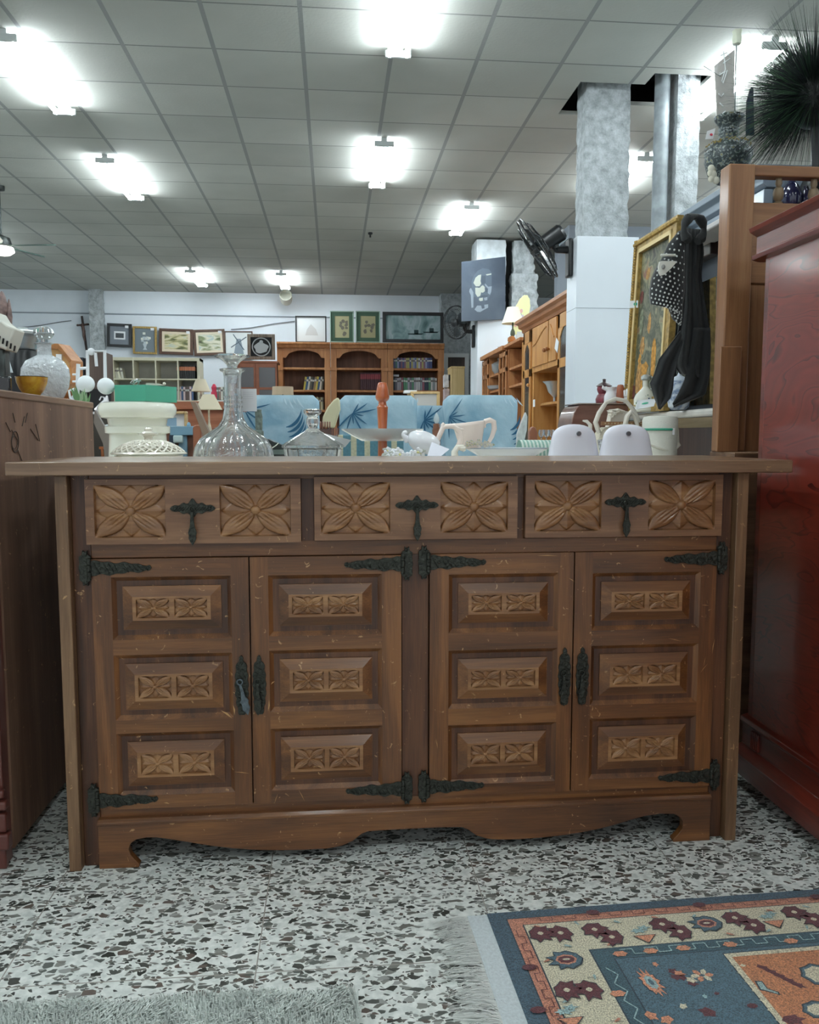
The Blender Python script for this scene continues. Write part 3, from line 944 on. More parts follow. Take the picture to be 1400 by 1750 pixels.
# ================================================================== floor coverings
def persian_rug():
    Cn = Vector((.276, 1.4245, 0)); ang = math.radians(1.9)
    e1 = Vector((math.cos(ang), math.sin(ang), 0)); e2 = Vector((math.sin(ang), -math.cos(ang), 0))
    def W(u, v, z): return Cn + e1 * u + e2 * v + Vector((0, 0, z))
    def uv(px_, py_):
        p = at(px_, py_, Z=.009) - Cn
        return p.dot(e1), p.dot(e2)
    cols = [(62, 84, 98), (190, 128, 104), (206, 198, 172), (58, 86, 96), (74, 100, 112), (186, 122, 84), (92, 44, 50), (206, 140, 108), (150, 176, 176), (40, 54, 64)]
    mats = [mat('rug_yarn', c, .95, noise=.4, nscale=420, bump=.6, sheen=.2) for c in cols]
    mb = MB()
    ZT = .0085
    LU, LV = .745, 1.02
    mb.add([W(0, 0, .0005), W(LU, 0, .0005), W(LU, LV, .0005), W(0, LV, .0005), W(0, 0, ZT), W(LU, 0, ZT), W(LU, LV, ZT), W(0, LV, ZT)],
           [(0, 3, 2, 1), (4, 5, 6, 7), (0, 1, 5, 4), (1, 2, 6, 5), (2, 3, 7, 6), (3, 0, 4, 7)], 0)
    lvl = [ZT]
    def poly(pts, m, lift):
        mb.add([W(u, v, ZT + lift * .00022) for u, v in pts], [tuple(range(len(pts)))[::-1]], m)
    def band(a, b, c, d, m, lift): poly([(a, b), (LU, b), (LU, d if d else LV), (a, d if d else LV)], m, lift)
    B = [(.031, .021, 9), (.033, .0235, 1), (.056, .043, 9), (.0585, .045, 2), (.150, .128, 9), (.1525, .130, 3), (.184, .158, 9), (.1865, .160, 4)]
    for i, (u, v, m) in enumerate(B):
        band(u, v, 0, 0, m, 1 + i)
    # inner orange field with pale outline
    a, b = .372, .168
    poly([(a, b), (LU, b), (LU, LV), (a, LV)], 9, 9.5); poly([(a + .002, b + .002), (LU, b + .002), (LU, LV), (a + .002, LV)], 2, 10); poly([(a + .012, b + .012), (LU, b + .012), (LU, LV), (a + .012, LV)], 5, 11)
    def star(c, ru, rv, n, dep, m, lift, rot=0, ph=0):
        pts = []
        for i in range(2 * n):
            t_ = PI * i / n + ph
            k = (1 if i % 2 == 0 else 1 - dep) * (1 + (.13 * math.sin(i * 2.7 + n * 1.3) if dep > .22 else 0))
            x, y = ru * k * math.cos(t_), rv * k * math.sin(t_)
            pts.append((c[0] + x * math.cos(rot) - y * math.sin(rot), c[1] + x * math.sin(rot) + y * math.cos(rot)))
        poly(pts, m, lift)
    def palmette(c, s, rot=0):
        d = (math.cos(rot), math.sin(rot))
        for q in (-1, 1):
            cc = (c[0] + q * d[0] * .019 * s, c[1] + q * d[1] * .017 * s)
            star(cc, .029 * s, .026 * s, 7, .32, 9, 12, rot + q); star(cc, .027 * s, .024 * s, 7, .32, 6, 13, rot + q)
            star(cc, .006 * s, .0055 * s, 4, .1, 2, 15)
    def rosette(c, s):
        star(c, .037 * s, .03 * s, 9, .25, 9, 12); star(c, .034 * s, .0275 * s, 9, .28, 4, 13)
        star(c, .021 * s, .015 * s, 8, .1, 1, 14); star(c, .0165 * s, .0105 * s, 8, .1, 6, 15); star(c, .008 * s, .003 * s, 6, .1, 2, 16)
    def tri(c, s):
        poly([(c[0] - .022 * s, c[1] - .004), (c[0] + .024 * s, c[1] - .004), (c[0], c[1] + .022 * s)], 9, 12)
        poly([(c[0] - .019 * s, c[1] - .0025), (c[0] + .021 * s, c[1] - .0025), (c[0], c[1] + .019 * s)], 7, 13)
        star((c[0] - .004, c[1] - .018 * s), .02 * s, .009 * s, 6, .5, 8, 12); star((c[0] + .008, c[1] - .026 * s), .016 * s, .008 * s, 5, .5, 8, 12.5)
    for x, y, k in ((941, 1597, 0), (1031, 1597, 1), (1102, 1602, 2), (1147, 1588, 1), (1208, 1580, 3), (1272, 1577, 1), (1323, 1577, 2), (1374, 1567, 1), (968, 1642, 3), (988, 1694, 0), (975, 1744, 2)):
        c = uv(x, y)
        if k == 0: palmette(c, .95, .1)
        elif k == 1: palmette(c, .95, .9)
        elif k == 2: tri(c, .95)
        else: rosette(c, .9)
    # small flowers in the salmon guard band and dark guard band
    for x, y in ((1013, 1561), (1195, 1548), (1395, 1534), (905, 1655), (920, 1728)):
        star(uv(x, y), .0135, .008, 8, .1, 6, 13)
    # meander line in the salmon band
    def dash(u0, v0, u1, v1, w, m, lift):
        dx, dy = u1 - u0, v1 - v0; l = math.hypot(dx, dy); nx, ny = -dy / l * w / 2, dx / l * w / 2
        poly([(u0 - nx, v0 - ny), (u1 - nx, v1 - ny), (u1 + nx, v1 + ny), (u0 + nx, v0 + ny)], m, lift)
    k = 0
    u = .07
    while u < LU - .03:
        q = .0045 * (1 if k % 2 else -1)
        dash(u, .034 + q, u + .022, .034 + q, .0014, 6, 12); dash(u + .022, .034 - q, u + .022, .034 + q, .0014, 6, 12.2)
        q2 = .007 * (1 if k % 2 else -1)
        if u > .19:
            dash(u, .144 + q2, u + .022, .144 + q2, .0022, 8, 12); dash(u + .022, .144 - q2, u + .022, .144 + q2, .0022, 8, 12.2)
        u += .022; k += 1
    v = .06; k = 0
    while v < .9:
        q = .005 * (1 if k % 2 else -1)
        dash(.0445 + q, v, .0445 + q, v + .02, .0014, 6, 12); dash(.0445 - q, v + .02, .0445 + q, v + .02, .0014, 6, 12.2)
        q2 = .007 * (1 if k % 2 else -1)
        if v > .17: dash(.168 + q2, v, .168 - q2, v + .02, .0022, 8, 12)
        v += .02; k += 1
    for x, y in ((1060, 1632), (1112, 1627), (1168, 1622), (1248, 1616), (1352, 1610), (1056, 1700)):
        star(uv(x, y), .014, .008, 6, .2, 7, 13)
    # vines of the cream band
    r_ = random.Random(4)
    for i in range(26):
        if i < 18: c = (.08 + .037 * i, .056 + .06 * (i % 2) + r_.uniform(-.004, .004))
        else: c = (.07 + .065 * (i % 2), .15 + .05 * (i - 18))
        if c[0] > LU - .03: continue
        star(c, .008, .0028, 3, .2, 8 if i % 3 else 1, 12, r_.uniform(0, 3)); dash(c[0] - .012, c[1], c[0] + .008, c[1] + .005, .0009, 9, 11.8)
    # blue corner field motifs
    c = uv(1113, 1681)
    star(c, .018, .036, 12, .3, 9, 12, -.15); star(c, .016, .034, 12, .3, 7, 12.5, -.15); star(c, .009, .018, 8, .15, 8, 13.5, -.15); star(c, .004, .009, 6, .15, 4, 14.5, -.15)
    c = uv(1170, 1672)
    for dx, dy, m in ((-.012, -.016, 6), (-.004, .0, 6), (.006, .016, 6), (-.004, -.01, 7), (.008, .008, 2), (-.014, -.002, 6)):
        star((c[0] + dx, c[1] + dy), .011, .009, 5, .45, m, 12.5 + (dx + .02) * 20, .4)
    c = uv(1200, 1669)
    for k in range(6): star((c[0] + .012 * math.cos(k * PI / 3), c[1] + .009 * math.sin(k * PI / 3)), .008, .005, 5, .15, 2 if k % 2 else 7, 12.5 + k * .1, k * PI / 3)
    for x, y, m, q in ((1168, 1722, 2, .6), (1113, 1738, 7, .9), (1210, 1732, 6, 1.1), (1120, 1650, 7, .5), (1205, 1705, 8, .4), (1140, 1745, 7, .9), (1225, 1700, 6, .4)):
        star(uv(x, y), .014 * q, .011 * q, 5, .35, m, 12.6, x)
    # orange field motifs
    c = uv(1330, 1668)
    for k in range(5): star((c[0] - .014 + .008 * k, c[1] - .02 + .012 * k), .014, .007, 5, .4, 6, 12.5 + k * .1, .7)
    c = uv(1308, 1690)
    poly([(c[0] - .008, c[1] - .018), (c[0] + .004, c[1] - .016), (c[0] + .003, c[1] + .002), (c[0] + .016, c[1] + .012), (c[0] + .014, c[1] + .02), (c[0] - .004, c[1] + .008), (c[0] - .012, c[1] + .004)], 9, 12)
    poly([(c[0] - .006, c[1] - .015), (c[0] + .002, c[1] - .014), (c[0] + .001, c[1] + .003), (c[0] + .013, c[1] + .013), (c[0] + .012, c[1] + .017), (c[0] - .003, c[1] + .006), (c[0] - .009, c[1] + .003)], 8, 13)
    star(uv(1286, 1721), .009, .006, 8, .1, 6, 12.5); star(uv(1355, 1745), .02, .012, 6, .3, 6, 12.5); star(uv(1270, 1652), .006, .004, 4, .3, 2, 12.5)
    for x, y, r1, r2 in ((1402, 1668, .034, .03), (1402, 1728, .03, .022)):
        star(uv(x, y), r1, r2, 8, .12, 9, 12); star(uv(x, y), r1 - .003, r2 - .003, 8, .12, 4, 12.6); star(uv(x, y), r1 - .008, r2 - .008, 8, .12, 2, 13.4)
    # jagged pale outline teeth
    for i in range(14):
        star((a + .006, .2 + i * .022), .008, .005, 4, .4, 2, 12.2, .3)
    o3 = W(LU / 2, LV / 2, 0)
    t = Thing('persian_rug', 'blue-bordered oriental rug with salmon, cream and maroon flower pattern on the terrazzo', 'rug', o3)
    t.part('pile', mb, mats, smooth=0)
    # pale woven end strip and fringe on the short side
    mb = MB()
    mb.add([W(-.036, -.004, .0008), W(0, 0, .0008), W(0, LV, .0008), W(-.036, LV, .0008), W(-.036, -.004, .0045), W(0, 0, .006), W(0, LV, .006), W(-.036, LV, .0045)],
           [(0, 3, 2, 1), (4, 5, 6, 7), (0, 1, 5, 4), (1, 2, 6, 5), (2, 3, 7, 6), (3, 0, 4, 7)], 0)
    t.part('end_strip', mb, mat('rug_kilim', (196, 204, 206), .9, noise=.06, nscale=200, bump=.5))
    mb = MB()
    r_ = random.Random(11)
    for i in range(1900):
        v0 = r_.uniform(-.006, LV)
        clump = math.floor(v0 / .018)
        rc = random.Random(clump * 17)
        L_ = rc.uniform(.05, .085) * r_.uniform(.75, 1.05)
        drift = rc.uniform(-.018, .018) + r_.uniform(-.008, .008)
        p0 = (-.034, v0); pts = []
        h = r_.uniform(.002, .008)
        cur = r_.uniform(-.012, .012)
        for k in range(5):
            s_ = k / 4
            pts.append(W(-.034 - L_ * s_, v0 + drift * s_ + cur * math.sin(s_ * 3), .003 + h * math.sin(s_ * PI) * .9))
        w = .0009
        vs_ = []
        for k, p in enumerate(pts):
            ww = w * (1 - .6 * k / 4)
            vs_ += [p - e2 * ww, p + e2 * ww + Vector((0, 0, .0003))]
        mb.add(vs_, [(2 * k, 2 * k + 1, 2 * k + 3, 2 * k + 2) for k in range(4)])
    f = t.part('fringe', mb, mat('rug_fringe', (236, 238, 234), .9))
    f['kind'] = 'stuff'


persian_rug()


def shag_rug():
    c = [at(-60, 1716, Z=.018), at(606, 1686, Z=.018), at(640, 1800, Z=.018), at(-60, 1900, Z=.018)]
    C0 = c[1]; e1 = Vector((-1, -.03, 0)).normalized() * -1
    x0, y1 = -1.0, 1.236
    base = Vector((-.4, .95, 0))
    t = Thing('shag_rug', 'pale grey shaggy fur rug at the bottom left edge of the photo', 'rug', base)
    ang = math.radians(.5)
    def P(u, v, z):  # u from right edge to the left, v toward the viewer
        return Vector((.030 - u + v * .04, 1.222 - v + u * .012, z))
    r_ = random.Random(3)
    mb = MB()
    mb.add([P(0, .01, .001), P(.9, .01, .001), P(.9, .6, .001), P(0, .6, .001), P(0, .01, .01), P(.9, .01, .01), P(.9, .6, .01), P(0, .6, .01)],
           [(0, 1, 2, 3), (7, 6, 5, 4), (0, 4, 5, 1), (1, 5, 6, 2), (2, 6, 7, 3), (3, 7, 4, 0)])
    t.part('backing', mb, mat('rug_backing', (178, 188, 186), .95))
    mb = MB()
    rs = np.random.RandomState(5)
    n = 26000
    U = rs.rand(n) * .9; V = rs.rand(n) ** 1.5 * .35
    for i in range(n):
        u, v = U[i], V[i]
        a = 2.2 + 1.4 * math.sin(u * 23) * math.cos(v * 31) + rs.randn() * .5
        L_ = .022 + .012 * rs.rand()
        d = Vector((math.cos(a), math.sin(a) - .3, 0)) * L_ * .75
        p0 = P(u, v, .008); z = .010 + .012 * rs.rand()
        p1 = p0 + d * .45 + Vector((0, 0, z)); p2 = p0 + d + Vector((0, 0, z * .75))
        sdx = Vector((-d.y, d.x, 0)).normalized() * .0009
        mb.add([p0 - sdx, p0 + sdx, p1 + sdx, p1 - sdx, p2], [(0, 1, 2, 3), (3, 2, 4)])
    f = t.part('fur', mb, mat('rug_fur', (208, 214, 208), .85, noise=.12, nscale=30))
    f['kind'] = 'stuff'


shag_rug()

# ================================================================== big neighbours: red cabinet (right), brown cabinet (left)
R_ve = None
def red_veneer():
    m, nt, b, N, L = _new('red_burl_veneer')
    b.inputs['Roughness'].default_value = .3
    b.inputs['Coat Weight'].default_value = .5; b.inputs['Coat Roughness'].default_value = .12
    tc = N.new('ShaderNodeTexCoord')
    mp = N.new('ShaderNodeMapping'); mp.inputs['Scale'].default_value = (1, 1.3, 4.2); mp.inputs['Rotation'].default_value = (.25, 0, 0)
    L.new(tc.outputs['Object'], mp.inputs['Vector'])
    nz = N.new('ShaderNodeTexNoise'); nz.inputs['Scale'].default_value = 1.6; nz.inputs['Detail'].default_value = 3; nz.inputs['Distortion'].default_value = 1.2
    L.new(mp.outputs[0], nz.inputs['Vector'])
    mu = N.new('ShaderNodeMath'); mu.operation = 'MULTIPLY'; mu.inputs[1].default_value = 9; L.new(nz.outputs['Fac'], mu.inputs[0])
    fr = N.new('ShaderNodeMath'); fr.operation = 'FRACT'; L.new(mu.outputs[0], fr.inputs[0])
    r = N.new('ShaderNodeValToRGB'); e = r.color_ramp.elements
    e[0].position = 0; e[0].color = rgb(66, 20, 14); e[1].position = 1; e[1].color = rgb(116, 38, 25)
    x = e.new(.08); x.color = rgb(92, 28, 19); x = e.new(.2); x.color = rgb(118, 40, 26); x = e.new(.6); x.color = rgb(104, 34, 22)
    L.new(fr.outputs[0], r.inputs['Fac'])
    L.new(r.outputs['Color'], b.inputs['Base Color'])
    return m


M_redv = red_veneer()
M_red = wood('red_mahogany', (70, 22, 15), (94, 31, 21), (112, 42, 29), 'y', 1, .3, coat=.5)
RX = 1.04
RC = Thing('red_cabinet', 'tall glossy red-brown wooden cabinet seen from its veneered side at the right edge', 'cabinet', (RX + .25, 1.4, 0))
YFAR, YNEAR = 1.955, .75
mb = MB(); mb.box(RX + .012, RX + .5, YNEAR + .05, YFAR - .02, .03, 1.33)
RC.part('side_panel', mb, M_redv)
mb = MB()
mb.prism([(RX + .012, 1.318), (RX - .004, 1.322), (RX - .006, 1.332), (RX + .006, 1.338), (RX + .006, 1.378), (RX - .012, 1.388), (RX - .016, 1.398), (RX + .5, 1.398), (RX + .5, 1.318)], YNEAR, YFAR + .035)
RC.part('cornice', mb, M_red, bevel=.001)
mb = MB(); mb.box(RX + .012, RX + .5, YFAR - .02, YFAR, .15, 1.33); RC.part('corner_post', mb, M_red, bevel=.002)
mb = MB()
mb.prism([(RX - .022, .035), (RX - .022, .085), (RX - .006, .10), (RX + .004, .105), (RX + .004, .155), (RX - .004, .165), (RX - .002, .176), (RX + .02, .182), (RX + .5, .182), (RX + .5, .035)], YNEAR, YFAR + .01)
mb.box(RX + .03, RX + .5, YNEAR + .03, YFAR - .03, 0, .04)
for k in range(5):
    mb.box(RX - .002, RX + .01, YFAR - .045 - k * .008, YFAR - .041 - k * .008, .108, .152)
RC.part('plinth', mb, M_red, bevel=.0015)

M_brn = wood('raw_brown_board', (82, 56, 42), (104, 74, 56), (126, 94, 74), 'z', .6, .7, wear=.4, contrast=.7)
M_brn2 = mat('varnished_dark_red', (92, 44, 36), .35, noise=.15, nscale=8, coat=.4)
LX = -.68
LC = Thing('brown_cabinet', 'old brown cabinet with pencil scribbles on its plain side, at the left edge', 'cabinet', (LX - .25, 2.05, 0))
mb = MB(); mb.box(LX - .5, LX, 1.735, 2.42, .02, .968); LC.part('side_panel', mb, M_brn)
mb = MB(); mb.box(LX - .5, LX + .002, 1.70, 2.425, .968, .985); LC.part('top_board', mb, wood('old_top', (96, 70, 52), (122, 92, 70), (142, 112, 88), 'y', .6, .6), bevel=.003)
mb = MB(); mb.box(LX - .5, LX - .004, 1.70, 1.735, .0, .968); LC.part('front_frame', mb, M_brn2, bevel=.002)
mb = MB()
for z, q, h in ((.15, .006, .018), (.128, .012, .018), (.08, .010, .04), (.045, .016, .034), (.0, .006, .045)):
    mb.box(LX - .5, LX - .004 + q, 1.690 - q, 1.7, z, z + h)
LC.part('foot_moulding', mb, M_brn2, bevel=.004)
mb = MB()
def LP(x, y): return at(x, y, X=LX + .0012)
ov = [LP(26 + 6 * math.cos(t_), 755 + 18 * math.sin(t_)) for t_ in np.linspace(0, 2 * PI, 17)[:-1]]
mb.tube(ov, .0009, 5, closed=True)
mb.tube([LP(25 + 5 * math.cos(t_), 753 + 13 * math.sin(t_) + t_) for t_ in np.linspace(0, 2 * PI, 14)], .0007, 5)
for pts in ([(20, 735), (30, 752)], [(30, 768), (38, 788)], [(52, 733), (66, 753)], [(68, 754), (61, 725)], [(10, 722), (18, 738)], [(42, 712), (38, 728)], [(47, 706), (43, 722)], [(22, 706), (26, 722)]):
    mb.tube([LP(*p) for p in pts], .0008, 5)
LC.part('pencil_scribble', mb, mat('pencil_dark', (58, 50, 44), .8))

# ================================================================== far zone: back wall, pictures, bookcases
M_white = mat('white_paint', (226, 228, 226), .5)
M_cream = mat('cream_laminate', (206, 200, 176), .55)
M_paper = mat('white_paper', (228, 230, 232), .7)
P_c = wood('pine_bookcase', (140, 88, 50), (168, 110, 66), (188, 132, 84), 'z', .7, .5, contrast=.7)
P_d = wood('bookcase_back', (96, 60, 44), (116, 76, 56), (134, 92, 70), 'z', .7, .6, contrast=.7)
PINE = wood('honey_pine', (168, 110, 52), (192, 134, 70), (208, 154, 92), 'z', .8, .45, coat=.2, knots=True, contrast=.7)
M_dkglass = mat('dark_cabinet_glass', (88, 86, 88), .15, coat=.4)
M_blackf = mat('black_frame', (30, 30, 32), .4)
M_gold = mat('gilt_wood', (168, 138, 78), .42, .35, noise=.25, nscale=60, bump=.5)
M_brownf = mat('brown_frame', (84, 58, 44), .45, noise=.15, nscale=30)
M_greenm = mat('green_mount', (62, 88, 70), .7)


def painting(name, cols, scale=6.0, seed=0.0, detail=5, stretch=(1, 1, 1)):
    m, nt, b, N, L = _new(name)
    b.inputs['Roughness'].default_value = .5
    tc = N.new('ShaderNodeTexCoord')
    mp = N.new('ShaderNodeMapping'); mp.inputs['Location'].default_value = (seed, seed * .7, seed * .3); mp.inputs['Scale'].default_value = stretch
    L.new(tc.outputs['Object'], mp.inputs['Vector'])
    nz = N.new('ShaderNodeTexNoise'); nz.inputs['Scale'].default_value = scale; nz.inputs['Detail'].default_value = detail; nz.inputs['Distortion'].default_value = .6
    L.new(mp.outputs[0], nz.inputs['Vector'])
    r = N.new('ShaderNodeValToRGB'); e = r.color_ramp.elements
    n = len(cols)
    for i, c in enumerate(cols):
        pos = .3 + .4 * i / max(1, n - 1)
        if i < 2:
            e[i].position = pos; e[i].color = rgb(*c)
        else:
            x = e.new(pos); x.color = rgb(*c)
    L.new(nz.outputs['Fac'], r.inputs['Fac']); L.new(r.outputs['Color'], b.inputs['Base Color'])
    return m


def framed(label, px, Y, fw, fmat, inner, mount=None, mw=0, tilt=0, cat='picture', extra=None, tg=True, name='framed_picture'):
    """picture frame from its photo rectangle; tilt in degrees about the view axis"""
    x0, x1, z0, z1 = rect(*px, Y)
    cx, cz = (x0 + x1) / 2, (z0 + z1) / 2
    t = Thing(name, label, cat, (cx, Y + .02, z0))
    Mx = Matrix.Translation((cx, 0, cz)) @ Matrix.Rotation(math.radians(tilt), 4, 'Y') @ Matrix.Translation((-cx, 0, -cz))
    mb = MB(); mb.M = Mx
    plate(mb, x0, x1, z0, z1, [(x0 + fw, x1 - fw, z0 + fw, z1 - fw)], Y - .01, Y + .025)
    t.part('frame', mb, fmat, bevel=.003)
    if mount:
        mb = MB(); mb.M = Mx
        plate(mb, x0 + fw, x1 - fw, z0 + fw, z1 - fw, [(x0 + fw + mw, x1 - fw - mw, z0 + fw + mw, z1 - fw - mw)], Y + .004, Y + .012)
        t.part('mount', mb, mount)
    i = fw + (mw if mount else 0)
    mb = MB(); mb.M = Mx
    mb.box(x0 + i, x1 - i, Y + .01, Y + .016, z0 + i, z1 - i, 0)
    mats = [inner]
    if extra: mats += extra(mb, x0 + i, x1 - i, z0 + i, z1 - i, Y + .009)
    t.part('image', mb, mats, smooth=0)
    if tg:
        mb = MB(); mb.M = Mx; mb.box(x1 - fw - .07, x1 - fw - .01, Y - .013, Y - .0105, z1 - fw * .8 - .04, z1 - fw * .8 + .005)
        t.part('price_tag', mb, M_paper)
    return t


YW = 15.42
def ex_photo(mb, x0, x1, z0, z1, y):
    w, h = x1 - x0, z1 - z0
    mb.box(x0 + w * .22, x1 - w * .2, y, y + .002, z0 + h * .28, z0 + h * .72, 1); mb.box(x0 + w * .3, x1 - w * .28, y - .002, y, z0 + h * .36, z0 + h * .62, 2)
    return [M_paper, mat('old_photo', (70, 74, 78), .6)]
framed('small picture in a thick black frame, leftmost on the back wall', (183, 553, 225, 593), YW, .045, M_blackf, mat('grey_mount', (120, 126, 134), .6), extra=ex_photo, tilt=2)
def ex_vase(mb, x0, x1, z0, z1, y):
    cx, cz = (x0 + x1) / 2, (z0 + z1) / 2
    r_ = random.Random(5)
    for i in range(14):
        a, q = r_.uniform(0, 6.3), r_.uniform(0, .09)
        mb.box(cx + q * math.cos(a) - .02, cx + q * math.cos(a) + .025, y - .001 * i, y + .002, cz + .04 + q * math.sin(a) - .02, cz + .04 + q * math.sin(a) + .02, 1 + i % 2)
    mb.prism([(cx - .04, cz - .06), (cx + .04, cz - .06), (cx + .015, cz - .13), (cx + .04, cz - .17), (cx - .04, cz - .17), (cx - .015, cz - .13)], y, y + .002, mi=1)
    return [mat('pale_bloom', (186, 196, 200), .6), mat('white_bloom', (222, 224, 214), .6)]
framed('gilt-framed flower picture beside the small black-framed one', (227, 558, 268, 605), YW, .035, M_gold, mat('slate_ground', (112, 122, 128), .6), extra=ex_vase, tilt=1)
framed('brown-framed landscape with hills, left one of the wall pair', (272, 562, 330, 606), YW, .05, M_brownf, painting('landscape_a', [(50, 58, 34), (120, 120, 74), (206, 196, 156), (150, 180, 190)], 7, 1, stretch=(.6, 1, 2)), mat('cream_mount', (214, 200, 176), .7), .045, tilt=1.5)
framed('brown-framed landscape with a pond, right one of the wall pair', (331, 563, 385, 607), YW, .045, M_brownf, painting('landscape_b', [(50, 60, 34), (120, 130, 90), (216, 212, 190), (168, 186, 184)], 7, 4, stretch=(.6, 1, 2)), mat('cream_mount2', (222, 210, 188), .7), .04, tilt=-2.5)
def ex_mill(mb, x0, x1, z0, z1, y):
    w, h = x1 - x0, z1 - z0
    mb.prism([(x0 + w * .3, z0 + h * .12), (x0 + w * .7, z0 + h * .12), (x0 + w * .58, z0 + h * .75), (x0 + w * .42, z0 + h * .75)], y, y + .002, mi=1)
    for a in (.6, .6 + PI / 2, .6 + PI, .6 + 1.5 * PI):
        c = (x0 + w * .5, z0 + h * .62); mb.tube([(c[0], y, c[1]), (c[0] + .17 * math.cos(a), y, c[1] + .17 * math.sin(a))], .009, 4, mi=2)
    mb.box(x0, x1, y, y + .002, z0, z0 + h * .14, 2)
    return [mat('mill_grey', (128, 140, 150), .6), mat('mill_dark', (96, 108, 118), .6)]
framed('thin-framed grey windmill drawing half behind the wood-framed plate', (384, 566, 432, 614), YW, .018, M_brownf, mat('drawing_paper', (212, 216, 216), .6), extra=ex_mill, tg=False)
def ex_plate(mb, x0, x1, z0, z1, y):
    cx, cz, r = (x0 + x1) / 2, (z0 + z1) / 2, (x1 - x0) * .42
    mb.tube([(cx + r * math.cos(a), y - .002, cz + r * math.sin(a)) for a in np.linspace(0, 2 * PI, 33)[:-1]], .009, 6, mi=1, closed=True)
    mb.prism([(cx + r * .78 * math.cos(a) * (1 + .12 * math.sin(a * 5)), cz - r * .1 + r * .6 * math.sin(a) * (1 + .1 * math.cos(a * 3))) for a in np.linspace(0, 2 * PI, 31)[:-1]], y - .003, y, mi=1)
    mb.ball((cx, y - .002, cz + r * .55), (r * .22, .004, r * .22), 10, 1)
    return [mat('plate_grey', (176, 180, 182), .5)]
x0, x1, z0, z1 = rect(405, 614, 474, 690, 13.6)
framed('square black plaque with white round emblem in a rough wood frame', (423, 571, 470, 614.5), 13.7, .05, wood('driftwood', (96, 84, 74), (124, 110, 98), (144, 132, 118), 'z', 2, .8), mat('black_felt', (34, 36, 38), .8), extra=ex_plate, tg=False)
YS = 14.34
def ex_etch(mb, x0, x1, z0, z1, y):
    w, h = x1 - x0, z1 - z0
    mb.prism([(x0 + w * .3, z0 + h * .25), (x0 + w * .75, z0 + h * .25), (x0 + w * .68, z0 + h * .5), (x0 + w * .5, z0 + h * .72), (x0 + w * .36, z0 + h * .5)], y, y + .002, mi=1)
    return [mat('faint_pencil', (196, 194, 192), .6)]
framed('pale drawing in a thin black frame standing on the bookcase top', (505, 540, 558, 585.5), YS, .02, M_blackf, mat('drawing_paper2', (216, 218, 218), .5), extra=ex_etch, tg=False)
def ex_jap(seed):
    def f(mb, x0, x1, z0, z1, y):
        w, h = x1 - x0, z1 - z0
        r_ = random.Random(seed)
        for i in range(9):
            cx, cz = x0 + w * r_.uniform(.3, .85), z0 + h * r_.uniform(.1, .75)
            mb.prism([(cx + w * .13 * math.cos(a) * r_.uniform(.6, 1.2), cz + h * .09 * math.sin(a) * r_.uniform(.6, 1.2)) for a in np.linspace(0, 6.28, 8)[:-1]], y - .0006 * i, y + .002, mi=1)
        return [mat('ink_figures', (104, 100, 88), .6)]
    return f
M_silverf = mat('green_silver_frame', (150, 172, 160), .35, .4)
framed('green-mounted figure print, left of the two alike standing on the bookcase', (564, 531.5, 605, 585.5), YS, .018, M_silverf, mat('ochre_silk', (172, 166, 128), .6), M_greenm, .065, extra=ex_jap(2), tg=False)
framed('green-mounted figure print, right of the two alike standing on the bookcase', (608, 531.5, 650, 585.5), YS, .018, M_silverf, mat('ochre_silk2', (166, 160, 122), .6), M_greenm, .065, extra=ex_jap(8), tg=False)
def ex_boats(mb, x0, x1, z0, z1, y):
    w, h = x1 - x0, z1 - z0
    for a, b in ((.42, .2), (.7, .28)):
        mb.prism([(x0 + w * a, z0 + h * b), (x0 + w * (a + .24), z0 + h * b), (x0 + w * (a + .28), z0 + h * (b + .06)), (x0 + w * (a - .02), z0 + h * (b + .05))], y, y + .002, mi=1)
        mb.box(x0 + w * (a + .1), x0 + w * (a + .18), y, y + .002, z0 + h * b, z0 + h * (b + .2), 1)
    return [mat('boat_dark', (40, 64, 66), .6)]
framed('wide misty seascape with boats in a broad black frame on the bookcase', (654, 533.5, 758, 585.5), YS, .055, M_blackf, painting('misty_sea', [(58, 92, 90), (128, 156, 158), (176, 192, 196), (112, 146, 150)], 3.2, 9, stretch=(1.4, 1, 1)), extra=ex_boats, tg=False)

# crucifix
x0, x1, z0, z1 = rect(131, 540, 150, 599, YW)
cx = (x0 + x1) / 2
Mx = Matrix.Translation((cx, 0, z1)) @ Matrix.Rotation(math.radians(-6), 4, 'Y') @ Matrix.Translation((-cx, 0, -z1))
t = Thing('crucifix', 'dark wooden crucifix hanging crooked on the back wall', 'crucifix', (cx, YW + .02, z0))
mb = MB(); mb.M = Mx; mb.box(cx - .017, cx + .017, YW, YW + .03, z0, z1); mb.box(cx - .11, cx + .11, YW - .002, YW + .028, z1 - .17, z1 - .14)
t.part('cross', mb, mat('dark_wood', (52, 40, 38), .5))
mb = MB(); mb.M = Mx
mb.tube([(cx - .09, YW - .02, z1 - .145), (cx, YW - .03, z1 - .19), (cx + .09, YW - .02, z1 - .145)], .012, 6)
mb.tube([(cx, YW - .03, z1 - .18), (cx + .01, YW - .035, z1 - .28), (cx - .005, YW - .03, z1 - .36), (cx, YW - .02, z1 - .45)], [.026, .03, .022, .012], 8)
mb.ball((cx, YW - .035, z1 - .155), .022, 8)
t.part('figure', mb, mat('dark_bronze', (86, 64, 58), .5))

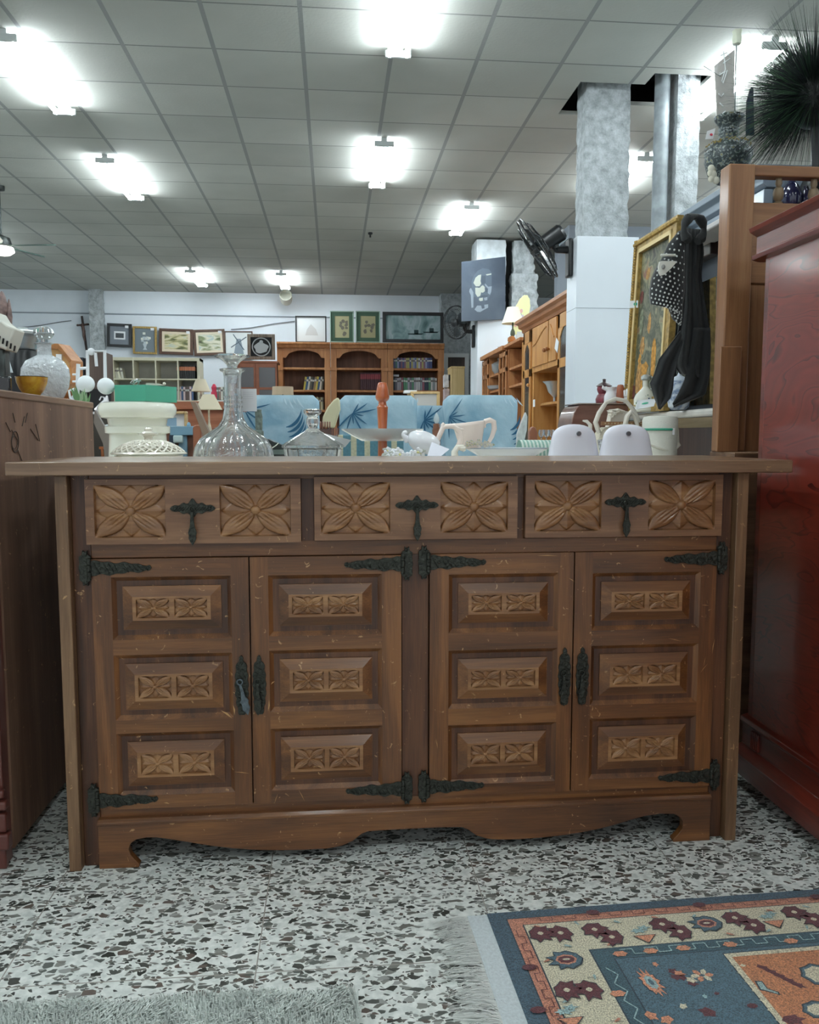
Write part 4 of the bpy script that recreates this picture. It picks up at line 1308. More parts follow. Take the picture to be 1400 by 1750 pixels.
# hanging cables on the wall
mb = MB(); pts = [at(x, y, Y=YW + .05) for x, y in ((36, 560), (70, 556), (105, 550), (122, 548))]; mb.tube(pts, .008, 5)
single('wall_cable', mb, mat('cable_grey', (118, 122, 126), .6), 'thin grey cable stretched across the back wall left of the crucifix', 'cable', pts[0])
mb = MB(); pts = [at(x, y, Y=YW + .05) for x, y in ((395, 563), (430, 560), (470, 553), (504, 549))]; mb.tube(pts, .008, 5)
single('wall_cable', mb, bpy.data.materials['cable_grey'], 'thin grey cable on the back wall left of the pale drawing', 'cable', pts[0])

# bookcases -----------------------------------------------------------------
YBK = 14.3
def shelf_z(y, Y=YBK): return at(600, y, Y=Y).z
def bookcase_unit(px0, px1, label):
    x0, x1 = at(px0, 640, Y=YBK).x, at(px1, 640, Y=YBK).x
    zt = shelf_z(586)
    t = Thing('bookcase', label, 'bookcase', ((x0 + x1) / 2, YBK + .25, 0), 'arched pine bookcases on the back wall')
    for a, b in ((x0, x0 + .1), (x1 - .1, x1)):
        mb = MB(); mb.box(a, b, YBK, YBK + .45, 0, zt - .1)
        mb.box(a - .004, b + .004, YBK - .01, YBK, shelf_z(634), shelf_z(628))
        t.part('side_panel', mb, P_c, bevel=.004)
    mb = MB(); mb.prism([(YBK - .07, zt), (YBK - .07, zt - .03), (YBK - .045, zt - .045), (YBK - .03, zt - .09), (YBK, zt - .1), (YBK + .46, zt - .1), (YBK + .46, zt)], x0 + .0005, x1 - .0005, 'yz')
    t.part('cornice', mb, P_c, bevel=.002)
    # arched head
    za, zb = shelf_z(599), zt - .1
    xa, xb = x0 + .1, x1 - .1
    pts = [(xa, zb), (xa, za - .13)]
    for i in range(13):
        u = i / 12
        pts.append((xa + .05 + (xb - xa - .1) * u, za - .13 + .13 * math.sin(PI * u) ** .45))
    pts += [(xb, za - .13), (xb, zb)]
    mb = MB(); mb.prism(pts[::-1], YBK + .003, YBK + .03); t.part('arch_board', mb, P_c)
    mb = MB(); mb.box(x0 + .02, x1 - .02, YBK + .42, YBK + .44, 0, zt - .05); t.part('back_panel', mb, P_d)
    for y in (630, 668, 702):
        mb = MB(); mb.box(xa - .005, xb + .005, YBK + .015, YBK + .42, shelf_z(y) - .02, shelf_z(y) + .015); t.part('shelf', mb, P_c, bevel=.003)
    mb = MB(); mb.box(xa - .005, xb + .005, YBK + .02, YBK + .42, 0.08, .12); t.part('shelf', mb, P_c)
    return x0, x1
bookcase_unit(474, 565, 'arched pine bookcase, left one of three joined, with a few yellow books')
bookcase_unit(565.5, 662, 'arched pine bookcase, middle one of the three joined, holding the red and black book set')
bookcase_unit(662.5, 759, 'arched pine bookcase, right one of the three joined, with two full rows of books')

BOOKMATS = {}
def bookmat(c):
    if c not in BOOKMATS: BOOKMATS[c] = mat('book_%d_%d_%d' % c, c, .6)
    return BOOKMATS[c]
ORD = ['first', 'second', 'third', 'fourth', 'fifth', 'sixth', 'seventh', 'eighth', 'ninth', 'tenth', 'eleventh', 'twelfth', 'thirteenth', 'fourteenth', 'fifteenth', 'sixteenth', 'seventeenth', 'eighteenth', 'nineteenth', 'twentieth', 'twenty-first', 'twenty-second', 'twenty-third', 'twenty-fourth']
def book_row(px0, px1, ytop, ybot, Y, n, cols, group, where, lean=0, hvar=.06, depth=.16, names=None, band=None):
    r_ = random.Random(int(px0 * 7 + ybot))
    x0, x1 = at(px0, ybot, Y=Y).x, at(px1, ybot, Y=Y).x
    zb, zt = at((px0 + px1) / 2, ybot, Y=Y).z, at((px0 + px1) / 2, ytop, Y=Y).z
    w = (x1 - x0) / n
    for i in range(n):
        ci = i % len(cols) if not names else r_.randrange(len(cols))
        c, cn = cols[ci]
        h = (zt - zb) * (1 - r_.uniform(0, hvar)); ww = w * r_.uniform(.82, .96)
        cx = x0 + (i + .5) * w
        mb = MB()
        ln = math.radians(lean * (1 if i < n - 1 else .6))
        mb.M = Matrix.Translation((cx, Y, zb)) @ Matrix.Rotation(ln, 4, 'Y')
        if band:
            mb.box(-ww / 2, ww / 2, 0, depth, 0, h * .62, 0); mb.box(-ww / 2, ww / 2, 0, depth, h * .62, h * .92, 1); mb.box(-ww / 2, ww / 2, 0, depth, h * .92, h, 0)
            ms = [bookmat(c), bookmat(band)]
        else:
            mb.box(-ww / 2, ww / 2, 0, depth, 0, h, 0)
            mb.box(-ww / 2 - .0003, ww / 2 + .0003, -.002, 0, h * .66, h * .8, 1)
            ms = [bookmat(c), bookmat((206, 204, 198) if sum(c) < 420 else (120, 112, 108))]
        single('book', mb, ms, '%s %s' % (cn, where if n < 2 else ORD[i] + ' from the left ' + where), 'book', (cx, Y, zb), group, smooth=0)
in_the_upper = 'in the upper row of the right bookcase'; in_the_lower = 'in the lower row of the right bookcase'
DVD = [((96, 104, 150), 'blue-violet book'), ((160, 166, 196), 'pale lilac book'), ((76, 84, 124), 'dark blue book'), ((120, 128, 168), 'mid blue book'), ((200, 200, 208), 'whitish book'), ((150, 110, 128), 'mauve book'), ((190, 184, 120), 'yellowish book'), ((96, 140, 128), 'sea-green book')]
book_row(667, 739, 611, 630.5, YBK + .1, 24, DVD, 'books on the upper shelf of the right bookcase', in_the_upper, names=1)
GREYS = [((176, 170, 180), 'pinkish grey book'), ((206, 206, 206), 'off-white book'), ((120, 116, 128), 'dull purple-grey book'), ((150, 160, 166), 'blue-grey book'), ((100, 150, 120), 'green book'), ((60, 74, 86), 'dark slate book'), ((186, 192, 190), 'light grey book'), ((150, 96, 110), 'rose red book')]
book_row(668, 747, 645, 667, YBK + .1, 22, GREYS, 'books on the middle shelf of the right bookcase', in_the_lower, names=1)
mb = MB(); x0, x1, z0, z1 = rect(667, 640, 682, 643.5, YBK + .06); mb.box(x0, x1, YBK + .06, YBK + .25, z0, z1)
single('book', mb, bookmat((196, 190, 196)), 'pale book lying flat on top of the lower row of the right bookcase', 'book', (x0, YBK + .06, z0))
mb = MB(); x0, x1, z0, z1 = rect(691, 665.5, 713, 670, YBK - .02)
book_row(616, 651, 637, 666, YBK + .1, 10, [((66, 36, 42), 'dark red and black bound volume')], 'bound set in the middle bookcase', 'in the middle bookcase', hvar=0, band=(142, 62, 70))
YB1 = [((200, 180, 84), 'yellow book'), ((60, 92, 128), 'blue book'), ((210, 206, 196), 'white book'), ((96, 92, 80), 'grey-brown book'), ((60, 58, 62), 'black book'), ((150, 122, 90), 'tan book')]
book_row(518, 552, 643, 667, YBK + .1, 10, YB1, 'leaning books in the left bookcase', 'leaning in the left bookcase', lean=9)
book_row(476, 483, 638, 667, YBK + .1, 2, [((206, 186, 86), 'tall yellow book'), ((222, 214, 170), 'tall cream book')], 'two tall books at the left end of the left bookcase', 'at the left end of the left bookcase', lean=-5)
book_row(541, 553, 678, 701, YBK + .1, 5, [((206, 196, 160), 'cream book'), ((150, 152, 130), 'olive-grey book'), ((110, 96, 60), 'brown book')], 'books on the low shelf of the left bookcase', 'low in the left bookcase')

# cream cube shelf on a low brown cabinet
YK = 13.9
x0, x1, zb, zt = rect(190, 611, 342, 691, YK)
zlow = .74
t = Thing('cube_shelf', 'cream cube shelf unit with four columns under the wall pictures', 'shelf unit', ((x0 + x1) / 2, YK + .2, zlow))
cols4 = [x0 + (x1 - x0) * i / 4 for i in range(5)]
rows = [zt, at(260, 648, Y=YK).z, at(260, 685, Y=YK).z, zlow]
for i, x in enumerate(cols4):
    w = .045 if i in (0, 4) else .022
    mb = MB(); mb.box(x - (w if i == 4 else w / 2 if i else 0), x + (w if i == 0 else w / 2 if i < 4 else 0), YK, YK + .38, zlow, zt)
    t.part('upright', mb, M_cream, bevel=.003)
for i, z in enumerate(rows):
    w = .05 if i in (0, 3) else .022
    mb = MB(); mb.box(x0, x1, YK + .002, YK + .38, z - (w if i == 0 else 0 if i == 3 else w / 2), z + (0 if i == 0 else w if i == 3 else w / 2)); t.part('shelf', mb, M_cream, bevel=.003)
mb = MB(); mb.box(x0, x1, YK + .36, YK + .38, zlow, zt); t.part('back_panel', mb, mat('shelf_back', (178, 176, 168), .7))
t2 = Thing('low_cabinet', 'low brown cabinet carrying the cream cube shelf', 'cabinet', ((x0 + x1) / 2, YK + .2, 0))
mb = MB(); mb.box(x0 - .1, x1 + .1, YK - .05, YK + .45, 0, zlow - .002); t2.part('body', mb, P_d)
book_row(194, 212, 628, 647, YK + .08, 4, [((222, 218, 196), 'cream leaning book'), ((206, 204, 190), 'pale leaning book')], 'leaning books in the top left cube', 'in the top left cube', lean=-14)
book_row(302, 334, 625, 647, YK + .08, 9, [((48, 48, 50), 'black volume with orange top')], 'dark volumes in the top right cube', 'in the top right cube', hvar=0, band=(206, 130, 96))
book_row(193, 209, 662, 684, YK + .08, 4, [((222, 222, 220), 'white book'), ((200, 198, 190), 'pale grey book')], 'white books in the second left cube', 'in the lower left cube')
book_row(303, 331, 660, 684, YK + .08, 8, [((90, 110, 150), 'blue book'), ((220, 220, 222), 'white book'), ((232, 210, 212), 'pink-white book'), ((110, 92, 88), 'brown book')], 'mixed books in the second right cube', 'in the lower right cube', names=1)

# low white bookcase behind the decanter
x0, x1, zb, zt = rect(345, 659, 408, 684, 13.2)
t = Thing('low_bookcase', 'white open shelf with small books behind the decanter neck', 'bookcase', ((x0 + x1) / 2, 13.35, 0))
mb = MB(); mb.box(x0, x1, 13.2, 13.5, zb - .04, zb); t.part('shelf', mb, M_white, bevel=.003)
for q in (x0, x1 - .03):
    mb = MB(); mb.box(q, q + .03, 13.2, 13.5, 0, zb - .04); t.part('side_panel', mb, M_white, bevel=.003)
mb = MB(); mb.box(x0 + .03, x1 - .03, 13.47, 13.5, 0, zb - .04); t.part('back_panel', mb, mat('shelf_shadow', (150, 152, 156), .7))
book_row(370, 404, 661, 683.5, 13.25, 9, [((200, 196, 186), 'pale paperback'), ((226, 222, 212), 'white paperback'), ((150, 120, 110), 'reddish-brown paperback'), ((120, 124, 120), 'grey paperback')], 'paperbacks on the white open shelf', 'on the white open shelf', names=1)
c = at(366, 678, Y=13.25); z0 = zb
mb = MB(); mb.lathe([(.045, 0), (.05, .03), (.05, .12), (.035, .15), (.04, .18), (.045, .2), (.02, .25), (0, .26)], (c.x, 13.27, z0), 16)
single('figurine', mb, mat('pink_red', (212, 66, 92), .4), 'small bright pink-red figurine at the left end of the white open shelf', 'figurine', (c.x, 13.27, z0))

# red-brown cabinet with dark glass doors
YG = 13.5
x0, x1, _, zt = rect(405, 617, 474, 690, YG)
t = Thing('glass_door_cabinet', 'red-brown cabinet with two dark glass doors under the round-emblem plaque', 'cabinet', ((x0 + x1) / 2, YG + .2, 0))
Pm = mat('red_brown_wood', (150, 88, 62), .45, noise=.08, nscale=8)
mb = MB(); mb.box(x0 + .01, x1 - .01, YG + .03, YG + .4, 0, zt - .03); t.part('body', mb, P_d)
mb = MB(); mb.box(x0 - .02, x1 + .02, YG - .01, YG + .42, zt - .03, zt); t.part('top_board', mb, Pm, bevel=.004)
xm = at(437, 650, Y=YG).x
for a, b in ((x0, xm), (xm, x1)):
    za = at(440, 664, Y=YG).z
    mb = MB(); plate(mb, a + .002, b - .002, .1, zt - .032, [(a + .055, b - .03, za + .02, zt - .1), (a + .055, b - .03, .5, za - .02)], YG, YG + .028)
    d = t.part('door', mb, Pm, bevel=.003)
    mb = MB(); mb.box(a + .05, b - .025, YG + .012, YG + .016, .5, zt - .1); t.part('glass', mb, M_dkglass, d)

# door in white frame behind the striped partition, pine box in front
x0, x1, z0, z1 = rect(759, 604, 801, 690, 15.1)
mb = MB(); plate(mb, x0, x1, 0, z1, [(x0 + .07, x1 - .07, -1, z1 - .07)], 15.08, 15.16); struct('trim_8', mb, M_white)
mb = MB(); mb.box(x0 + .07, x1 - .07, 15.12, 15.15, .02, z1 - .07); struct('door_1', mb, wood('dark_door', (50, 40, 36), (68, 54, 48), (84, 68, 60), 'z', .5, .5))
x0, x1, z0, z1 = rect(771.5, 626, 794, 690, 12.5)
t = Thing('pine_box_shelf', 'pale pine narrow cupboard in front of the dark door', 'cupboard', ((x0 + x1) / 2, 12.7, 0))
pm = wood('pale_pine', (184, 152, 100), (200, 170, 118), (214, 186, 136), 'z', .8, .5, contrast=.6)
mb = MB(); mb.box(x0, x1, 12.5, 12.9, 0, z1 - .03); t.part('body', mb, pm, bevel=.004)
mb = MB(); mb.box(x0 - .006, x1 + .006, 12.49, 12.91, z1 - .03, z1); t.part('top_board', mb, pm, bevel=.004)
for (a, b, c_, d, cc, lb) in ((760, 640, 768, 662, (210, 206, 208), 'white folded papers piled left of the pine cupboard'), (766, 640, 771, 650, (40, 44, 50), 'small black box on the pile left of the pine cupboard'), (760, 664, 769, 700, (196, 176, 176), 'pinkish bundle low beside the pine cupboard')):
    x0, x1, z0, z1 = rect(a, b, c_, d, 12.6)
    mb = MB(); mb.box(x0, x1, 12.62, 12.8, z0 if 'bundle' not in lb else 0.0, z1)
    single('bundle' if 'box' not in lb else 'small_box', mb, mat('bundle_' + lb.split()[0], cc, .8, noise=.2, nscale=14), lb, 'bundle' if 'box' not in lb else 'box', (x0, 12.62, z0 if 'bundle' not in lb else 0), bevel=.01)
# white desk with pine edge in front of the right bookcase
x0, x1, z0, z1 = rect(702, 669, 752, 694, 10.5)
t = Thing('writing_desk', 'small white-fronted desk with pine frame before the right bookcase', 'desk', ((x0 + x1) / 2, 10.8, 0))
mb = MB(); mb.box(x0, x1, 10.5, 11, z1 - .03, z1); t.part('top_board', mb, pm, bevel=.003)
for q in (x0, x1 - .04):
    mb = MB(); mb.box(q, q + .04, 10.5, 11, 0, z1 - .03); t.part('side_panel', mb, pm, bevel=.003)
mb = MB(); mb.box(x0 + .04, x1 - .04, 10.52, 10.54, .1, z1 - .03); t.part('front_panel', mb, mat('desk_white', (196, 194, 190), .6))
x0, x1, z0, z1 = rect(692, 664.5, 713, 669, 10.52)
mb = MB(); mb.box(x0, x1, 10.55, 10.75, z1 - .05, z1 - .015); 
single('book', mb, M_paper, 'white closed book lying on the left end of the small desk', 'book', (x0, 10.55, z1 - .05), bevel=.003)

# ------------------------------------------------------------------ far right: buddha canvas, fans, pine wall units
YP = 10.80
c = [at(789, 549, Y=YP - .1), at(864, 545.5, Y=YP), at(864, 438.5, Y=YP), at(789, 447.5, Y=YP - .1)]
t = Thing('canvas_print', 'dark blue-grey canvas print of a serene stone face on the far column', 'canvas', ((c[0] + c[1]) / 2))
mb = MB(); off = Vector((.0, .03, 0)); mb.hexa(c, [p + off for p in c])
t.part('canvas', mb, painting('blue_grey_canvas', [(48, 58, 70), (58, 68, 82), (80, 90, 102)], 1.2, 3))
Ocv, ex, ez = c[0], (c[1] - c[0]), (c[3] - c[0])
def CV(u, v, d=.003): return Ocv + ex * u + ez * v + Vector((0, -d, 0))
def blob(mb, pts, mi, d): mb.add([CV((x - 120) / 1000, (1560 - y) / 1380, d) for x, y in pts], [tuple(range(len(pts)))[::-1]], mi)
mb = MB()
blob(mb, [(345, 640), (400, 500), (480, 400), (600, 340), (740, 370), (800, 460), (800, 700), (790, 950), (700, 1100), (520, 1110), (430, 1000), (380, 1020), (350, 800)], 0, .002)
blob(mb, [(430, 560), (500, 500), (560, 490), (545, 640), (560, 700), (520, 760), (440, 760), (385, 680)], 1, .004)
blob(mb, [(425, 790), (520, 790), (560, 760), (600, 740), (640, 780), (645, 880), (600, 915), (560, 905), (540, 990), (480, 1010), (430, 930)], 1, .004)
blob(mb, [(660, 490), (790, 470), (790, 500), (690, 515)], 1, .004)
blob(mb, [(720, 820), (800, 790), (790, 900), (760, 970), (710, 930)], 2, .004)
blob(mb, [(650, 700), (720, 780), (800, 770), (800, 800), (710, 820), (645, 740)], 2, .0045)
blob(mb, [(640, 800), (700, 820), (700, 900), (650, 910)], 3, .005)
blob(mb, [(570, 520), (660, 520), (660, 690), (600, 720), (560, 690)], 3, .004)
blob(mb, [(515, 1040), (600, 1030), (600, 1100), (540, 1110), (510, 1080)], 1, .0045)
blob(mb, [(620, 1040), (700, 1020), (700, 1090), (640, 1100)], 2, .0045)
blob(mb, [(520, 990), (620, 975), (720, 985), (700, 1010), (560, 1012)], 3, .005)
blob(mb, [(480, 775), (560, 765), (530, 795), (480, 795)], 3, .005)
blob(mb, [(330, 790), (360, 850), (385, 900), (385, 1250), (340, 1260), (325, 960), (290, 880), (300, 820)], 2, .004)
blob(mb, [(410, 1300), (470, 1210), (560, 1215), (580, 1290), (640, 1280), (630, 1200), (720, 1190), (720, 1270), (620, 1320), (540, 1365), (470, 1355)], 2, .004)
t.part('printed_face', mb, [mat('face_grey', (84, 95, 107), .7), mat('face_light', (176, 180, 170), .7), mat('face_mid', (134, 144, 154), .7), mat('face_shadow', (72, 82, 93), .7)], smooth=0)

def wall_fan(label, disc, motor, wall, Y, rad, nrm, plate_z, plateX):
    """caged fan: centre, unit normal, wall plate"""
    t = Thing('wall_fan', label, 'fan', (plateX, wall.y, plate_z[0]), 'black wall fans')
    D = Vector(disc); n = Vector(nrm).normalized()
    q = n.to_track_quat('Z', 'Y').to_matrix().to_4x4()
    mb = MB(); mb.M = Matrix.Translation(D) @ q
    for k, (r, z) in enumerate(((rad, 0), (rad * .99, .03), (rad * .45, .06), (rad * .8, .055), (rad * .8, -.03), (rad * .45, -.05))):
        mb.tube([(r * math.cos(a), r * math.sin(a), z) for a in np.linspace(0, 2 * PI, 33)[:-1]], .006 if k < 2 else .0025, 5, closed=True)
    for k in range(36):
        a = 2 * PI * k / 36
        mb.tube([(.05 * math.cos(a), .05 * math.sin(a), .065), (rad * .7 * math.cos(a), rad * .7 * math.sin(a), .06), (rad * math.cos(a), rad * math.sin(a), .015), (rad * .7 * math.cos(a), rad * .7 * math.sin(a), -.04), (.06 * math.cos(a), .06 * math.sin(a), -.055)], .0016, 4)
    t.part('cage', mb, M_black)
    for k in range(3):
        a = 2 * PI * k / 3 + .5
        mb = MB(); mb.M = Matrix.Translation(D) @ q @ Matrix.Rotation(a, 4, 'Z') @ Matrix.Rotation(.35, 4, 'X')
        pts = [(.03, -.02), (rad * .4, -.09), (rad * .8, -.1), (rad * .88, .0), (rad * .75, .08), (rad * .4, .06), (.03, .02)]
        mb.prism(pts, -.003, .003, 'xy')
        t.part('blade', mb, mat('blade_smoke', (52, 58, 60), .25) if 'blade_smoke' not in bpy.data.materials else bpy.data.materials['blade_smoke'])
    mb = MB(); mb.M = Matrix.Translation(D) @ q
    mb.lathe([(.03, .0), (.05, .02), (.055, .06), (0, .075)], (0, 0, 0), 16)
    mb.lathe([(.045, -.04), (.062, -.06), (.066, -.2), (.05, -.22), (.0, -.22)], (0, 0, 0), 20)
    t.part('motor', mb, M_black)
    mb = MB(); M0 = D - n * .13
    mb.tube([M0, M0 + Vector((.02, 0, -.07)), Vector((plateX - .12, wall.y, plate_z[0] + (plate_z[1] - plate_z[0]) * .72)), Vector((plateX, wall.y, plate_z[0] + (plate_z[1] - plate_z[0]) * .72))], [.03, .028, .026, .03], 10)
    t.part('arm', mb, M_black)
    mb = MB(); mb.box(plateX - .035, plateX - .001, wall.y - .055, wall.y + .055, plate_z[0], plate_z[1]); t.part('wall_plate', mb, M_black, bevel=.012)
    mb = MB(); mb.lathe([(.02, 0), (.026, .006), (0, .01)], (0, 0, 0), 14)
    return t
Yf = 6.36
D = at(921, 424, Y=Yf); a0 = at(985, 500, Y=6.22).x
wall_fan('large black oscillating wall fan on the white-clad column, tilted downwards', D, None, Vector((a0, Yf, 0)), Yf, .26, (-.80, .25, -.56), (at(978, 474, Y=Yf).z, at(978, 409, Y=Yf).z), a0 - .002)
Yf = 11.05
D = at(781, 551, Y=Yf - .1); a1 = at(816, 600, Y=YC - .08).x
wall_fan('small distant black wall fan left of the pale far column', D, None, Vector((a1, Yf, 0)), Yf, .215, (-.72, -.62, -.12), (at(806, 594, Y=Yf).z, at(806, 556, Y=Yf).z), a1 - .002)

# tall pine wall unit running away along the right side
XU = 1.965
def UX(px_, py_): return at(px_, py_, X=XU)
yfar, ynear = UX(897, 600).y, UX(978, 600).y
ztop = 2.06
t = Thing('pine_wall_unit', 'tall honey-pine wall unit with arched doors and glass side doors behind the white column', 'wall unit', (XU + .25, (yfar + ynear) / 2, 0))
mb = MB(); mb.prism([(XU - .09, ztop), (XU - .09, ztop - .03), (XU - .06, ztop - .045), (XU - .055, ztop - .075), (XU - .02, ztop - .09), (XU - .015, ztop - .12), (XU + .45, ztop - .12), (XU + .45, ztop)], ynear - .3, yfar + .06)
t.part('cornice', mb, wood('cornice_pine', (150, 92, 56), (170, 110, 70), (186, 128, 86), 'y', .8, .4, coat=.3), bevel=.002)
def yy(px_): return UX(px_, 650).y
y_a, y_b, y_c, y_d, y_e = yfar, yy(911), yy(918), yy(955), yy(961)
zs = lambda py_, px_: at(px_, py_, X=XU).z
z_mid_top, z_mid_bot = zs(548, 918), zs(632, 918)
mb = MB(); mb.box(XU + .42, XU + .45, ynear - .3, yfar, 0, ztop - .12); t.part('back_panel', mb, PINE)
mb = MB(); mb.box(XU, XU + .42, yfar - .03, yfar, 0, ztop - .12); t.part('side_panel', mb, PINE)
for y0_ in (y_b, y_d):
    mb = MB(); mb.box(XU, XU + .42, y0_ - .03, y0_ + .03, 0, ztop - .12); t.part('divider', mb, PINE, bevel=.003)
def side_door(ya, yb, nm):
    # glass door lying in the X plane, ya > yb
    mb = MB()
    zl, zh = .1, ztop - .13
    zmid = zs(640, 900)
    def pl(y0, y1, z0, z1): mb.box(XU - .022, XU - .002, min(y0, y1), max(y0, y1), z0, z1)
    pl(ya, ya - .055, zl, zh); pl(yb, yb + .055, zl, zh); pl(ya, yb, zh - .12, zh); pl(ya, yb, zmid - .04, zmid + .04); pl(ya, yb, zl, zl + .08)
    # arched corner pieces
    for s, y0 in ((-1, ya - .055), (1, yb + .055)):
        pts = [(y0, zh - .12), (y0, zh - .2), (y0 + s * .05, zh - .15), (y0 + s * .1, zh - .12)]
        mb.prism(pts, XU - .021, XU - .003, 'yz')
    d = t.part('door', mb, PINE, bevel=.003)
    mb = MB(); mb.box(XU - .014, XU - .010, min(ya, yb) + .04, max(ya, yb) - .04, zl + .05, zh - .1); t.part('glass', mb, mat('smoky_glass', (150, 160, 164), .08, trans=.85) if 'smoky_glass' not in bpy.data.materials else bpy.data.materials['smoky_glass'], d)
    mb = MB(); mb.ball((XU - .035, yb + .03, zmid - .12), .018, 10); t.part('knob', mb, PINE, d)
side_door(y_a - .03, y_b + .03, 'a'); side_door(y_d - .03, ynear - .28, 'b')
# inner shelves behind the glass
for z in (.5, .95, 1.25, 1.55):
    mb = MB(); mb.box(XU + .02, XU + .42, y_b + .03, y_a - .03, z, z + .018); t.part('shelf', mb, PINE)
# upper doors with curved relief
ymid = yy(940)
for (ya, yb, flip) in ((y_b - .03, ymid + .012, 1), (ymid - .012, y_d + .03, -1)):
    mb = MB(); mb.box(XU - .022, XU - .002, yb + .004, ya - .004, z_mid_bot + .03, ztop - .13)
    n = 10
    rel = [(ya - .05 + (yb - ya + .1) * i / n, ztop - .24 + (.06 * math.sin((i / n - .5) * PI) * flip)) for i in range(n + 1)]
    mb.tube([(XU - .024, p, q) for p, q in rel], .009, 6)
    d = t.part('door', mb, PINE, bevel=.003)
    mb = MB(); ky = ymid + flip * .05
    mb.ball((XU - .045, ky, (z_mid_bot + ztop - .13) / 2 - .06), .02, 10); mb.tube([(XU - .02, ky, (z_mid_bot + ztop - .13) / 2 - .06), (XU - .045, ky, (z_mid_bot + ztop - .13) / 2 - .06)], .009, 8)
    t.part('knob', mb, mat('knob_brown', (140, 84, 40), .4) if 'knob_brown' not in bpy.data.materials else bpy.data.materials['knob_brown'], d)
mb = MB(); mb.box(XU - .01, XU + .4, y_d, y_b, z_mid_bot - .02, z_mid_bot + .03); t.part('shelf', mb, PINE)
for py_ in (693,):
    z = zs(py_, 921)
    mb = MB(); n = 12
    pts = [(XU + .4, y_b - .03), (XU + .4, y_d + .03)] + [(XU + .02 - .05 * math.sin(PI * i / n) + .05, y_d + .03 + (y_b - y_d - .06) * i / n) for i in range(n + 1)]
    mb.prism([(p, q) for p, q in pts], z, z + .022, 'xy'); t.part('shelf', mb, PINE)
mb = MB(); p = at(952, 590, X=XU - .026); mb.M = Matrix.Translation(p) @ Matrix.Rotation(.5, 4, 'X'); mb.box(-.002, 0, -.05, .05, -.05, .05); t.part('price_tag', mb, M_paper)
mb = MB(); p = at(913, 690, X=XU - .026); mb.M = Matrix.Translation(p); mb.box(-.002, 0, -.04, .04, -.03, .04); t.part('price_tag', mb, M_paper)
zsh = zs(693, 921) + .022
c = at(946, 690, X=XU + .12)
mb = MB(); mb.lathe([(.05, 0), (.055, .006), (.012, .015), (.012, .05), (.06, .1), (.085, .17), (.12, .2), (.115, .2), (.075, .165), (.0, .11)], (XU + .13, c.y, zsh), 24)
single('glass_bowl', mb, mat('silver_glass', (190, 196, 200), .12, .5), 'silvery footed bowl on the open shelf of the pine wall unit', 'bowl', (XU + .13, c.y, zsh))

# lower pine unit beyond
XV = 1.975
yv0, yv1 = at(893, 600, X=XV).y, at(827, 600, X=XV).y
zv = at(828, 610, X=XV).z
t = Thing('pine_display_unit', 'lower honey-pine display unit with open shelves beyond the tall one', 'wall unit', (XV + .2, (yv0 + yv1) / 2, 0))
mb = MB(); mb.prism([(XV + .0, 0), (XV + .42, 0), (XV + .42, 1.98), (XV + .3, 1.98), (XV + .12, 1.90), (XV, 1.86)], yv0 - .02, yv0 + .02)
t.part('side_panel', mb, PINE)
ya, yb, yc = at(868, 640, X=XV).y, at(855, 640, X=XV).y, at(836, 640, X=XV).y
mb = MB(); mb.box(XV - .05, XV + .42, yv1, ya + .1, zv - .05, zv); mb.box(XV - .03, XV + .42, ya + .1, yv0, zv - .035, zv + .0); t.part('cornice', mb, P_c, bevel=.005)
for q in (yv1 - .02, yc, yb, ya):
    mb = MB(); mb.box(XV, XV + .4, q - .02, q + .02, 0, zv - .05); t.part('divider', mb, P_c, bevel=.003)
mb = MB(); mb.box(XV + .4, XV + .42, yv1, yv0, 0, zv); t.part('back_panel', mb, P_d)
for z in (.6, at(845, 665, X=XV).z - .02, at(845, 640, X=XV).z):
    mb = MB(); mb.box(XV + .01, XV + .4, yc, yv0, z - .015, z + .01); t.part('shelf', mb, P_c)
for (q0, q1) in ((yb, ya), (yv1, yc)):
    q0, q1 = min(q0, q1), max(q0, q1)
    mb = MB(); plate_y = [(q0, q0 + .05), (q1 - .05, q1), ((q0 + q1) / 2 - .015, (q0 + q1) / 2 + .015)]
    for a, b in plate_y: mb.box(XV - .02, XV - .002, a, b, .3, zv - .06)
    for z in (.3, at(845, 643, X=XV).z, zv - .12): mb.box(XV - .02, XV - .002, q0, q1, z, z + .05)
    t.part('door', mb, P_c, bevel=.002)
for (px_, py_, nm, cc) in ((848, 637, 'glass jar', (186, 190, 190)), (847, 674, 'glass dish', (196, 200, 204))):
    p = at(px_, py_, X=XV + .08)
    zz = at(845, 640, X=XV).z + .01 if py_ < 650 else at(845, 665, X=XV).z - .01
    mb = MB(); mb.lathe([(.05, 0), (.09, .06), (.1, .14), (.07, .16), (.02, .18), (.03, .21), (0, .23)] if py_ < 650 else [(.07, 0), (.13, .03), (.15, .07), (.14, .07), (0, .02)], (XV + .12, p.y, zz), 18)
    single('lidded_glass_jar' if py_ < 650 else 'glass_dish', mb, mat('glassware' + str(py_), cc, .15, trans=.3), ('lidded clear jar on the upper shelf' if py_ < 650 else 'low clear dish on the lower shelf') + ' of the lower pine unit', 'jar' if py_ < 650 else 'dish', (XV + .12, p.y, zz))

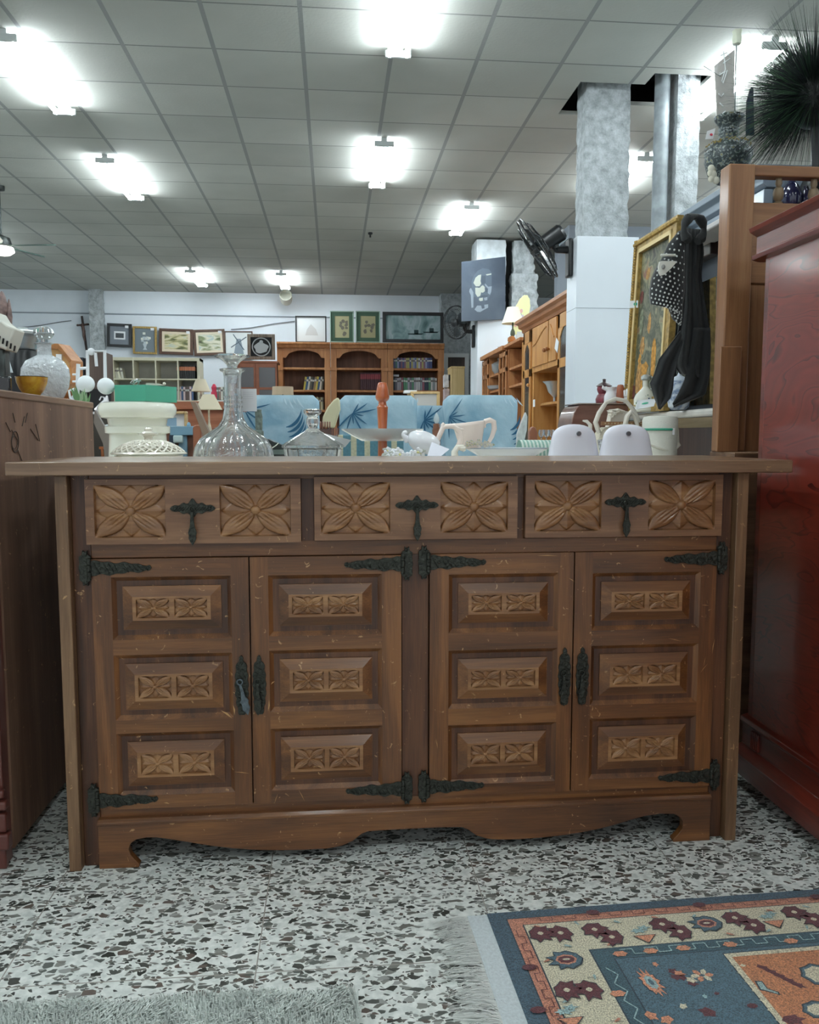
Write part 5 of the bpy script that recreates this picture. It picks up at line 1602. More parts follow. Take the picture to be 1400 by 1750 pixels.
# ================================================================== tables behind the sideboard
T_w = wood('table_wood', (80, 54, 38), (104, 74, 52), (124, 92, 66), 'x', .8, .5)
T_bounce = mat('bounce_tabletop', (226, 222, 210), .45)  # unseen tops, coloured cream to bounce light up onto the china
def table(name, label, x0, x1, y0, y1, z):
    t = Thing(name, label, 'table', ((x0 + x1) / 2, (y0 + y1) / 2, 0))
    mb = MB(); mb.box(x0, x1, y0, y1, z - .03, z); t.part('tabletop', mb, T_bounce, bevel=.003)
    for x in (x0 + .03, x1 - .08):
        for y in (y0 + .03, y1 - .08):
            mb = MB(); mb.box(x, x + .05, y, y + .05, 0, z - .03); t.part('leg', mb, T_w)
    mb = MB(); plate(mb, x0 + .04, x1 - .04, y0 + .04, y1 - .04, [(x0 + .06, x1 - .06, y0 + .06, y1 - .06)], z - .11, z - .03, 'xy'); t.part('apron', mb, T_w)
    return t
TZ = .79
table('display_table', 'display table with cream light-bouncing top right behind the sideboard, carrying the crystal and china', -.66, 1.03, 2.10, 2.50, TZ)
table('display_table', 'display table with cream light-bouncing top farther back, carrying the white planter and brown chest', -1.42, 1.15, 2.52, 3.50, TZ)

M_china = mat('white_china', (232, 228, 214), .22, coat=.6)
M_china2 = mat('cool_white_china', (232, 234, 238), .25, coat=.5)
M_pinkchina = mat('blush_china', (236, 222, 212), .25, coat=.5)
M_glass = mat('clear_crystal', (252, 254, 255), .04, trans=.95, ior=1.46, coat=.5, bump=.2, nscale=110)

def arc(n, a0=0, a1=2 * PI): return [a0 + (a1 - a0) * i / n for i in range(n)]

# pierced white lid on its bowl
Y = 2.3
xl, xr = at(190, 778, Y=Y).x, at(319, 778, Y=Y).x
c = Vector(((xl + xr) / 2, Y, TZ)); R0 = (xr - xl) / 2
zr = at(254, 776, Y=Y).z
t = Thing('lidded_tureen', 'white china tureen with a pierced domed lid, leftmost on the table behind the sideboard', 'tureen', c)
mb = MB(); mb.lathe([(R0 * .45, 0), (R0 * .5, .006), (R0 * .86, zr - TZ - .012), (R0 * .9, zr - TZ - .003), (R0 * .84, zr - TZ - .003), (R0 * .45, .01), (0, .01)], c, 40)
t.part('bowl', mb, M_china)
zt_ = at(254, 753, Y=Y).z
def dome(u):  # u 0 rim .. 1 top
    return (R0 * (.93 - .72 * u), zr + .006 + (zt_ - zr - .006) * math.sin(u * PI / 2) ** .8)
mb = MB()
mb.lathe([(R0 * .99, zr - c.z), (R0, zr + .002 - c.z), (R0 * .96, zr + .006 - c.z), (R0 * .86, zr + .007 - c.z), (R0 * .86, zr - .001 - c.z)], c, 6 * 8, close=True, rmod=lambda a, z: 1 + .018 * math.cos(a * 8))
# lattice of curved ribs leaving holes
for s in (1, -1):
    for k in range(26):
        pts = []
        for i in range(9):
            u = i / 8; r, z = dome(u); a = 2 * PI * k / 26 + s * u * 1.1
            pts.append((c.x + r * math.cos(a), c.y + r * math.sin(a), z))
        mb.tube(pts, .0026, 6)
for u in (.33, .64, .97):
    r, z = dome(u)
    mb.tube([(c.x + r * math.cos(a), c.y + r * math.sin(a), z) for a in arc(40)], .0027, 6, closed=True)
mb.lathe([(0, zt_ - .003 - c.z), (R0 * .24, zt_ - .004 - c.z), (R0 * .24, zt_ + .001 - c.z), (0, zt_ + .002 - c.z)], c, 24)
lid = t.part('lid', mb, M_china)
k0 = zt_ - c.z
mb = MB(); mb.lathe([(.012, k0), (.011, k0 + .008), (.014, k0 + .013), (.026, k0 + .017), (.027, k0 + .02), (.014, k0 + .023), (.010, k0 + .026), (.011, k0 + .031), (.007, k0 + .036), (0, k0 + .038)], c, 24)
t.part('knob', mb, M_china, lid)

# crystal decanter
Y = 2.33
c = at(400, 780, Y=Y); c = Vector((c.x, Y, TZ))
s = Y / FPX  # metres per pixel here
def Z(py_, px_=400): return at(px_, py_, Y=Y).z - TZ
t = Thing('decanter', 'tall clear crystal decanter with a long neck and flared flat stopper', 'decanter', c)
rib = lambda a, z: 1 + (.075 * abs(math.sin(a * 7)) - .045) * max(0, min(1, (.125 - z) / .03)) + (.03 * abs(math.sin(a * 7)) if .125 < z < .17 else 0)
outer = [(.052, .0), (.085, .003), (.102, .018), (.108, Z(783) + .008), (.104, Z(765)), (.090, Z(750)), (.066, Z(739)), (.040, Z(728)), (.029, Z(716)), (.025, Z(700)), (.0235, Z(670)), (.0235, Z(645)), (.0255, Z(637)), (.034, Z(634)), (.035, Z(631)), (.026, Z(630))]
inner = [(.020, Z(631)), (.0185, Z(650)), (.019, Z(700)), (.023, Z(716)), (.034, Z(730)), (.060, Z(742)), (.084, Z(753)), (.097, Z(767)), (.100, Z(780)), (.094, .022), (.0, .016)]
mb = MB(); mb.lathe(outer + inner, c, 84, rmod=rib)
t.part('bottle', mb, M_glass, smooth=60)
mb = MB(); mb.lathe([(0, Z(655)), (.012, Z(655)), (.016, Z(632)), (.013, Z(628)), (.014, Z(624)), (.022, Z(618)), (.034, Z(613)), (.046, Z(610)), (.045, Z(607)), (.036, Z(606)), (0, Z(608))], c, 24, rmod=lambda a, z: 1 + .06 * math.cos(a * 8))
t.part('stopper', mb, M_glass, smooth=60)
mb = MB()
for k in range(20):
    a = 2 * PI * k / 20
    for j in range(3):
        zz = Z(695 - 8 * j); mb.ball((c.x + .0240 * math.cos(a), c.y + .0240 * math.sin(a), TZ + zz), (.0026, .0026, .004), 6)
dots = t.part('cut_dots', mb, M_glass); dots['kind'] = 'stuff'
p0, p1 = at(410, 703, Y=Y + .05), at(438.5, 664.5, Y=Y + .05)
mb = MB(); mb.box(p0.x, p1.x, Y + .05, Y + .0512, p0.z, p1.z)
for i in range(4):
    z = p1.z - .010 - i * .006; mb.box(p0.x + .01, p1.x - .01, Y + .0495, Y + .05, z, z + .0007, 1)
t.part('price_card', mb, [M_paper, mat('faint_print', (196, 198, 204), .7)])

# crystal jar with faceted knob
Y = 2.28
c = at(535, 780, Y=Y); c = Vector((c.x, Y, TZ))
t = Thing('crystal_jar', 'squat cut-crystal lidded jar with a faceted knob, right of the decanter', 'jar', c)
def Z(py_, px_=535): return at(px_, py_, Y=Y).z - TZ
fac = lambda a, z: 1 + .03 * math.cos(a * 12)
mb = MB(); mb.lathe([(.05, 0), (.066, .004), (.074, Z(783)), (.078, Z(768)), (.076, Z(766)), (.070, Z(768)), (.066, Z(783)), (.04, .012), (0, .012)], c, 48, rmod=fac); t.part('bowl', mb, M_glass, smooth=20)
mb = MB(); mb.lathe([(.070, Z(767)), (.083, Z(765)), (.083, Z(761)), (.072, Z(756)), (.040, Z(744)), (.022, Z(737)), (.014, Z(732)), (.0, Z(732)), ], c, 24, rmod=lambda a, z: 1 + .025 * math.cos(a * 12))
lid = t.part('lid', mb, M_glass, smooth=10)
mb = MB(); mb.lathe([(.0, Z(733)), (.012, Z(733)), (.013, Z(729)), (.017, Z(724)), (.017, Z(716)), (.014, Z(712)), (.024, Z(706)), (.025, Z(701)), (.017, Z(699)), (0, Z(700))], c, 8)
t.part('knob', mb, M_glass, lid, smooth=5)
p = [at(x, y, Y=Y + .1) for x, y in ((556, 741), (600, 752), (590, 764), (562, 764))]
mb = MB(); mb.hexa(p, [q + Vector((0, .001, 0)) for q in p]); t.part('price_card', mb, mat('translucent_tag', (222, 226, 226), .5))

# wooden post with a tray: cake stand
Y = 2.38
c = at(654, 780, Y=Y); c = Vector((c.x, Y, TZ))
def Z(py_, px_=654): return at(px_, py_, Y=Y).z - TZ
t = Thing('tray_stand', 'serving stand with a silvery dish around a turned orange wooden post', 'serving stand', c)
M_orange = wood('orange_turned_wood', (150, 70, 34), (180, 92, 48), (200, 114, 64), 'z', 1.5, .3, coat=.6)
mb = MB(); mb.lathe([(.045, 0), (.05, .004), (.014, .012), (.0135, Z(750)), (.0125, Z(735)), (.0155, Z(700)), (.0165, Z(696)), (.012, Z(692)), (.011, Z(687)), (.018, Z(683)), (.0205, Z(678)), (.014, Z(658)), (.0115, Z(654)), (.0, Z(653))], c, 24)
t.part('post', mb, M_orange)
Rt = .118
mb = MB(); mb.lathe([(.014, Z(753)), (.06, Z(753) - .001), (.085, Z(746)), (Rt, Z(735)), (Rt + .002, Z(733)), (.085, Z(743)), (.05, Z(750) + .002), (.014, Z(750) + .002)], c, 48, close=True)
t.part('dish', mb, mat('silver_dish', (226, 232, 236), .15, .1, trans=.35, coat=.6))
# garland of ceramic flowers helper
def garland(mb, cx, cy, cz, w, d, n, seed, r=.008, mi=(0, 1)):
    r_ = random.Random(seed)
    for i in range(n):
        x, y, z = cx + r_.uniform(-w, w), cy + r_.uniform(-d, d * .3), cz + abs(r_.gauss(0, .007))
        for k in range(5):
            a = 2 * PI * k / 5 + r_.random()
            mb.ball((x + r * .8 * math.cos(a), y - .002, z + r * .8 * math.sin(a)), (r * .55, r * .3, r * .55), 6, mi[0])
        mb.ball((x, y - r * .4, z), r * .35, 6, mi[1])
        a = r_.uniform(0, PI); mb.ball((x + r * 1.6 * math.cos(a), y, z + r * .5 * math.sin(a)), (r * 1.0, r * .2, r * .45), 6, mi[2] if len(mi) > 2 else mi[0])
M_leafc = mat('grey_green_glaze', (176, 180, 170), .3); M_yel = mat('yellow_glaze', (218, 212, 150), .3)

# tipped white pitcher with flowers
Y = 2.27
def A(x, y, dy=0): return at(x, y, Y=Y + dy)
c = A(720, 780); c.z = TZ
t = Thing('flowered_pitcher', 'white china pitcher lying on its side with a curly handle and modelled flowers', 'pitcher', c)
body = [A(697, 744), A(706, 748), A(718, 754), A(735, 760), A(752, 766)]
mb = MB(); mb.tube(body, [.010, .024, .033, .031, .020], 20)
mb.tube([A(698, 757), A(695, 748), A(688, 744), A(689, 739), A(697, 738)], [.012, .009, .008, .007, .005], 12)
mb.tube([A(700, 742, -.005), A(712, 741, -.01), A(722, 746, -.01), A(734, 749, -.005)], [.005, .007, .007, .006], 10)
mb.box(A(690, 760).x, A(772, 760).x, Y - .02, Y + .03, TZ, TZ + .028)
t.part('body', mb, M_china2, subsurf=1)
mb = MB(); mb.tube([A(745, 757), A(751, 745), A(757, 731), A(762, 729), A(775, 728), A(786, 738), A(788, 752), A(782, 768)], [.007, .007, .0075, .007, .0075, .008, .0085, .009], 12)
mb.tube([A(757, 733), A(757, 726), A(759, 723)], [.007, .006, .004], 10)
mb.tube([A(764, 728), A(776, 730), A(786, 734), A(792, 734)], [.005, .006, .005, .003], 8)
t.part('handle', mb, M_pinkchina)
mb = MB(); garland(mb, A(690, 760).x, Y - .045, TZ + .040, .042, .014, 24, 5, .0105, (0, 1, 2)); garland(mb, A(668, 760).x, Y - .03, TZ + .05, .014, .012, 8, 6, .0085, (0, 1, 2))
f = t.part('modelled_flowers', mb, [M_china2, M_yel, M_leafc]); f['kind'] = 'stuff'
mb = MB(); p = [A(730, 781, -.06), A(752, 781, -.06), A(768, 768, -.03), A(738, 756, -.03)]
mb.hexa(p, [q + Vector((0, .001, .001)) for q in p])
t.part('price_card', mb, mat('lilac_card', (224, 226, 236), .6))
# small swan-like piece
c = A(785, 782, -.04); c.z = TZ
mb = MB(); mb.tube([A(778, 790, -.05), A(777, 772, -.05), A(782, 764, -.05), A(790, 764, -.05), A(794, 771, -.05)], [.012, .009, .008, .008, .005], 12); mb.ball(A(790, 766, -.05), (.011, .01, .008), 12)
single('china_bird', mb, M_china, 'small cream china bird-shaped piece in front of the pitcher handle', 'figurine', c)

# gravy boat on an oval platter
Y = 2.4
c = A(865, 780); c.z = TZ
t = Thing('oval_platter', 'wide shallow white platter with a blue-grey rim, right of the pitcher', 'platter', c)
x0, x1 = at(796, 770, Y=Y).x, at(936, 770, Y=Y).x
rr = (x1 - x0) / 2; cx = (x0 + x1) / 2
zt_ = at(865, 767, Y=Y).z; zb = at(865, 779, Y=Y).z
mb = MB(); mb.M = Matrix.Translation((cx, Y, 0)) @ Matrix.Diagonal((1, .62, 1, 1))
mb.lathe([(rr * .5, TZ), (rr * .56, TZ + .004), (rr * .7, zb), (rr * .93, zt_ - .004), (rr, zt_), (rr * .985, zt_ + .0025), (rr * .9, zt_ - .001), (rr * .66, zb + .004), (0, zb + .004)], (0, 0, 0), 64)
t.part('plate', mb, M_china2)
mb = MB(); mb.M = Matrix.Translation((cx, Y, 0)) @ Matrix.Diagonal((1, .62, 1, 1))
mb.tube([(rr * .995 * math.cos(a), rr * .995 * math.sin(a), zt_ + .002) for a in arc(64)], .0014, 6, closed=True)
t.part('rim_line', mb, mat('rim_blue_grey', (140, 152, 160), .3))
c = A(806, 764); c.z = zb + .005
t = Thing('gravy_boat', 'cream-pink china gravy boat with a scrolled handle, standing behind the platter rim', 'gravy boat', c)
zb2 = at(806, 763, Y=Y).z; zt2 = at(806, 723, Y=Y).z
cx2 = at(803, 740, Y=Y).x; rw = (at(827, 740, Y=Y).x - at(779, 740, Y=Y).x) / 2
mb = MB()
def boat(u, v):
    a = 2 * PI * u; r = rw * (.72 + .28 * v) * (1 + .25 * max(0, -math.cos(a)) ** 4 * v)
    return (cx2 + r * math.cos(a), Y - .01 + r * .55 * math.sin(a), zb2 - .005 + (zt2 - zb2 + .005) * v + (.003 + .005 * math.cos(a)) * v)
mb.grid(boat, 36, 8); 
t.part('body', mb, M_pinkchina, solid=.004)
mb = MB(); mb.lathe([(0, zb2 - .004), (rw * .7, zb2 - .004), (rw * .72, zb2 + .002), (0, zb2 + .002)], (cx2, Y - .01, 0), 28); t.part('base', mb, M_pinkchina)
mb = MB(); mb.tube([A(829, 731), A(827, 726), A(830, 720), A(837, 718), A(844, 721), A(845, 733), A(841, 746), A(835, 757)], [.004, .006, .008, .0085, .0085, .008, .0065, .0055], 12)
t.part('handle', mb, M_pinkchina)
mb = MB(); garland(mb, A(815, 760).x, Y - .045, at(815, 763, Y=Y - .045).z, .040, .004, 20, 9, .005, (0, 1, 2))
f = t.part('modelled_flowers', mb, [mat('grey_petal', (196, 192, 184), .4), M_yel, mat('olive_leaf', (150, 152, 120), .4)]); f['kind'] = 'stuff'

# two white handbag-shaped vases
def bag_vase(pxl, pxr, pyt, Y, label, studx):
    xl, xr = at(pxl, 778, Y=Y).x, at(pxr, 778, Y=Y).x
    cx, hw = (xl + xr) / 2, (xr - xl) / 2
    zt = at((pxl + pxr) / 2, pyt, Y=Y).z; h = zt - TZ
    t = Thing('white_clamshell_case', label, 'case', (cx, Y, TZ), 'white studded cases')
    def f(u, v):
        a = 2 * PI * u
        k = 1 - .30 * v ** 1.3
        if v > .72: k *= max(.0, 1 - ((v - .72) / .285) ** 2.2)
        ca, sa = math.cos(a), math.sin(a)
        e = .55
        return (cx + hw * k * abs(ca) ** e * (1 if ca > 0 else -1), Y + .032 * (1 - .45 * v) * (1 if v < .72 else max(.12, 1 - ((v - .72) / .3) ** 2)) * abs(sa) ** .8 * (1 if sa > 0 else -1), TZ + h * (v if v < .72 else .72 + .28 * math.sin((v - .72) / .28 * PI / 2)))
    mb = MB(); mb.grid(f, 56, 28); mb.grid(lambda u, v: (cx + hw * (2 * u - 1) * .95, Y + .02 * (2 * v - 1), TZ + .001), 2, 2)
    t.part('shell', mb, mat('matte_lilac_white', (226, 226, 236), .38, coat=.25) if 'matte_lilac_white' not in bpy.data.materials else bpy.data.materials['matte_lilac_white'], smooth=70)
    p = at(studx, 741, Y=Y - .028)
    mb = MB(); mb.M = Matrix.Translation(p) @ Matrix.Rotation(PI / 2, 4, 'X')
    mb.lathe([(0, .002), (.0058, .002), (.0066, 0), (.0066, -.004), (0, -.004)], (0, 0, 0), 20); t.part('stud', mb, mat('steel_stud', (110, 112, 116), .3, .8) if 'steel_stud' not in bpy.data.materials else bpy.data.materials['steel_stud'])
    return t
bag_vase(934, 1026, 725, 2.24, 'white rounded studded case, left one of the two before the handbag', 990)
bag_vase(1021, 1118, 725, 2.22, 'white rounded studded case, right one, next to the zip bag', 1075)
# small beak-like curl behind the left case
Y = 2.3
mb = MB(); mb.tube([A(996, 719), A(1003, 720), A(1009, 726), A(1009, 750), A(1009, 800)], [.002, .005, .006, .006, .006], 8)
c = A(1008, 780); c.z = TZ
single('curled_handle_vase', mb, M_china, 'slim white curled spout sticking up behind the left white case', 'vase', c)

# beige handbag with ring handles
Y = 2.6
c = A(1052, 780); c.z = TZ
t = Thing('handbag', 'beige and brown woven handbag with two pale arched handles and a cloth bow', 'handbag', c)
x0, x1 = A(1022, 760).x, A(1092, 760).x; zt_ = A(1050, 730).z
mb = MB(); mb.prism([(x0 - .012, TZ), (x1 + .012, TZ), (x1, zt_ - .02), (x1 - .01, zt_), (x0 + .01, zt_), (x0, zt_ - .02)], Y - .035, Y + .045)
t.part('body', mb, mat('beige_woven', (208, 200, 182), .8, noise=.1, nscale=120, bump=.8), bevel=.012)
mb = MB(); zz = A(1050, 724).z; mb.box(x0 - .002, x1 + .002, Y - .038, Y - .030, zz - .006, zz + .006)
for i in range(12): mb.ball((x0 + .01 + i * (x1 - x0 - .02) / 11, Y - .039, zz), .003, 6, 1)
t.part('band', mb, [mat('tan_leather', (150, 112, 82), .5), mat('brass_dots', (196, 176, 140), .35, .6)])
M_hand = mat('pale_strap', (214, 208, 196), .5)
for pts, dy in (([(1024, 740), (1018, 722), (1024, 706), (1036, 688), (1052, 681.5), (1070, 685), (1082, 700), (1092, 722)], -.03), ([(1068, 728), (1072, 712), (1078, 704), (1085, 712), (1090, 728)], -.05)):
    mb = MB(); mb.tube([A(x, y, dy) for x, y in pts], [.008, .0085, .008, .0065, .0062, .0065, .0075, .0085][:len(pts)], 10); t.part('handle', mb, M_hand)
mb = MB()
r_ = random.Random(8)
for i in range(9):
    a = A(1052 + r_.uniform(-14, 14), 704 + r_.uniform(-5, 6), -.02)
    b = A(1052 + r_.uniform(-16, 16), 706 + r_.uniform(-6, 8), -.035)
    mb.tube([a, (a + b) / 2 + Vector((0, -.012, .004)), b], [.004, .008, .004], 8, flat=.5)
mb.prism([(A(1036, 760).x, zt_ - .01), (A(1070, 760).x, zt_ - .01), (A(1068, 760).x, A(700, 702).z), (A(1042, 760).x, A(700, 702).z)], Y - .02, Y + .02)
t.part('cloth_bow', mb, mat('cream_cloth', (220, 214, 202), .8))
mb = MB(); p = [A(1021, 752, -.06), A(1034, 750, -.06), A(1036, 768, -.06), A(1024, 770, -.06)]
mb.hexa(p, [q + Vector((0, .001, 0)) for q in p]); t.part('tag', mb, mat('speckled_tag', (196, 200, 204), .6, noise=.5, nscale=160))

# white cosmetic bag with a green zip
Y = 2.44
c = A(1130, 780); c.z = TZ
t = Thing('zip_bag', 'white cylindrical canvas bag with a green zip, right end of the row of white things', 'bag', c)
rr = (A(1156, 760).x - A(1099, 760).x) / 2; cx = (A(1156, 760).x + A(1099, 760).x) / 2
z1 = A(1128, 711).z; zm = A(1128, 741).z
mb = MB(); mb.lathe([(rr * .9, TZ), (rr, TZ + .01), (rr * .97, zm - .02), (rr, zm), (rr, z1 - .012), (rr * .93, z1 - .003), (rr * .6, z1), (0, z1)], (cx, Y, 0), 32, rmod=lambda a, z: 1 + .012 * math.sin(a * 3 + z * 40))
t.part('body', mb, mat('white_canvas', (214, 214, 204), .75, bump=.5, nscale=300))
mb = MB(); zz = A(1120, 734).z
mb.tube([(cx + (rr + .001) * math.cos(a), Y + (rr + .001) * math.sin(a), zz) for a in np.linspace(PI * 1.02, PI * 1.62, 14)], .0055, 8, flat=.6)
mb.tube([(cx + (rr + .0035) * math.cos(a), Y + (rr + .0035) * math.sin(a), zz) for a in np.linspace(PI * 1.02, PI * 1.62, 14)], .0014, 5, mi=1)
t.part('zip', mb, [mat('green_tape', (40, 140, 112), .6), mat('zip_teeth', (20, 60, 50), .5)])
a = PI * 1.62
mb = MB(); mb.box(cx + rr * math.cos(a) - .003, cx + rr * math.cos(a) + .003, Y + rr * math.sin(a) - .007, Y + rr * math.sin(a) - .004, zz - .016, zz + .003); t.part('zip_pull', mb, M_china2)
mb = MB(); mb.tube([A(1152, 714, .0), A(1157, 735, .0), A(1157, 757, .0), A(1162, 762, -.01)], [.006, .007, .008, .004], 8); mb.tube([A(1104, 758, -.06), A(1125, 766, -.06), A(1150, 772, -.04), A(1160, 762, -.02)], [.003, .004, .005, .004], 8)
t.part('strap', mb, mat('white_strap', (206, 204, 192), .7))

# ================================================================== right cluster: dresser, painting, headboard, vases
# low block under the pine headboard
Yh = 2.16
zc_ = at(1240, 772, Y=Yh).z
t = Thing('low_chest', 'brown chest corner under the foot of the pine headboard', 'chest', (1.3, 2.14, 0))
mb = MB(); mb.box(1.055, 1.56, 2.085, 2.225, 0, zc_); t.part('body', mb, T_w, bevel=.003)
H_p = wood('headboard_pine', (104, 66, 38), (128, 86, 52), (146, 104, 68), 'z', 1, .5, coat=.15, knots=True, contrast=.7)
H_px = wood('headboard_pine_rail', (104, 66, 38), (128, 86, 52), (146, 104, 68), 'x', 1, .5, coat=.15, contrast=.7)
t = Thing('pine_headboard', 'knotty pine headboard with a square post and turned spindles, behind the red cabinet', 'headboard', (1.3, Yh, zc_))
hx0, hx1 = at(1240, 500, Y=Yh).x, at(1284, 500, Y=Yh).x
ztp = at(1260, 279, Y=Yh).z
mb = MB(); mb.box(hx0, hx1, Yh, Yh + .055, zc_, ztp); t.part('post', mb, H_p, bevel=.004)
mb = MB(); zq = at(1240, 592, Y=Yh - .012).z
mb.box(at(1228, 700, Y=Yh - .012).x, at(1264, 700, Y=Yh - .012).x, Yh - .014, Yh - .001, zc_, zq); t.part('joining_block', mb, H_p, bevel=.002)
hx2 = hx1 + .42
za, zb = at(1300, 300, Y=Yh + .01).z, at(1300, 281, Y=Yh + .01).z
mb = MB(); mb.box(hx1, hx2, Yh + .012, Yh + .048, za, zb); t.part('rail', mb, H_px, bevel=.003)
za2, zb2_ = at(1320, 420, Y=Yh + .01).z, at(1320, 346, Y=Yh + .01).z
mb = MB(); mb.box(hx1, hx2, Yh + .012, Yh + .045, za2 - .1, zb2_); t.part('rail', mb, H_px, bevel=.003)
mb = MB(); mb.box(hx1, hx2, Yh + .02, Yh + .04, zc_ + .0, za2 - .1); t.part('panel', mb, H_p)
mb = MB(); mb.box(hx1, hx2, Yh + .046, Yh + .16, zb2_ - .02, zb2_); t.part('shelf', mb, H_px, bevel=.002)
for px_ in (1331, 1391):
    x = at(px_, 320, Y=Yh + .03).x; h = za - zb2_
    mb = MB(); mb.lathe([(.010, 0), (.012, h * .08), (.006, h * .12), (.012, h * .22), (.0145, h * .42), (.012, h * .6), (.006, h * .68), (.009, h * .8), (.008, h)], (x, Yh + .03, zb2_), 16)
    t.part('spindle', mb, mat('spindle_brown', (122, 104, 80), .5))
x = hx2; mb = MB(); mb.box(x, x + .07, Yh, Yh + .055, zc_, ztp); t.part('post', mb, H_p, bevel=.004)

# marble-topped dresser with grey mirror hutch
DX = 1.20
MZ = .978
yn, yf_ = 2.30, 3.32
M_marble = mat('cream_marble', (216, 212, 204), .2, noise=.08, nscale=9, coat=.4)
M_ddk = wood('dark_dresser', (40, 30, 28), (56, 42, 38), (74, 56, 50), 'z', 1, .4, coat=.3)
M_grey = mat('blue_grey_paint', (122, 136, 150), .4, coat=.2)
t = Thing('dresser', 'dark marble-topped dresser with a blue-grey mirror hutch, right of the white zip bag', 'dresser', (DX + .22, (yn + yf_) / 2, 0))
mb = MB(); mb.box(DX + .03, DX + .45, yn, yf_ - .03, 0, MZ - .03); t.part('body', mb, M_ddk, bevel=.003)
mb = MB(); mb.prism([(DX + .012, MZ - .045), (DX + .03, MZ - .06), (DX + .45, MZ - .06), (DX + .45, MZ - .0275), (DX + .0, MZ - .0275)], yn, yf_ - .015); t.part('moulding', mb, wood('moulding_tan', (120, 100, 74), (150, 128, 96), (170, 150, 116), 'y', 1, .4), bevel=.001)
mb = MB()
mb.box(DX - .01, DX + .46, yn, yf_, MZ - .027, MZ); t.part('marble_top', mb, M_marble, bevel=.009)
HX = 1.265
zht = at(1140, 388, X=1.265).z
yh0, yh1 = 2.36, at(1140, 388, X=1.265).y
def HZ(px_, py_): return at(px_, py_, X=HX).z
mb = MB()
mb.prism([(HX - .03, zht), (HX - .03, zht - .02), (HX - .012, zht - .032), (HX - .012, zht - .055), (HX, zht - .065), (HX + .34, zht - .065), (HX + .34, zht)], yh0, yh1)
mb.box(HX - .008, HX + .02, yh0, yh1, zht - .14, zht - .07)
t.part('hutch_cornice', mb, M_grey, bevel=.002)
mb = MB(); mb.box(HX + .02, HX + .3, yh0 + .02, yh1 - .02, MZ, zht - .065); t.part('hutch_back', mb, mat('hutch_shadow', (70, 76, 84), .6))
ys_ = at(1219, 500, X=HX - .005).y
mb = MB(); mb.box(HX - .012, HX + .03, yh1 - .045, yh1, MZ, zht - .065); t.part('stile', mb, M_grey, bevel=.003)
mb = MB(); mb.box(HX + .012, HX + .018, ys_, yh1 - .045, MZ + .02, 1.42); t.part('mirror', mb, mat('mirror_glass', (200, 206, 210), .02, 1.0))
mb = MB(); zz = at(1200, 407, X=HX - .05).z
mb.box(HX - .02, HX + .02, ys_, yh1 - .04, zz - .05, zz - .012); t.part('lower_rail', mb, M_ddk, bevel=.003)
mb = MB(); mb.prism([(HX - .0, yh0), (HX - .10, yh0), (HX - .10, ys_ + .02), (HX - .08, ys_ + .05), (HX - .0, ys_ + .07)], zz - .012, zz + .006, 'xy'); t.part('shelf', mb, mat('shelf_pale', (190, 186, 184), .3), bevel=.004)

# tapestry painting in a carved gilt frame, leaning at an angle
pTL = at(1093, 414, X=1.225)
pBL = Vector((1.197, 3.27, MZ + .002))
pTR = at(1167, 361, X=1.225); pTR.z = pTL.z; dv = pTL - pBL
pBR = pTR - dv
pBR.z = MZ + .002
t = Thing('tapestry_picture', 'large tapestry-like picture of figures among foliage in a carved gilt frame, leaning by the dresser', 'picture', (pBL + pBR) / 2)
ex, ez = (pTR - pTL), (pTL - pBL)
nrm = ex.cross(ez).normalized()
if nrm.y > 0: nrm = -nrm
def PP(u, v, d=0): return pBL + ex * u + ez * v + nrm * d
def quad(mb, u0, u1, v0, v1, d0, d1, mi=0):
    mb.hexa([PP(u0, v0, d1), PP(u1, v0, d1), PP(u1, v1, d1), PP(u0, v1, d1)], [PP(u0, v0, d0), PP(u1, v0, d0), PP(u1, v1, d0), PP(u0, v1, d0)], mi)
fu, fv = .055 / ex.length, .055 / ez.length
mb = MB()
for (u0, u1, v0, v1) in ((0, fu, 0, 1), (1 - fu, 1, 0, 1), (fu, 1 - fu, 0, fv), (fu, 1 - fu, 1 - fv, 1)):
    quad(mb, u0, u1, v0, v1, -.005, .018)
# outer carved beading
r_ = random.Random(2)
for k in range(64):
    v = (k + .5) / 64
    mb.ball(PP(fu * .3, v, .018), (.011, .011, .008), 6)
for k in range(34):
    u = (k + .5) / 34
    mb.ball(PP(u, 1 - fv * .3, .018), (.011, .011, .009), 6)
t.part('frame', mb, M_gold)
mb = MB()
for (u0, u1, v0, v1) in ((fu * .72, fu, fv * .72, 1 - fv * .72), (1 - fu, 1 - fu * .72, fv * .72, 1 - fv * .72), (fu * .72, 1 - fu * .72, 1 - fv, 1 - fv * .72)):
    quad(mb, u0, u1, v0, v1, .017, .021)
t.part('inner_slip', mb, mat('pale_gold', (208, 184, 128), .4, .2))
mb = MB(); quad(mb, fu, 1 - fu, fv, 1 - fv, .0, .004)
t.part('tapestry', mb, painting('tapestry', [(44, 44, 36), (110, 108, 84), (56, 62, 46), (140, 136, 104), (120, 64, 50)], 16, 2, detail=10))
mb = MB()
def fig(u, v, w, h, mi, seed):
    r2 = random.Random(seed)
    n = 14
    pts = [(u + w * math.cos(2 * PI * i / n) * r2.uniform(.6, 1.15), v + h * math.sin(2 * PI * i / n) * r2.uniform(.75, 1.1)) for i in range(n)]
    mb.add([PP(a, b, .0046 + .0003 * mi) for a, b in pts], [tuple(range(n))], mi)
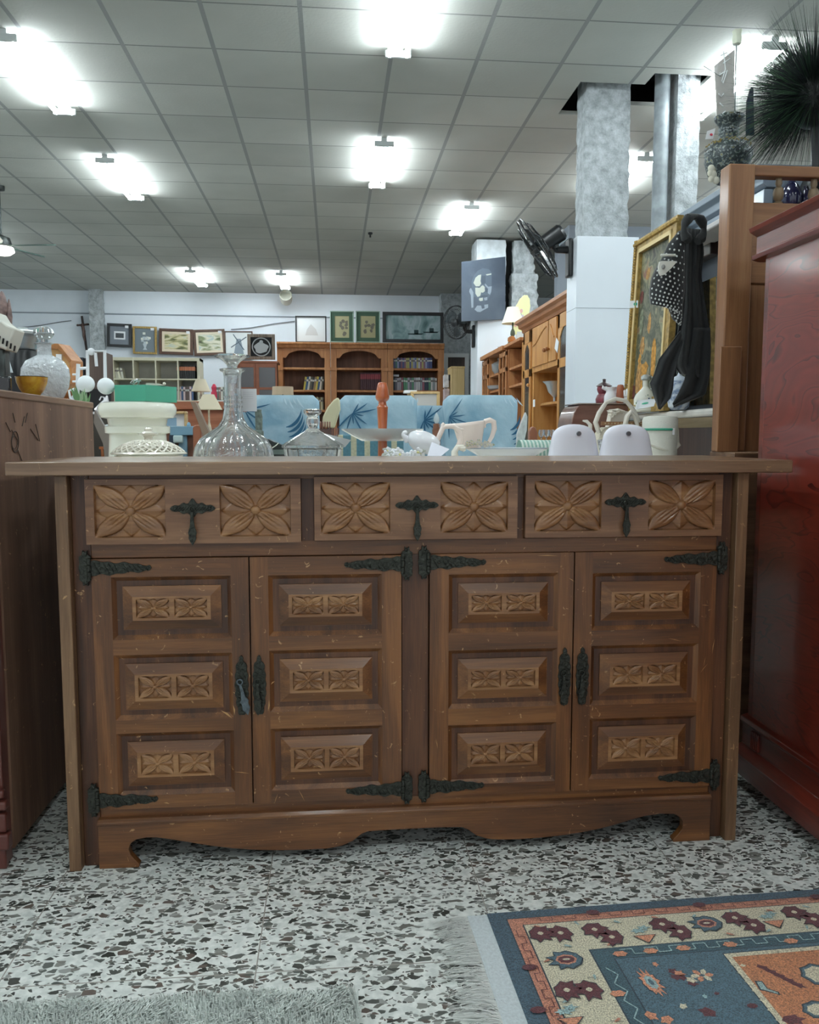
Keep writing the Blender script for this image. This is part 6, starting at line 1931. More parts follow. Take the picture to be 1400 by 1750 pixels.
for i, (u, v, w, h, mi) in enumerate([(.28, .20, .10, .10, 0), (.40, .24, .10, .05, 1), (.30, .38, .06, .06, 0), (.24, .52, .05, .08, 2), (.44, .5, .05, .06, 0), (.2, .66, .05, .04, 3), (.5, .68, .05, .07, 3), (.32, .78, .06, .04, 0), (.6, .3, .08, .12, 1), (.62, .8, .06, .04, 2), (.15, .12, .05, .05, 3), (.42, .10, .08, .03, 2), (.34, .12, .05, .07, 1), (.26, .3, .04, .05, 1)]):
    fig(u, v, w, h, mi, i)
t.part('woven_figures', mb, [mat('ochre_thread', (176, 134, 82), .9, noise=.3, nscale=60), mat('amber_thread', (190, 138, 66), .9, noise=.3, nscale=60), mat('sage_thread', (128, 134, 112), .9, noise=.3, nscale=60), mat('wine_thread', (110, 62, 56), .9, noise=.3, nscale=60)], smooth=0)
p = PP(fu * .9, .63, .024)
mb = MB(); mb.M = Matrix.Translation(p) @ Matrix.Rotation(-.5, 4, 'Z')
mb.box(-.015, .017, -.001, .001, -.014, .014); mb.prism([(.007 + .007 * math.cos(a), .007 * math.sin(a)) for a in arc(16)], -.002, -.001, mi=1)
t.part('price_tag', mb, [M_paper, mat('green_sticker', (40, 176, 140), .5)])

# brown chest with a rounded lid
Y = 3.22
x0, x1 = A(976, 720).x, 1.185; zt_ = A(1020, 691).z
t = Thing('wooden_chest', 'glossy dark brown box with a rounded left end, behind the white cases', 'box', ((x0 + x1) / 2, Y + .1, TZ))
pts = [(x0, TZ), (x1, TZ), (x1, zt_), (x0 + .045, zt_)] + [(x0 + .045 - .045 * math.sin(a), zt_ - .11 + .11 * math.cos(a)) for a in np.linspace(.3, PI / 2, 6)]
mb = MB(); mb.prism(pts, Y, Y + .2); t.part('body', mb, wood('chest_brown', (92, 62, 54), (112, 78, 68), (130, 94, 82), 'x', .8, .3, coat=.4), bevel=.003)
mb = MB(); mb.box(x0 + .03, x1, Y - .006, Y + .21, zt_, zt_ + .005); t.part('lid', mb, mat('chest_lid', (150, 134, 126), .12, coat=.8), bevel=.002)
ZC = zt_ + .006
def stand(name, label, cat, px_, Yy, prof, m, zb_, n=28, extra=None, **k):
    c = at(px_, 690, Y=Yy); c.z = zb_
    t = Thing(name, label, cat, c)
    mb = MB(); mb.lathe(prof, c, n); t.part('body', mb, m, **k)
    if extra: extra(t, c)
    return t
def lid_(t, c):
    mb = MB(); mb.lathe([(.030, .072), (.033, .074), (.020, .084), (.007, .09), (.006, .096), (.008, .101), (0, .104)], c, 20); t.part('lid', mb, mat('dark_lid', (64, 48, 50), .4))
stand('ginger_jar', 'dark wine-red lidded jar on the brown box against the white column', 'jar', 1032, Y + .12, [(.022, 0), (.032, .004), (.034, .02), (.028, .035), (.022, .042), (.026, .05), (.029, .06), (.027, .072), (0, .072)], mat('wine_glaze', (118, 52, 62), .35, noise=.3, nscale=60), ZC, extra=lid_)
def ph_(t, c):
    mb = MB(); mb.tube([c + Vector((-.02, 0, .06)), c + Vector((-.036, 0, .064)), c + Vector((-.034, 0, .072))], [.01, .006, .003], 8); t.part('spout', mb, M_china2)
stand('white_pitcher', 'small white spouted pitcher in front of the wine-red jar', 'pitcher', 1044, Y + .07, [(.022, 0), (.028, .006), (.028, .03), (.020, .046), (.020, .055), (.026, .066), (.024, .066), (.017, .055), (0, .05)], M_china2, ZC, extra=ph_)
stand('wooden_bottle', 'slim reddish-brown turned bottle below the gilt frame corner', 'bottle', 1060, Y + .04, [(.013, 0), (.016, .004), (.016, .05), (.014, .066), (.011, .074), (.0, .076)], mat('terracotta_brown', (150, 84, 56), .4, coat=.3), ZC)
def fg(t, c):
    mb = MB(); mb.ball(c + Vector((0, 0, .075)), .011, 12); mb.tube([c + Vector((-.018, -.005, .05)), c + Vector((-.02, -.012, .03)), c + Vector((.0, -.02, .028))], .006, 8); mb.tube([c + Vector((.018, -.005, .055)), c + Vector((.024, -.012, .04)), c + Vector((.014, -.02, .03))], .006, 8); t.part('head_and_arms', mb, M_china2)
stand('china_figurine', 'small white china figurine beside the reddish-brown bottle', 'figurine', 1074, Y - .0 + .03, [(.02, 0), (.022, .01), (.018, .03), (.016, .05), (.010, .062), (0, .066)], M_china2, ZC, extra=fg)
# painted bottle and vase on the marble
def bt(t, c):
    mb = MB(); mb.tube([c + Vector((.012, -.0, .125)), c + Vector((.028, -.0, .132)), c + Vector((.034, -.0, .11)), c + Vector((.024, -.0, .085))], .0055, 8); t.part('handle', mb, mat('white_blue_glaze', (208, 214, 216), .25, coat=.4))
    mb = MB(); mb.lathe([(.012, .118), (.018, .122), (.018, .134), (.010, .14), (0, .14)], c, 16); t.part('mouth', mb, mat('grey_marbled_glaze', (176, 180, 178), .3, noise=.3, nscale=60))
    mb = MB(); r2 = random.Random(3)
    for i in range(46):
        a, z = r2.uniform(PI * .9, PI * 2.0), r2.uniform(.014, .062)
        rr_ = .0435 if z < .05 else .036
        mb.ball((c.x + rr_ * math.cos(a), c.y + rr_ * math.sin(a), c.z + z), (.004, .004, .0035), 5, i % 3)
    s_ = t.part('painted_flowers', mb, [mat('blue_brush', (86, 106, 140), .4), mat('yellow_brush', (196, 178, 96), .4), mat('green_brush', (100, 128, 100), .4)]); s_['kind'] = 'stuff'
stand('painted_bottle', 'squat white bottle with a handle and painted blue and yellow flowers, on the marble', 'bottle', 1103, 3.02, [(.036, 0), (.042, .006), (.043, .05), (.036, .066), (.018, .085), (.011, .095), (.0115, .118), (0, .118)], mat('cream_glaze', (216, 216, 204), .25, coat=.4), MZ + .001, extra=bt)
def bw(t, c):
    mb = MB(); mb.lathe([(.030, .098), (.022, .108), (.008, .115), (.004, .125), (.006, .131), (0, .135)], c, 20); t.part('lid', mb, mat('pale_blue_glaze', (190, 200, 210), .3))
stand('blue_white_jar', 'blue and white patterned lidded jar half hidden behind the hanging black scarf', 'jar', 1160, 2.72, [(.024, 0), (.034, .01), (.04, .05), (.036, .085), (.028, .1), (0, .1)], painting('delft', [(206, 212, 218), (196, 204, 212), (96, 116, 150), (206, 212, 218)], 38, 5), MZ + .001, extra=bw)
# green-dot card
mb = MB(); p0, p1 = at(1086, 699, Y=2.66), at(1122, 682, Y=2.80)
q = [at(1086, 700, Y=2.62), at(1118, 694, Y=2.66), at(1122, 681, Y=2.8), at(1090, 684, Y=2.74)]
q = [Vector((DX + .002, 0, 0)) * 0 + v for v in q]
mb.hexa(q, [v + Vector((0, .002, -.001)) for v in q])
cc = (q[0] + q[3]) / 2 * .55 + (q[1] + q[2]) / 2 * .45
ea, eb = (q[1] - q[0]).normalized(), (q[3] - q[0]).normalized()
nn = ea.cross(eb).normalized()
if nn.y > 0: nn = -nn
mb.add([cc + ea * .017 * math.cos(a) + eb * .013 * math.sin(a) + nn * .0012 for a in arc(24)], [tuple(range(24))], 1)
cb = (q[0] + q[1]) / 2
single('price_card', mb, [M_paper, bpy.data.materials['green_sticker']], 'white price card with a green dot on the edge of the marble', 'card', (q[0] + q[1]) / 2, smooth=0)

# hanging polka-dot cap and black scarf
M_blk = mat('black_cloth', (26, 28, 30), .85, bump=.4, nscale=60, sheen=.2)
Yc = 2.44
def C(x, y, dy=0): return at(x, y, Y=Yc + dy)
t = Thing('black_scarf', 'black cloth scarf hanging in long folds from the hutch shelf', 'scarf', C(1190, 372))
mb = MB()
loop = [C(1186 + 17 * math.cos(a), 392 - 22 * math.sin(a), -.03 + .015 * math.cos(a)) for a in np.linspace(-1.2, PI + 1.1, 14)]
mb.tube(loop, [.012 + .004 * math.sin(i * 1.7) for i in range(14)], 10)
t.part('knot_loop', mb, M_blk)
def cloth(left, right, dy=0, folds=5, amp=.012, ph=0):
    """sheet between two pixel polylines"""
    n = len(left)
    def f(u, v):
        k = v * (n - 1); i = min(int(k), n - 2); q_ = k - i
        l = Vector(left[i]).lerp(Vector(left[i + 1]), q_); r = Vector(right[i]).lerp(Vector(right[i + 1]), q_)
        p = l.lerp(r, u)
        return C(p.x, p.y, dy + amp * math.sin(u * folds * PI + ph + v * 1.5) * (.35 + v))
    mb = MB(); mb.grid(f, 28, 30); return mb
L1 = [(1168, 388), (1166, 430), (1167, 500), (1160, 560), (1150, 600), (1128, 610), (1112, 655), (1118, 680), (1130, 700)]
R1 = [(1200, 392), (1202, 440), (1203, 500), (1208, 560), (1213, 590), (1216, 610), (1216, 650), (1214, 672), (1185, 690)]
L1 = [(a, b) for a, b in L1]
t.part('fold', cloth([(1170, 390), (1166, 430), (1168, 480), (1165, 530), (1158, 575), (1155, 600), (1152, 625), (1163, 640), (1178, 634)], [(1198, 392), (1203, 430), (1198, 470), (1205, 520), (1212, 560), (1215, 590), (1214, 620), (1208, 640), (1204, 652)], 0, 5, .012), M_blk, solid=.003)
t.part('fold', cloth([(1163, 565), (1140, 596), (1126, 614), (1118, 640), (1111, 655), (1117, 675), (1126, 699)], [(1168, 585), (1160, 610), (1157, 625), (1152, 645), (1150, 665), (1146, 680), (1128, 700)], -.02, 3, .008, 1), M_blk, solid=.003)
t.part('fold', cloth([(1186, 560), (1176, 620), (1170, 650), (1160, 672), (1150, 690)], [(1214, 560), (1214, 610), (1213, 640), (1205, 675), (1152, 696)], -.01, 3, .008, 2), M_blk, solid=.003)
t = Thing('dotted_cap', 'black cap studded with white dots and a white patch, hanging in front of the tapestry', 'cap', C(1165, 400))
mb = MB()
capL = [(1160, 396), (1142, 418), (1132, 440), (1122, 458), (1114, 475), (1110, 500), (1112, 519), (1140, 521), (1150, 545), (1160, 553)]
capR = [(1168, 392), (1170, 420), (1170, 450), (1170, 480), (1170, 500), (1168, 515), (1167, 530), (1166, 540), (1165, 550), (1163, 556)]
bulge = lambda u, v: -.045 * math.sin(PI * u) ** .7 * math.sin(PI * min(1, v * .9 + .05))
def capf(u, v, lift=0):
    n = len(capL); k = v * (n - 1); i = min(int(k), n - 2); q_ = k - i
    l = Vector(capL[i]).lerp(Vector(capL[i + 1]), q_); r = Vector(capR[i]).lerp(Vector(capR[i + 1]), q_)
    p = l.lerp(r, u); return C(p.x, p.y, -.02 + bulge(u, v) - lift)
mb.grid(capf, 26, 36)
t.part('crown', mb, M_blk, solid=.003)
mb = MB()
r2 = random.Random(9)
for j in range(24):
    v = (j + .5) / 24
    i_ = min(int(v * 9), 8)
    w_ = abs(capR[i_][0] - capL[i_][0])
    n_ = max(2, int(w_ / 6.3))
    for i in range(n_):
        u = (i + .5 + .3 * (j % 2)) / n_
        if u > .97: continue
        if .22 < v < .5 and .05 < u < .6 and False: continue
        p = capf(min(u, .98), v, .0025); mb.ball(p, (.0033, .002, .0033), 6)
d_ = t.part('dots', mb, mat('pearl_dot', (214, 218, 216), .4)); d_['kind'] = 'stuff'
mb = MB()
for i in range(9): mb.ball(C(1131 + i * 2.8, 436, -.075), (.0042, .0035, .0042), 8)
pt = [C(x, y, -.078) for x, y in ((1128, 447), (1131, 446), (1154, 446), (1155, 450), (1148, 458), (1136, 469), (1130, 471), (1127, 466), (1126, 456))]
mb.hexa
n_ = len(pt); mb.add(pt + [p + Vector((0, .008, 0)) for p in pt], [tuple(range(n_))] + [(i, i + n_, (i + 1) % n_ + n_, (i + 1) % n_) for i in range(n_)])
mb.ball(C(1134, 456, -.080), (.006, .004, .007), 10, 1)
t.part('patch', mb, [mat('ivory_patch', (214, 214, 204), .4), mat('patch_grey', (140, 140, 136), .5)])

# vases on top of the hutch
VT = zht + .001
M_mosaic = painting('mosaic', [(20, 26, 28), (44, 58, 60), (24, 32, 34), (120, 132, 130), (120, 112, 66)], 110, 2, detail=2)
Yv = 2.55
def V(x, y, dy=0): return at(x, y, Y=Yv + dy)
c = V(1243, 300); c.z = VT
def Zv(y): return V(1243, y).z - VT
t = Thing('mosaic_vase', 'round dark mosaic-glass vase with a flared mouth on top of the hutch', 'vase', c)
mb = MB(); VS_ = 1.0625
mb.lathe([(r_ * VS_, z_) for r_, z_ in [(.028, 0), (.034, .004), (.054, Zv(300)), (.066, Zv(276)), (.064, Zv(260)), (.046, Zv(244)), (.027, Zv(238)), (.026, Zv(222)), (.03, Zv(214)), (.040, Zv(206)), (.042, Zv(200)), (.036, Zv(201)), (.022, Zv(215)), (.0, Zv(216))]], c, 40)
t.part('body', mb, M_mosaic)
mb = MB(); r2 = random.Random(6)
for i in range(240):
    a = r2.uniform(PI * .9, PI * 2.1); y = r2.choice((250, 254, 262, 268, 228, 222, 203, 246))
    rr_ = {250: .062, 254: .0635, 262: .0665, 268: .067, 228: .0275, 222: .0275, 203: .0425, 246: .054}[y]
    mb.ball((c.x + rr_ * VS_ * math.cos(a), c.y + rr_ * VS_ * math.sin(a), VT + Zv(y) + r2.uniform(-.003, .003)), .0028, 5, 0 if y != 250 and y != 246 else 1)
s_ = t.part('glass_beads', mb, [mat('silver_bead', (196, 204, 206), .25, .3), mat('gold_bead', (176, 156, 96), .3, .5)]); s_['kind'] = 'stuff'
mb = MB()
for (x, y, r0) in ((1216, 288, .012), (1219, 298, .013), (1216, 306, .011), (1224, 308, .012), (1214, 296, .010)): mb.ball(V(x, y, -.05), (r0, .006, r0), 10)
t.part('white_rosette', mb, mat('cream_rose', (210, 208, 190), .6))
mb = MB(); p = [V(1206, 238, -.05), V(1219, 237, -.05), V(1223, 219, -.05), V(1209, 224, -.05)]
mb.hexa(p, [q + Vector((0, .001, 0)) for q in p]); mb.ball(V(1216, 230, -.053), (.005, .001, .004), 8, 1)
t.part('price_tag', mb, [M_paper, mat('red_dot', (200, 60, 80), .5)])
# wrapped parchment and rose in the vase
c2 = V(1240, 205); 
t = Thing('wrapped_scroll', 'tall printed parchment strip in clear film standing in the mosaic vase', 'wrapped paper', c2)
p = [V(1227, 210), V(1255, 210), V(1256, 84), V(1222, 112)]
mb = MB(); mb.hexa(p, [q + Vector((0, .006, 0)) for q in p]); t.part('parchment', mb, mat('parchment', (168, 158, 144), .6, noise=.12, nscale=20))
p = [V(1223, 206, -.004), V(1261, 206, -.004), V(1261, 76, -.004), V(1248, 74, -.004), V(1217, 105, -.004)]
mb = MB(); mb.add(p, [(0, 1, 2, 3, 4)]); t.part('clear_film', mb, mat('clear_film', (226, 232, 236), .08, alpha=.28))
mb = MB()
for pts in ([(1232, 95), (1243, 90), (1248, 100), (1236, 108)], [(1237, 88), (1240, 118), (1234, 138), (1236, 142), (1243, 120)], [(1230, 128), (1240, 122)], [(1228, 160), (1233, 165), (1237, 160)], [(1230, 176), (1236, 182)], [(1228, 200), (1234, 195), (1240, 190)]):
    mb.tube([V(x, y, -.006) for x, y in pts], .0016, 5)
w_ = t.part('white_lettering', mb, mat('white_ink', (226, 230, 230), .5))
c3 = V(1260, 205)
t = Thing('white_rose', 'artificial white rose on a long stem behind the wrapped parchment', 'flower', c3)
mb = MB(); mb.tube([V(1256, 210, .01), V(1257, 140, .01), V(1259, 76, .01)], .0022, 6); t.part('stem', mb, mat('dark_stem', (50, 66, 60), .6))
mb = MB(); b0 = V(1260, 64, .01)
mb.lathe([(.004, -.024), (.012, -.02), (.0135, -.005), (.012, .012), (.015, .02), (.009, .022), (.004, .016), (0, .02)], b0, 18, rmod=lambda a, z: 1 + .1 * math.sin(a * 5 + z * 80)); t.part('bloom', mb, mat('rose_white', (206, 210, 190), .7))
mb = MB(); mb.tube([V(1203, 113, -.01), V(1232, 131, -.01)], .0009, 5)
t.part('twig', mb, bpy.data.materials['dark_stem'])
mb = MB(); pts = [(V(1258, 246, -.01).x, V(1262, 246).z), (V(1268, 246).x, V(1262, 246).z), (V(1266, 166).x, V(1262, 166).z), (V(1262, 168).x, V(1262, 168).z), (V(1256, 190).x, V(1262, 190).z)]
c4 = V(1262, 246, -.07)
mb.prism([(a, b) for a, b in pts], Yv - .078, Yv - .070)
single('dark_glass_blade', mb, mat('navy_glass', (36, 46, 66), .15, coat=.5), 'upright dark blue glass strip against the mosaic vase', 'ornament', (c4.x, Yv - .07, pts[0][1]))

# spiky black plant
Yp = 2.27
ZS = zb2_ + .001
c = at(1395, 300, Y=Yp); c.z = ZS
t = Thing('spiky_plant', 'large black spiky grass plant spreading at the top right corner', 'plant', c)
mb = MB(); mb.lathe([(.035, 0), (.045, .01), (.04, .08), (.03, .1), (.034, .12), (0, .12)], c, 24); t.part('pot', mb, M_black)
ctr = at(1392, 150, Y=Yp)
mb = MB(); rs = np.random.RandomState(4)
for i in range(9000):
    d = rs.randn(3); d /= np.linalg.norm(d)
    d = Vector(d)
    if d.z < -.75: continue
    L_ = .07 + .125 * rs.rand() ** .8 if i % 6 else .19 + .05 * rs.rand()
    st = ctr + Vector((0, 0, -.03)) + d * .02
    dr_ = .035 * rs.rand()
    pts = []
    for k in range(4):
        s_ = k / 3
        pts.append(st + d * L_ * s_ + Vector((0, 0, .03 * s_ - dr_ * s_ * s_ * 2)))
    sd = d.cross(Vector((0, 1, 0)));
    if sd.length < .05: sd = Vector((1, 0, 0))
    sd.normalize(); w = .00085
    vs_ = []
    for k, p in enumerate(pts):
        ww = w * (1 - .85 * k / 3); vs_ += [p - sd * ww, p + sd * ww]
    mb.add(vs_, [(2 * k, 2 * k + 1, 2 * k + 3, 2 * k + 2) for k in range(3)], 0 if i % 9 else 1)
f = t.part('spikes', mb, [mat('black_blades', (16, 26, 26), .5), mat('green_blades', (58, 96, 62), .6)], smooth=0); f['kind'] = 'stuff'
mb = MB(); mb.tube([c + Vector((0, 0, .1)), ctr], .012, 8); mb.ball(ctr + Vector((0, 0, -.03)), (.07, .07, .08), 14)
t.part('core', mb, M_black)

# blue bottles seen through the headboard rails
M_navy = mat('navy_glaze', (34, 36, 66), .15, coat=.6)
zb_ = zht + .0
for x, y0, w, h, lb in ((1352, 0, .026, .075, 'rounded navy-blue vase seen between the headboard spindles'), (1376, 0, .012, .055, 'slim navy-blue bottle right of the rounded navy vase')):
    c = at(x, 345, Y=2.25); c.z = ZS
    hh = at(x, 306 if w > .02 else 318, Y=2.25).z - ZS
    mb = MB(); mb.lathe([(w * .6, 0), (w, hh * .2), (w * 1.1, hh * .5), (w * .7, hh * .8), (w * .35, hh * .9), (w * .45, hh), (0, hh)], c, 24)
    single('navy_vase', mb, M_navy, lb, 'vase', c)

# ================================================================== things on the brown cabinet (left)
LT = .986
Y = 2.06
c = A(55, 670); c.z = LT
def bowl_mat():
    m = painting('gold_lacquer', [(120, 56, 20), (176, 126, 40), (200, 160, 50), (150, 96, 30)], 26, 3)
    m.node_tree.nodes['Principled BSDF'].inputs['Roughness'].default_value = .2
    return m
zt_ = A(55, 645).z - LT
mb = MB(); mb.lathe([(.016, 0), (.018, .002), (.028, zt_ * .35), (.034, zt_ * .7), (.036, zt_), (.034, zt_), (.026, zt_ * .35), (0, .006)], c, 40)
mb.lathe([(.0355, zt_ - .001), (.0365, zt_ + .0015), (.034, zt_ + .001)], c, 40, mi=1)
single('lacquer_bowl', mb, [bowl_mat(), mat('dark_lacquer', (52, 34, 22), .2)], 'small gold and red lacquer bowl on the edge of the brown cabinet', 'bowl', c)
Y = 2.24
c = A(79, 680); c.z = LT
def Zl(y): return A(79, y).z - LT
t = Thing('round_decanter', 'round white textured glass decanter with a ball stopper on the brown cabinet', 'decanter', c)
M_frost = mat('frosted_white_glass', (224, 232, 236), .12, trans=.25, coat=.6, bump=1.6, nscale=110)
mb = MB(); mb.M = Matrix.Translation(c) @ Matrix.Diagonal((1, .6, 1, 1))
mb.lathe([(.035, 0), (.044, .003), (.058, Zl(662)), (.0625, Zl(645)), (.060, Zl(630)), (.048, Zl(617)), (.028, Zl(610)), (.019, Zl(607)), (.0175, Zl(594)), (.0185, Zl(589)), (.026, Zl(587)), (.016, Zl(585)), (0, Zl(585))], (0, 0, 0), 48)
t.part('bottle', mb, M_frost)
mb = MB(); mb.lathe([(.013, Zl(586)), (.012, Zl(581)), (.02, Zl(577)), (.026, Zl(570)), (.023, Zl(563)), (.012, Zl(559)), (0, Zl(558))], c, 24)
t.part('stopper', mb, mat('clear_ball_glass', (226, 236, 240), .05, trans=.8, coat=.4))
# dark lantern with a white peaked cloth
Y = 2.0
c = A(2, 660); c.z = LT
t = Thing('dark_lantern', 'dark metal box lantern under a white peaked cloth with black stripes, at the left edge', 'lantern', c)
x1 = A(23, 760).x; x0 = x1 - .12; z1 = A(10, 598).z
mb = MB(); mb.box(x0, x1, Y - .03, Y + .004, LT, z1); t.part('box', mb, mat('tarnished_metal', (70, 76, 74), .35, .5, noise=.5, nscale=30), bevel=.004)
apx = A(5, 537)
mb = MB(); n = 14
def tent(u, v):
    a = u * 2 * PI; s_ = v ** 1.5
    r = .092 * (.06 + .94 * v ** 1.4)
    sq = 1 / max(abs(math.cos(a)), abs(math.sin(a)))
    cx_, cy_ = (x0 + x1) / 2 + .032, Y + .03
    return (cx_ + (apx.x - cx_) * (1 - v) + r * min(sq, 1.35) * math.cos(a), cy_ + r * min(sq, 1.35) * math.sin(a), apx.z - (apx.z - z1 + .012) * v ** .75)
tp = [A(-30, 558), A(-6, 549), A(2, 540), A(5, 536), A(8, 541), A(14, 551), A(25, 560), A(38, 565), A(31, 588), A(24, 603), A(12, 597), A(0, 588), A(-30, 574)]
mb.prism([(p.x, p.z) for p in tp][::-1], Y - .045, Y + .02); t.part('peaked_cloth', mb, mat('white_cloth', (206, 206, 196), .8), bevel=.004)
for k in range(5):
    mb = MB(); q0 = A(-2 + k * 6.5, 583 + k * 4.2, -.047); mb.tube([q0, q0 + Vector((.004, -.004, .011))], .0022, 5); t.part('stripe', mb, M_black)
mb = MB(); z_ = A(10, 640).z
mb.box(A(8, 650).x, A(31, 650).x, Y - .05, Y - .035, LT, A(20, 645).z)
single('black_box', mb, mat('black_gloss', (26, 28, 30), .15, coat=.6), 'glossy small black box at the foot of the dark lantern', 'box', (A(22, 760).x, Y - .06, LT), bevel=.004)
# blender
Y = 2.34
c = A(44, 680); c.z = LT
t = Thing('blender', 'kitchen blender with a clear jug on a black base, behind the round decanter', 'blender', c)
def Zb(y): return A(44, y).z - LT
mb = MB(); mb.lathe([(.05, 0), (.05, .01), (.042, Zb(605)), (.038, Zb(600)), (0, Zb(600))], c, 28); t.part('motor_base', mb, M_black)
mb = MB(); mb.lathe([(.028, Zb(600)), (.032, Zb(598)), (.042, Zb(572)), (.039, Zb(572)), (.028, Zb(596)), (0, Zb(596))], c, 28); t.part('jug', mb, mat('clear_plastic', (214, 222, 226), .1, trans=.8))
mb = MB(); mb.lathe([(.042, Zb(572)), (.044, Zb(568)), (.03, Zb(565)), (.012, Zb(563)), (.012, Zb(560)), (0, Zb(560))], c, 24); t.part('jug_lid', mb, mat('pale_lid', (190, 198, 196), .4))
mb = MB(); mb.tube([(c.x - .03, c.y - .055, LT + Zb(598)), (c.x - .012, c.y - .06, LT + Zb(640))], .004, 8); t.part('handle', mb, mat('silver_rod', (176, 186, 190), .3, .5))

# ------------------------------------------------------------------ things on the farther table and floor, left half
# carved chair back
Y = 3.7
c = A(4, 600); c.z = 0
t = Thing('carved_post', 'brown carved wooden double finial rising at the far left edge', 'carving', c)
M_carv = mat('carved_brown', (112, 92, 88), .5, noise=.35, nscale=40, bump=1.5)
for x, y0, y1, r in ((5, 497, 545, .022), (17, 510, 555, .010)):
    a, b = A(x, y1), A(x, y0); h = b.z - a.z
    mb = MB(); mb.lathe([(r * .5, -h * 1.2), (r * .8, 0), (r * 1.1, h * .3), (r, h * .55), (r * .6, h * .8), (r * .25, h * .95), (0, h)], a, 16, rmod=lambda q, z: 1 + .12 * math.sin(q * 4 + z * 60)); t.part('finial', mb, M_carv)
a = A(6, 590); mb = MB(); mb.box(a.x - .05, a.x + .045, Y - .02, Y + .02, 0, a.z + .01); t.part('stem', mb, M_carv, bevel=.006)
# octagonal clock
Y = 3.3
ctr = A(88, 634); R = .112
t = Thing('octagonal_clock', 'octagonal wooden wall clock leaning behind the round decanter', 'clock', (ctr.x, Y + .1, TZ))
Mt = Matrix.Translation(ctr) @ Matrix.Rotation(-.35, 4, 'Z') @ Matrix.Rotation(math.radians(4), 4, 'Y')
def octo(r): return [(r * math.cos(PI / 8 + k * PI / 4), r * math.sin(PI / 8 + k * PI / 4)) for k in range(8)]
C_o = wood('clock_oak', (140, 84, 38), (170, 108, 54), (190, 130, 74), 'x', 1, .35, coat=.4)
mb = MB(); mb.M = Mt
o, i_ = octo(R), octo(R * .8)
for k in range(8):
    j = (k + 1) % 8
    mb.hexa([(o[k][0], -.02, o[k][1]), (o[j][0], -.02, o[j][1]), (i_[j][0], -.008, i_[j][1]), (i_[k][0], -.008, i_[k][1])], [(o[k][0], .05, o[k][1]), (o[j][0], .05, o[j][1]), (i_[j][0], .05, i_[j][1]), (i_[k][0], .05, i_[k][1])])
t.part('case', mb, C_o, bevel=.002)
mb = MB(); mb.M = Mt; mb.prism(i_, .004, .008); t.part('dial', mb, mat('amber_dial', (186, 144, 92), .5, noise=.15, nscale=14))
mb = MB(); mb.M = Mt; mb.box(.02, .045, -.002, .004, .03, .065); t.part('paper_note', mb, M_paper)
mb = MB(); mb.M = Mt; mb.ball((.055, .0, .012), (.012, .006, .014), 8); t.part('brass_ornament', mb, mat('brass', (200, 168, 90), .3, .7))
mb = MB(); mb.box(ctr.x - .05, ctr.x + .06, Y - .02, Y + .05, TZ, ctr.z - R * .93)
t.part('wood_stand', mb, C_o)
# white two-globe lamp
Y = 3.0
c = A(166, 700); c.z = TZ
t = Thing('globe_lamp', 'white tubular lamp frame with two frosted white globes', 'lamp', c)
M_wt = mat('white_enamel', (220, 224, 228), .35, coat=.3)
mb = MB(); mb.tube([A(133, 790), A(133, 640), A(134, 622)], .007, 8); mb.tube([A(133, 630), A(150, 629)], .005, 8)
for y in (640, 652, 668): mb.tube([A(124, y), A(133, y)], .004, 6)
mb.tube([A(128, 664), A(118, 668), A(120, 680), A(128, 690)], .004, 6)
mb.tube([A(150, 650), A(149.5, 600), A(179, 600), A(180, 650)], .0062, 8)
mb.tube([A(163, 603), A(165, 626)], .0055, 8); mb.ball(A(156, 601), .013, 12)
t.part('frame', mb, M_wt)
for x, y in ((147, 656), (181, 660)):
    mb = MB(); mb.ball(A(x, y), .0295, 20); t.part('globe', mb, mat('frosted_globe', (226, 232, 234), .4))
mb = MB(); mb.lathe([(.06, 0), (.06, .008), (.02, .014), (0, .014)], (A(133, 760).x, Y, TZ), 24); t.part('base', mb, M_wt)
# tall dark speaker-like cabinet behind
Y = 4.3
x0, x1, z0, z1 = rect(151, 601, 180, 700, Y)
t = Thing('tall_narrow_cabinet', 'tall narrow dark brown cabinet behind the two white globes', 'cabinet', ((x0 + x1) / 2, Y + .1, 0))
mb = MB(); mb.box(x0, x1, Y, Y + .16, 0, z1); t.part('body', mb, wood('dark_oak', (62, 48, 42), (84, 68, 60), (100, 84, 74), 'z', .8, .5), bevel=.003)
mb = MB(); zz = A(170, 665).z; mb.box(x0 + .01, x1 + .03, Y - .02, Y - .002, .8, zz); t.part('black_panel', mb, M_black)
mb = MB(); mb.box(A(130, 760).x, A(146, 760).x, Y + .02, Y + .12, 0, A(140, 610).z)
single('black_stereo', mb, mat('stereo_black', (26, 32, 42), .4), 'dark blue-black box beside the tall narrow cabinet', 'box', (A(138, 760).x, Y + .1, 0), bevel=.004)
# white figurine by the black panel
Y = 3.6
c = A(176, 706); c.z = .985
mb = MB(); mb.tube([A(168, 704), A(176, 694), A(182, 684), A(183, 676)], [.02, .018, .010, .003], 10); mb.tube([A(170, 684), A(173, 678), A(178, 679), A(178, 684)], .003, 6)
mb.box(A(160, 760).x, A(190, 760).x, Y - .02, Y + .03, A(170, 708).z, A(170, 704).z)
sh = at(176, 708, Y=Y).z
c.z = A(170, 708).z
single('white_swan_ornament', mb, M_china2, 'white swan-like ornament left of the big white planter', 'figurine', c)
t = Thing('side_shelf', 'dark narrow shelf block under the white swan-like ornament', 'shelf', (A(175, 760).x, Y, 0))
mb = MB(); mb.box(A(150, 760).x, A(196, 760).x, Y - .05, Y + .1, 0, A(170, 708).z - .001); t.part('body', mb, mat('dark_block', (58, 56, 52), .6))
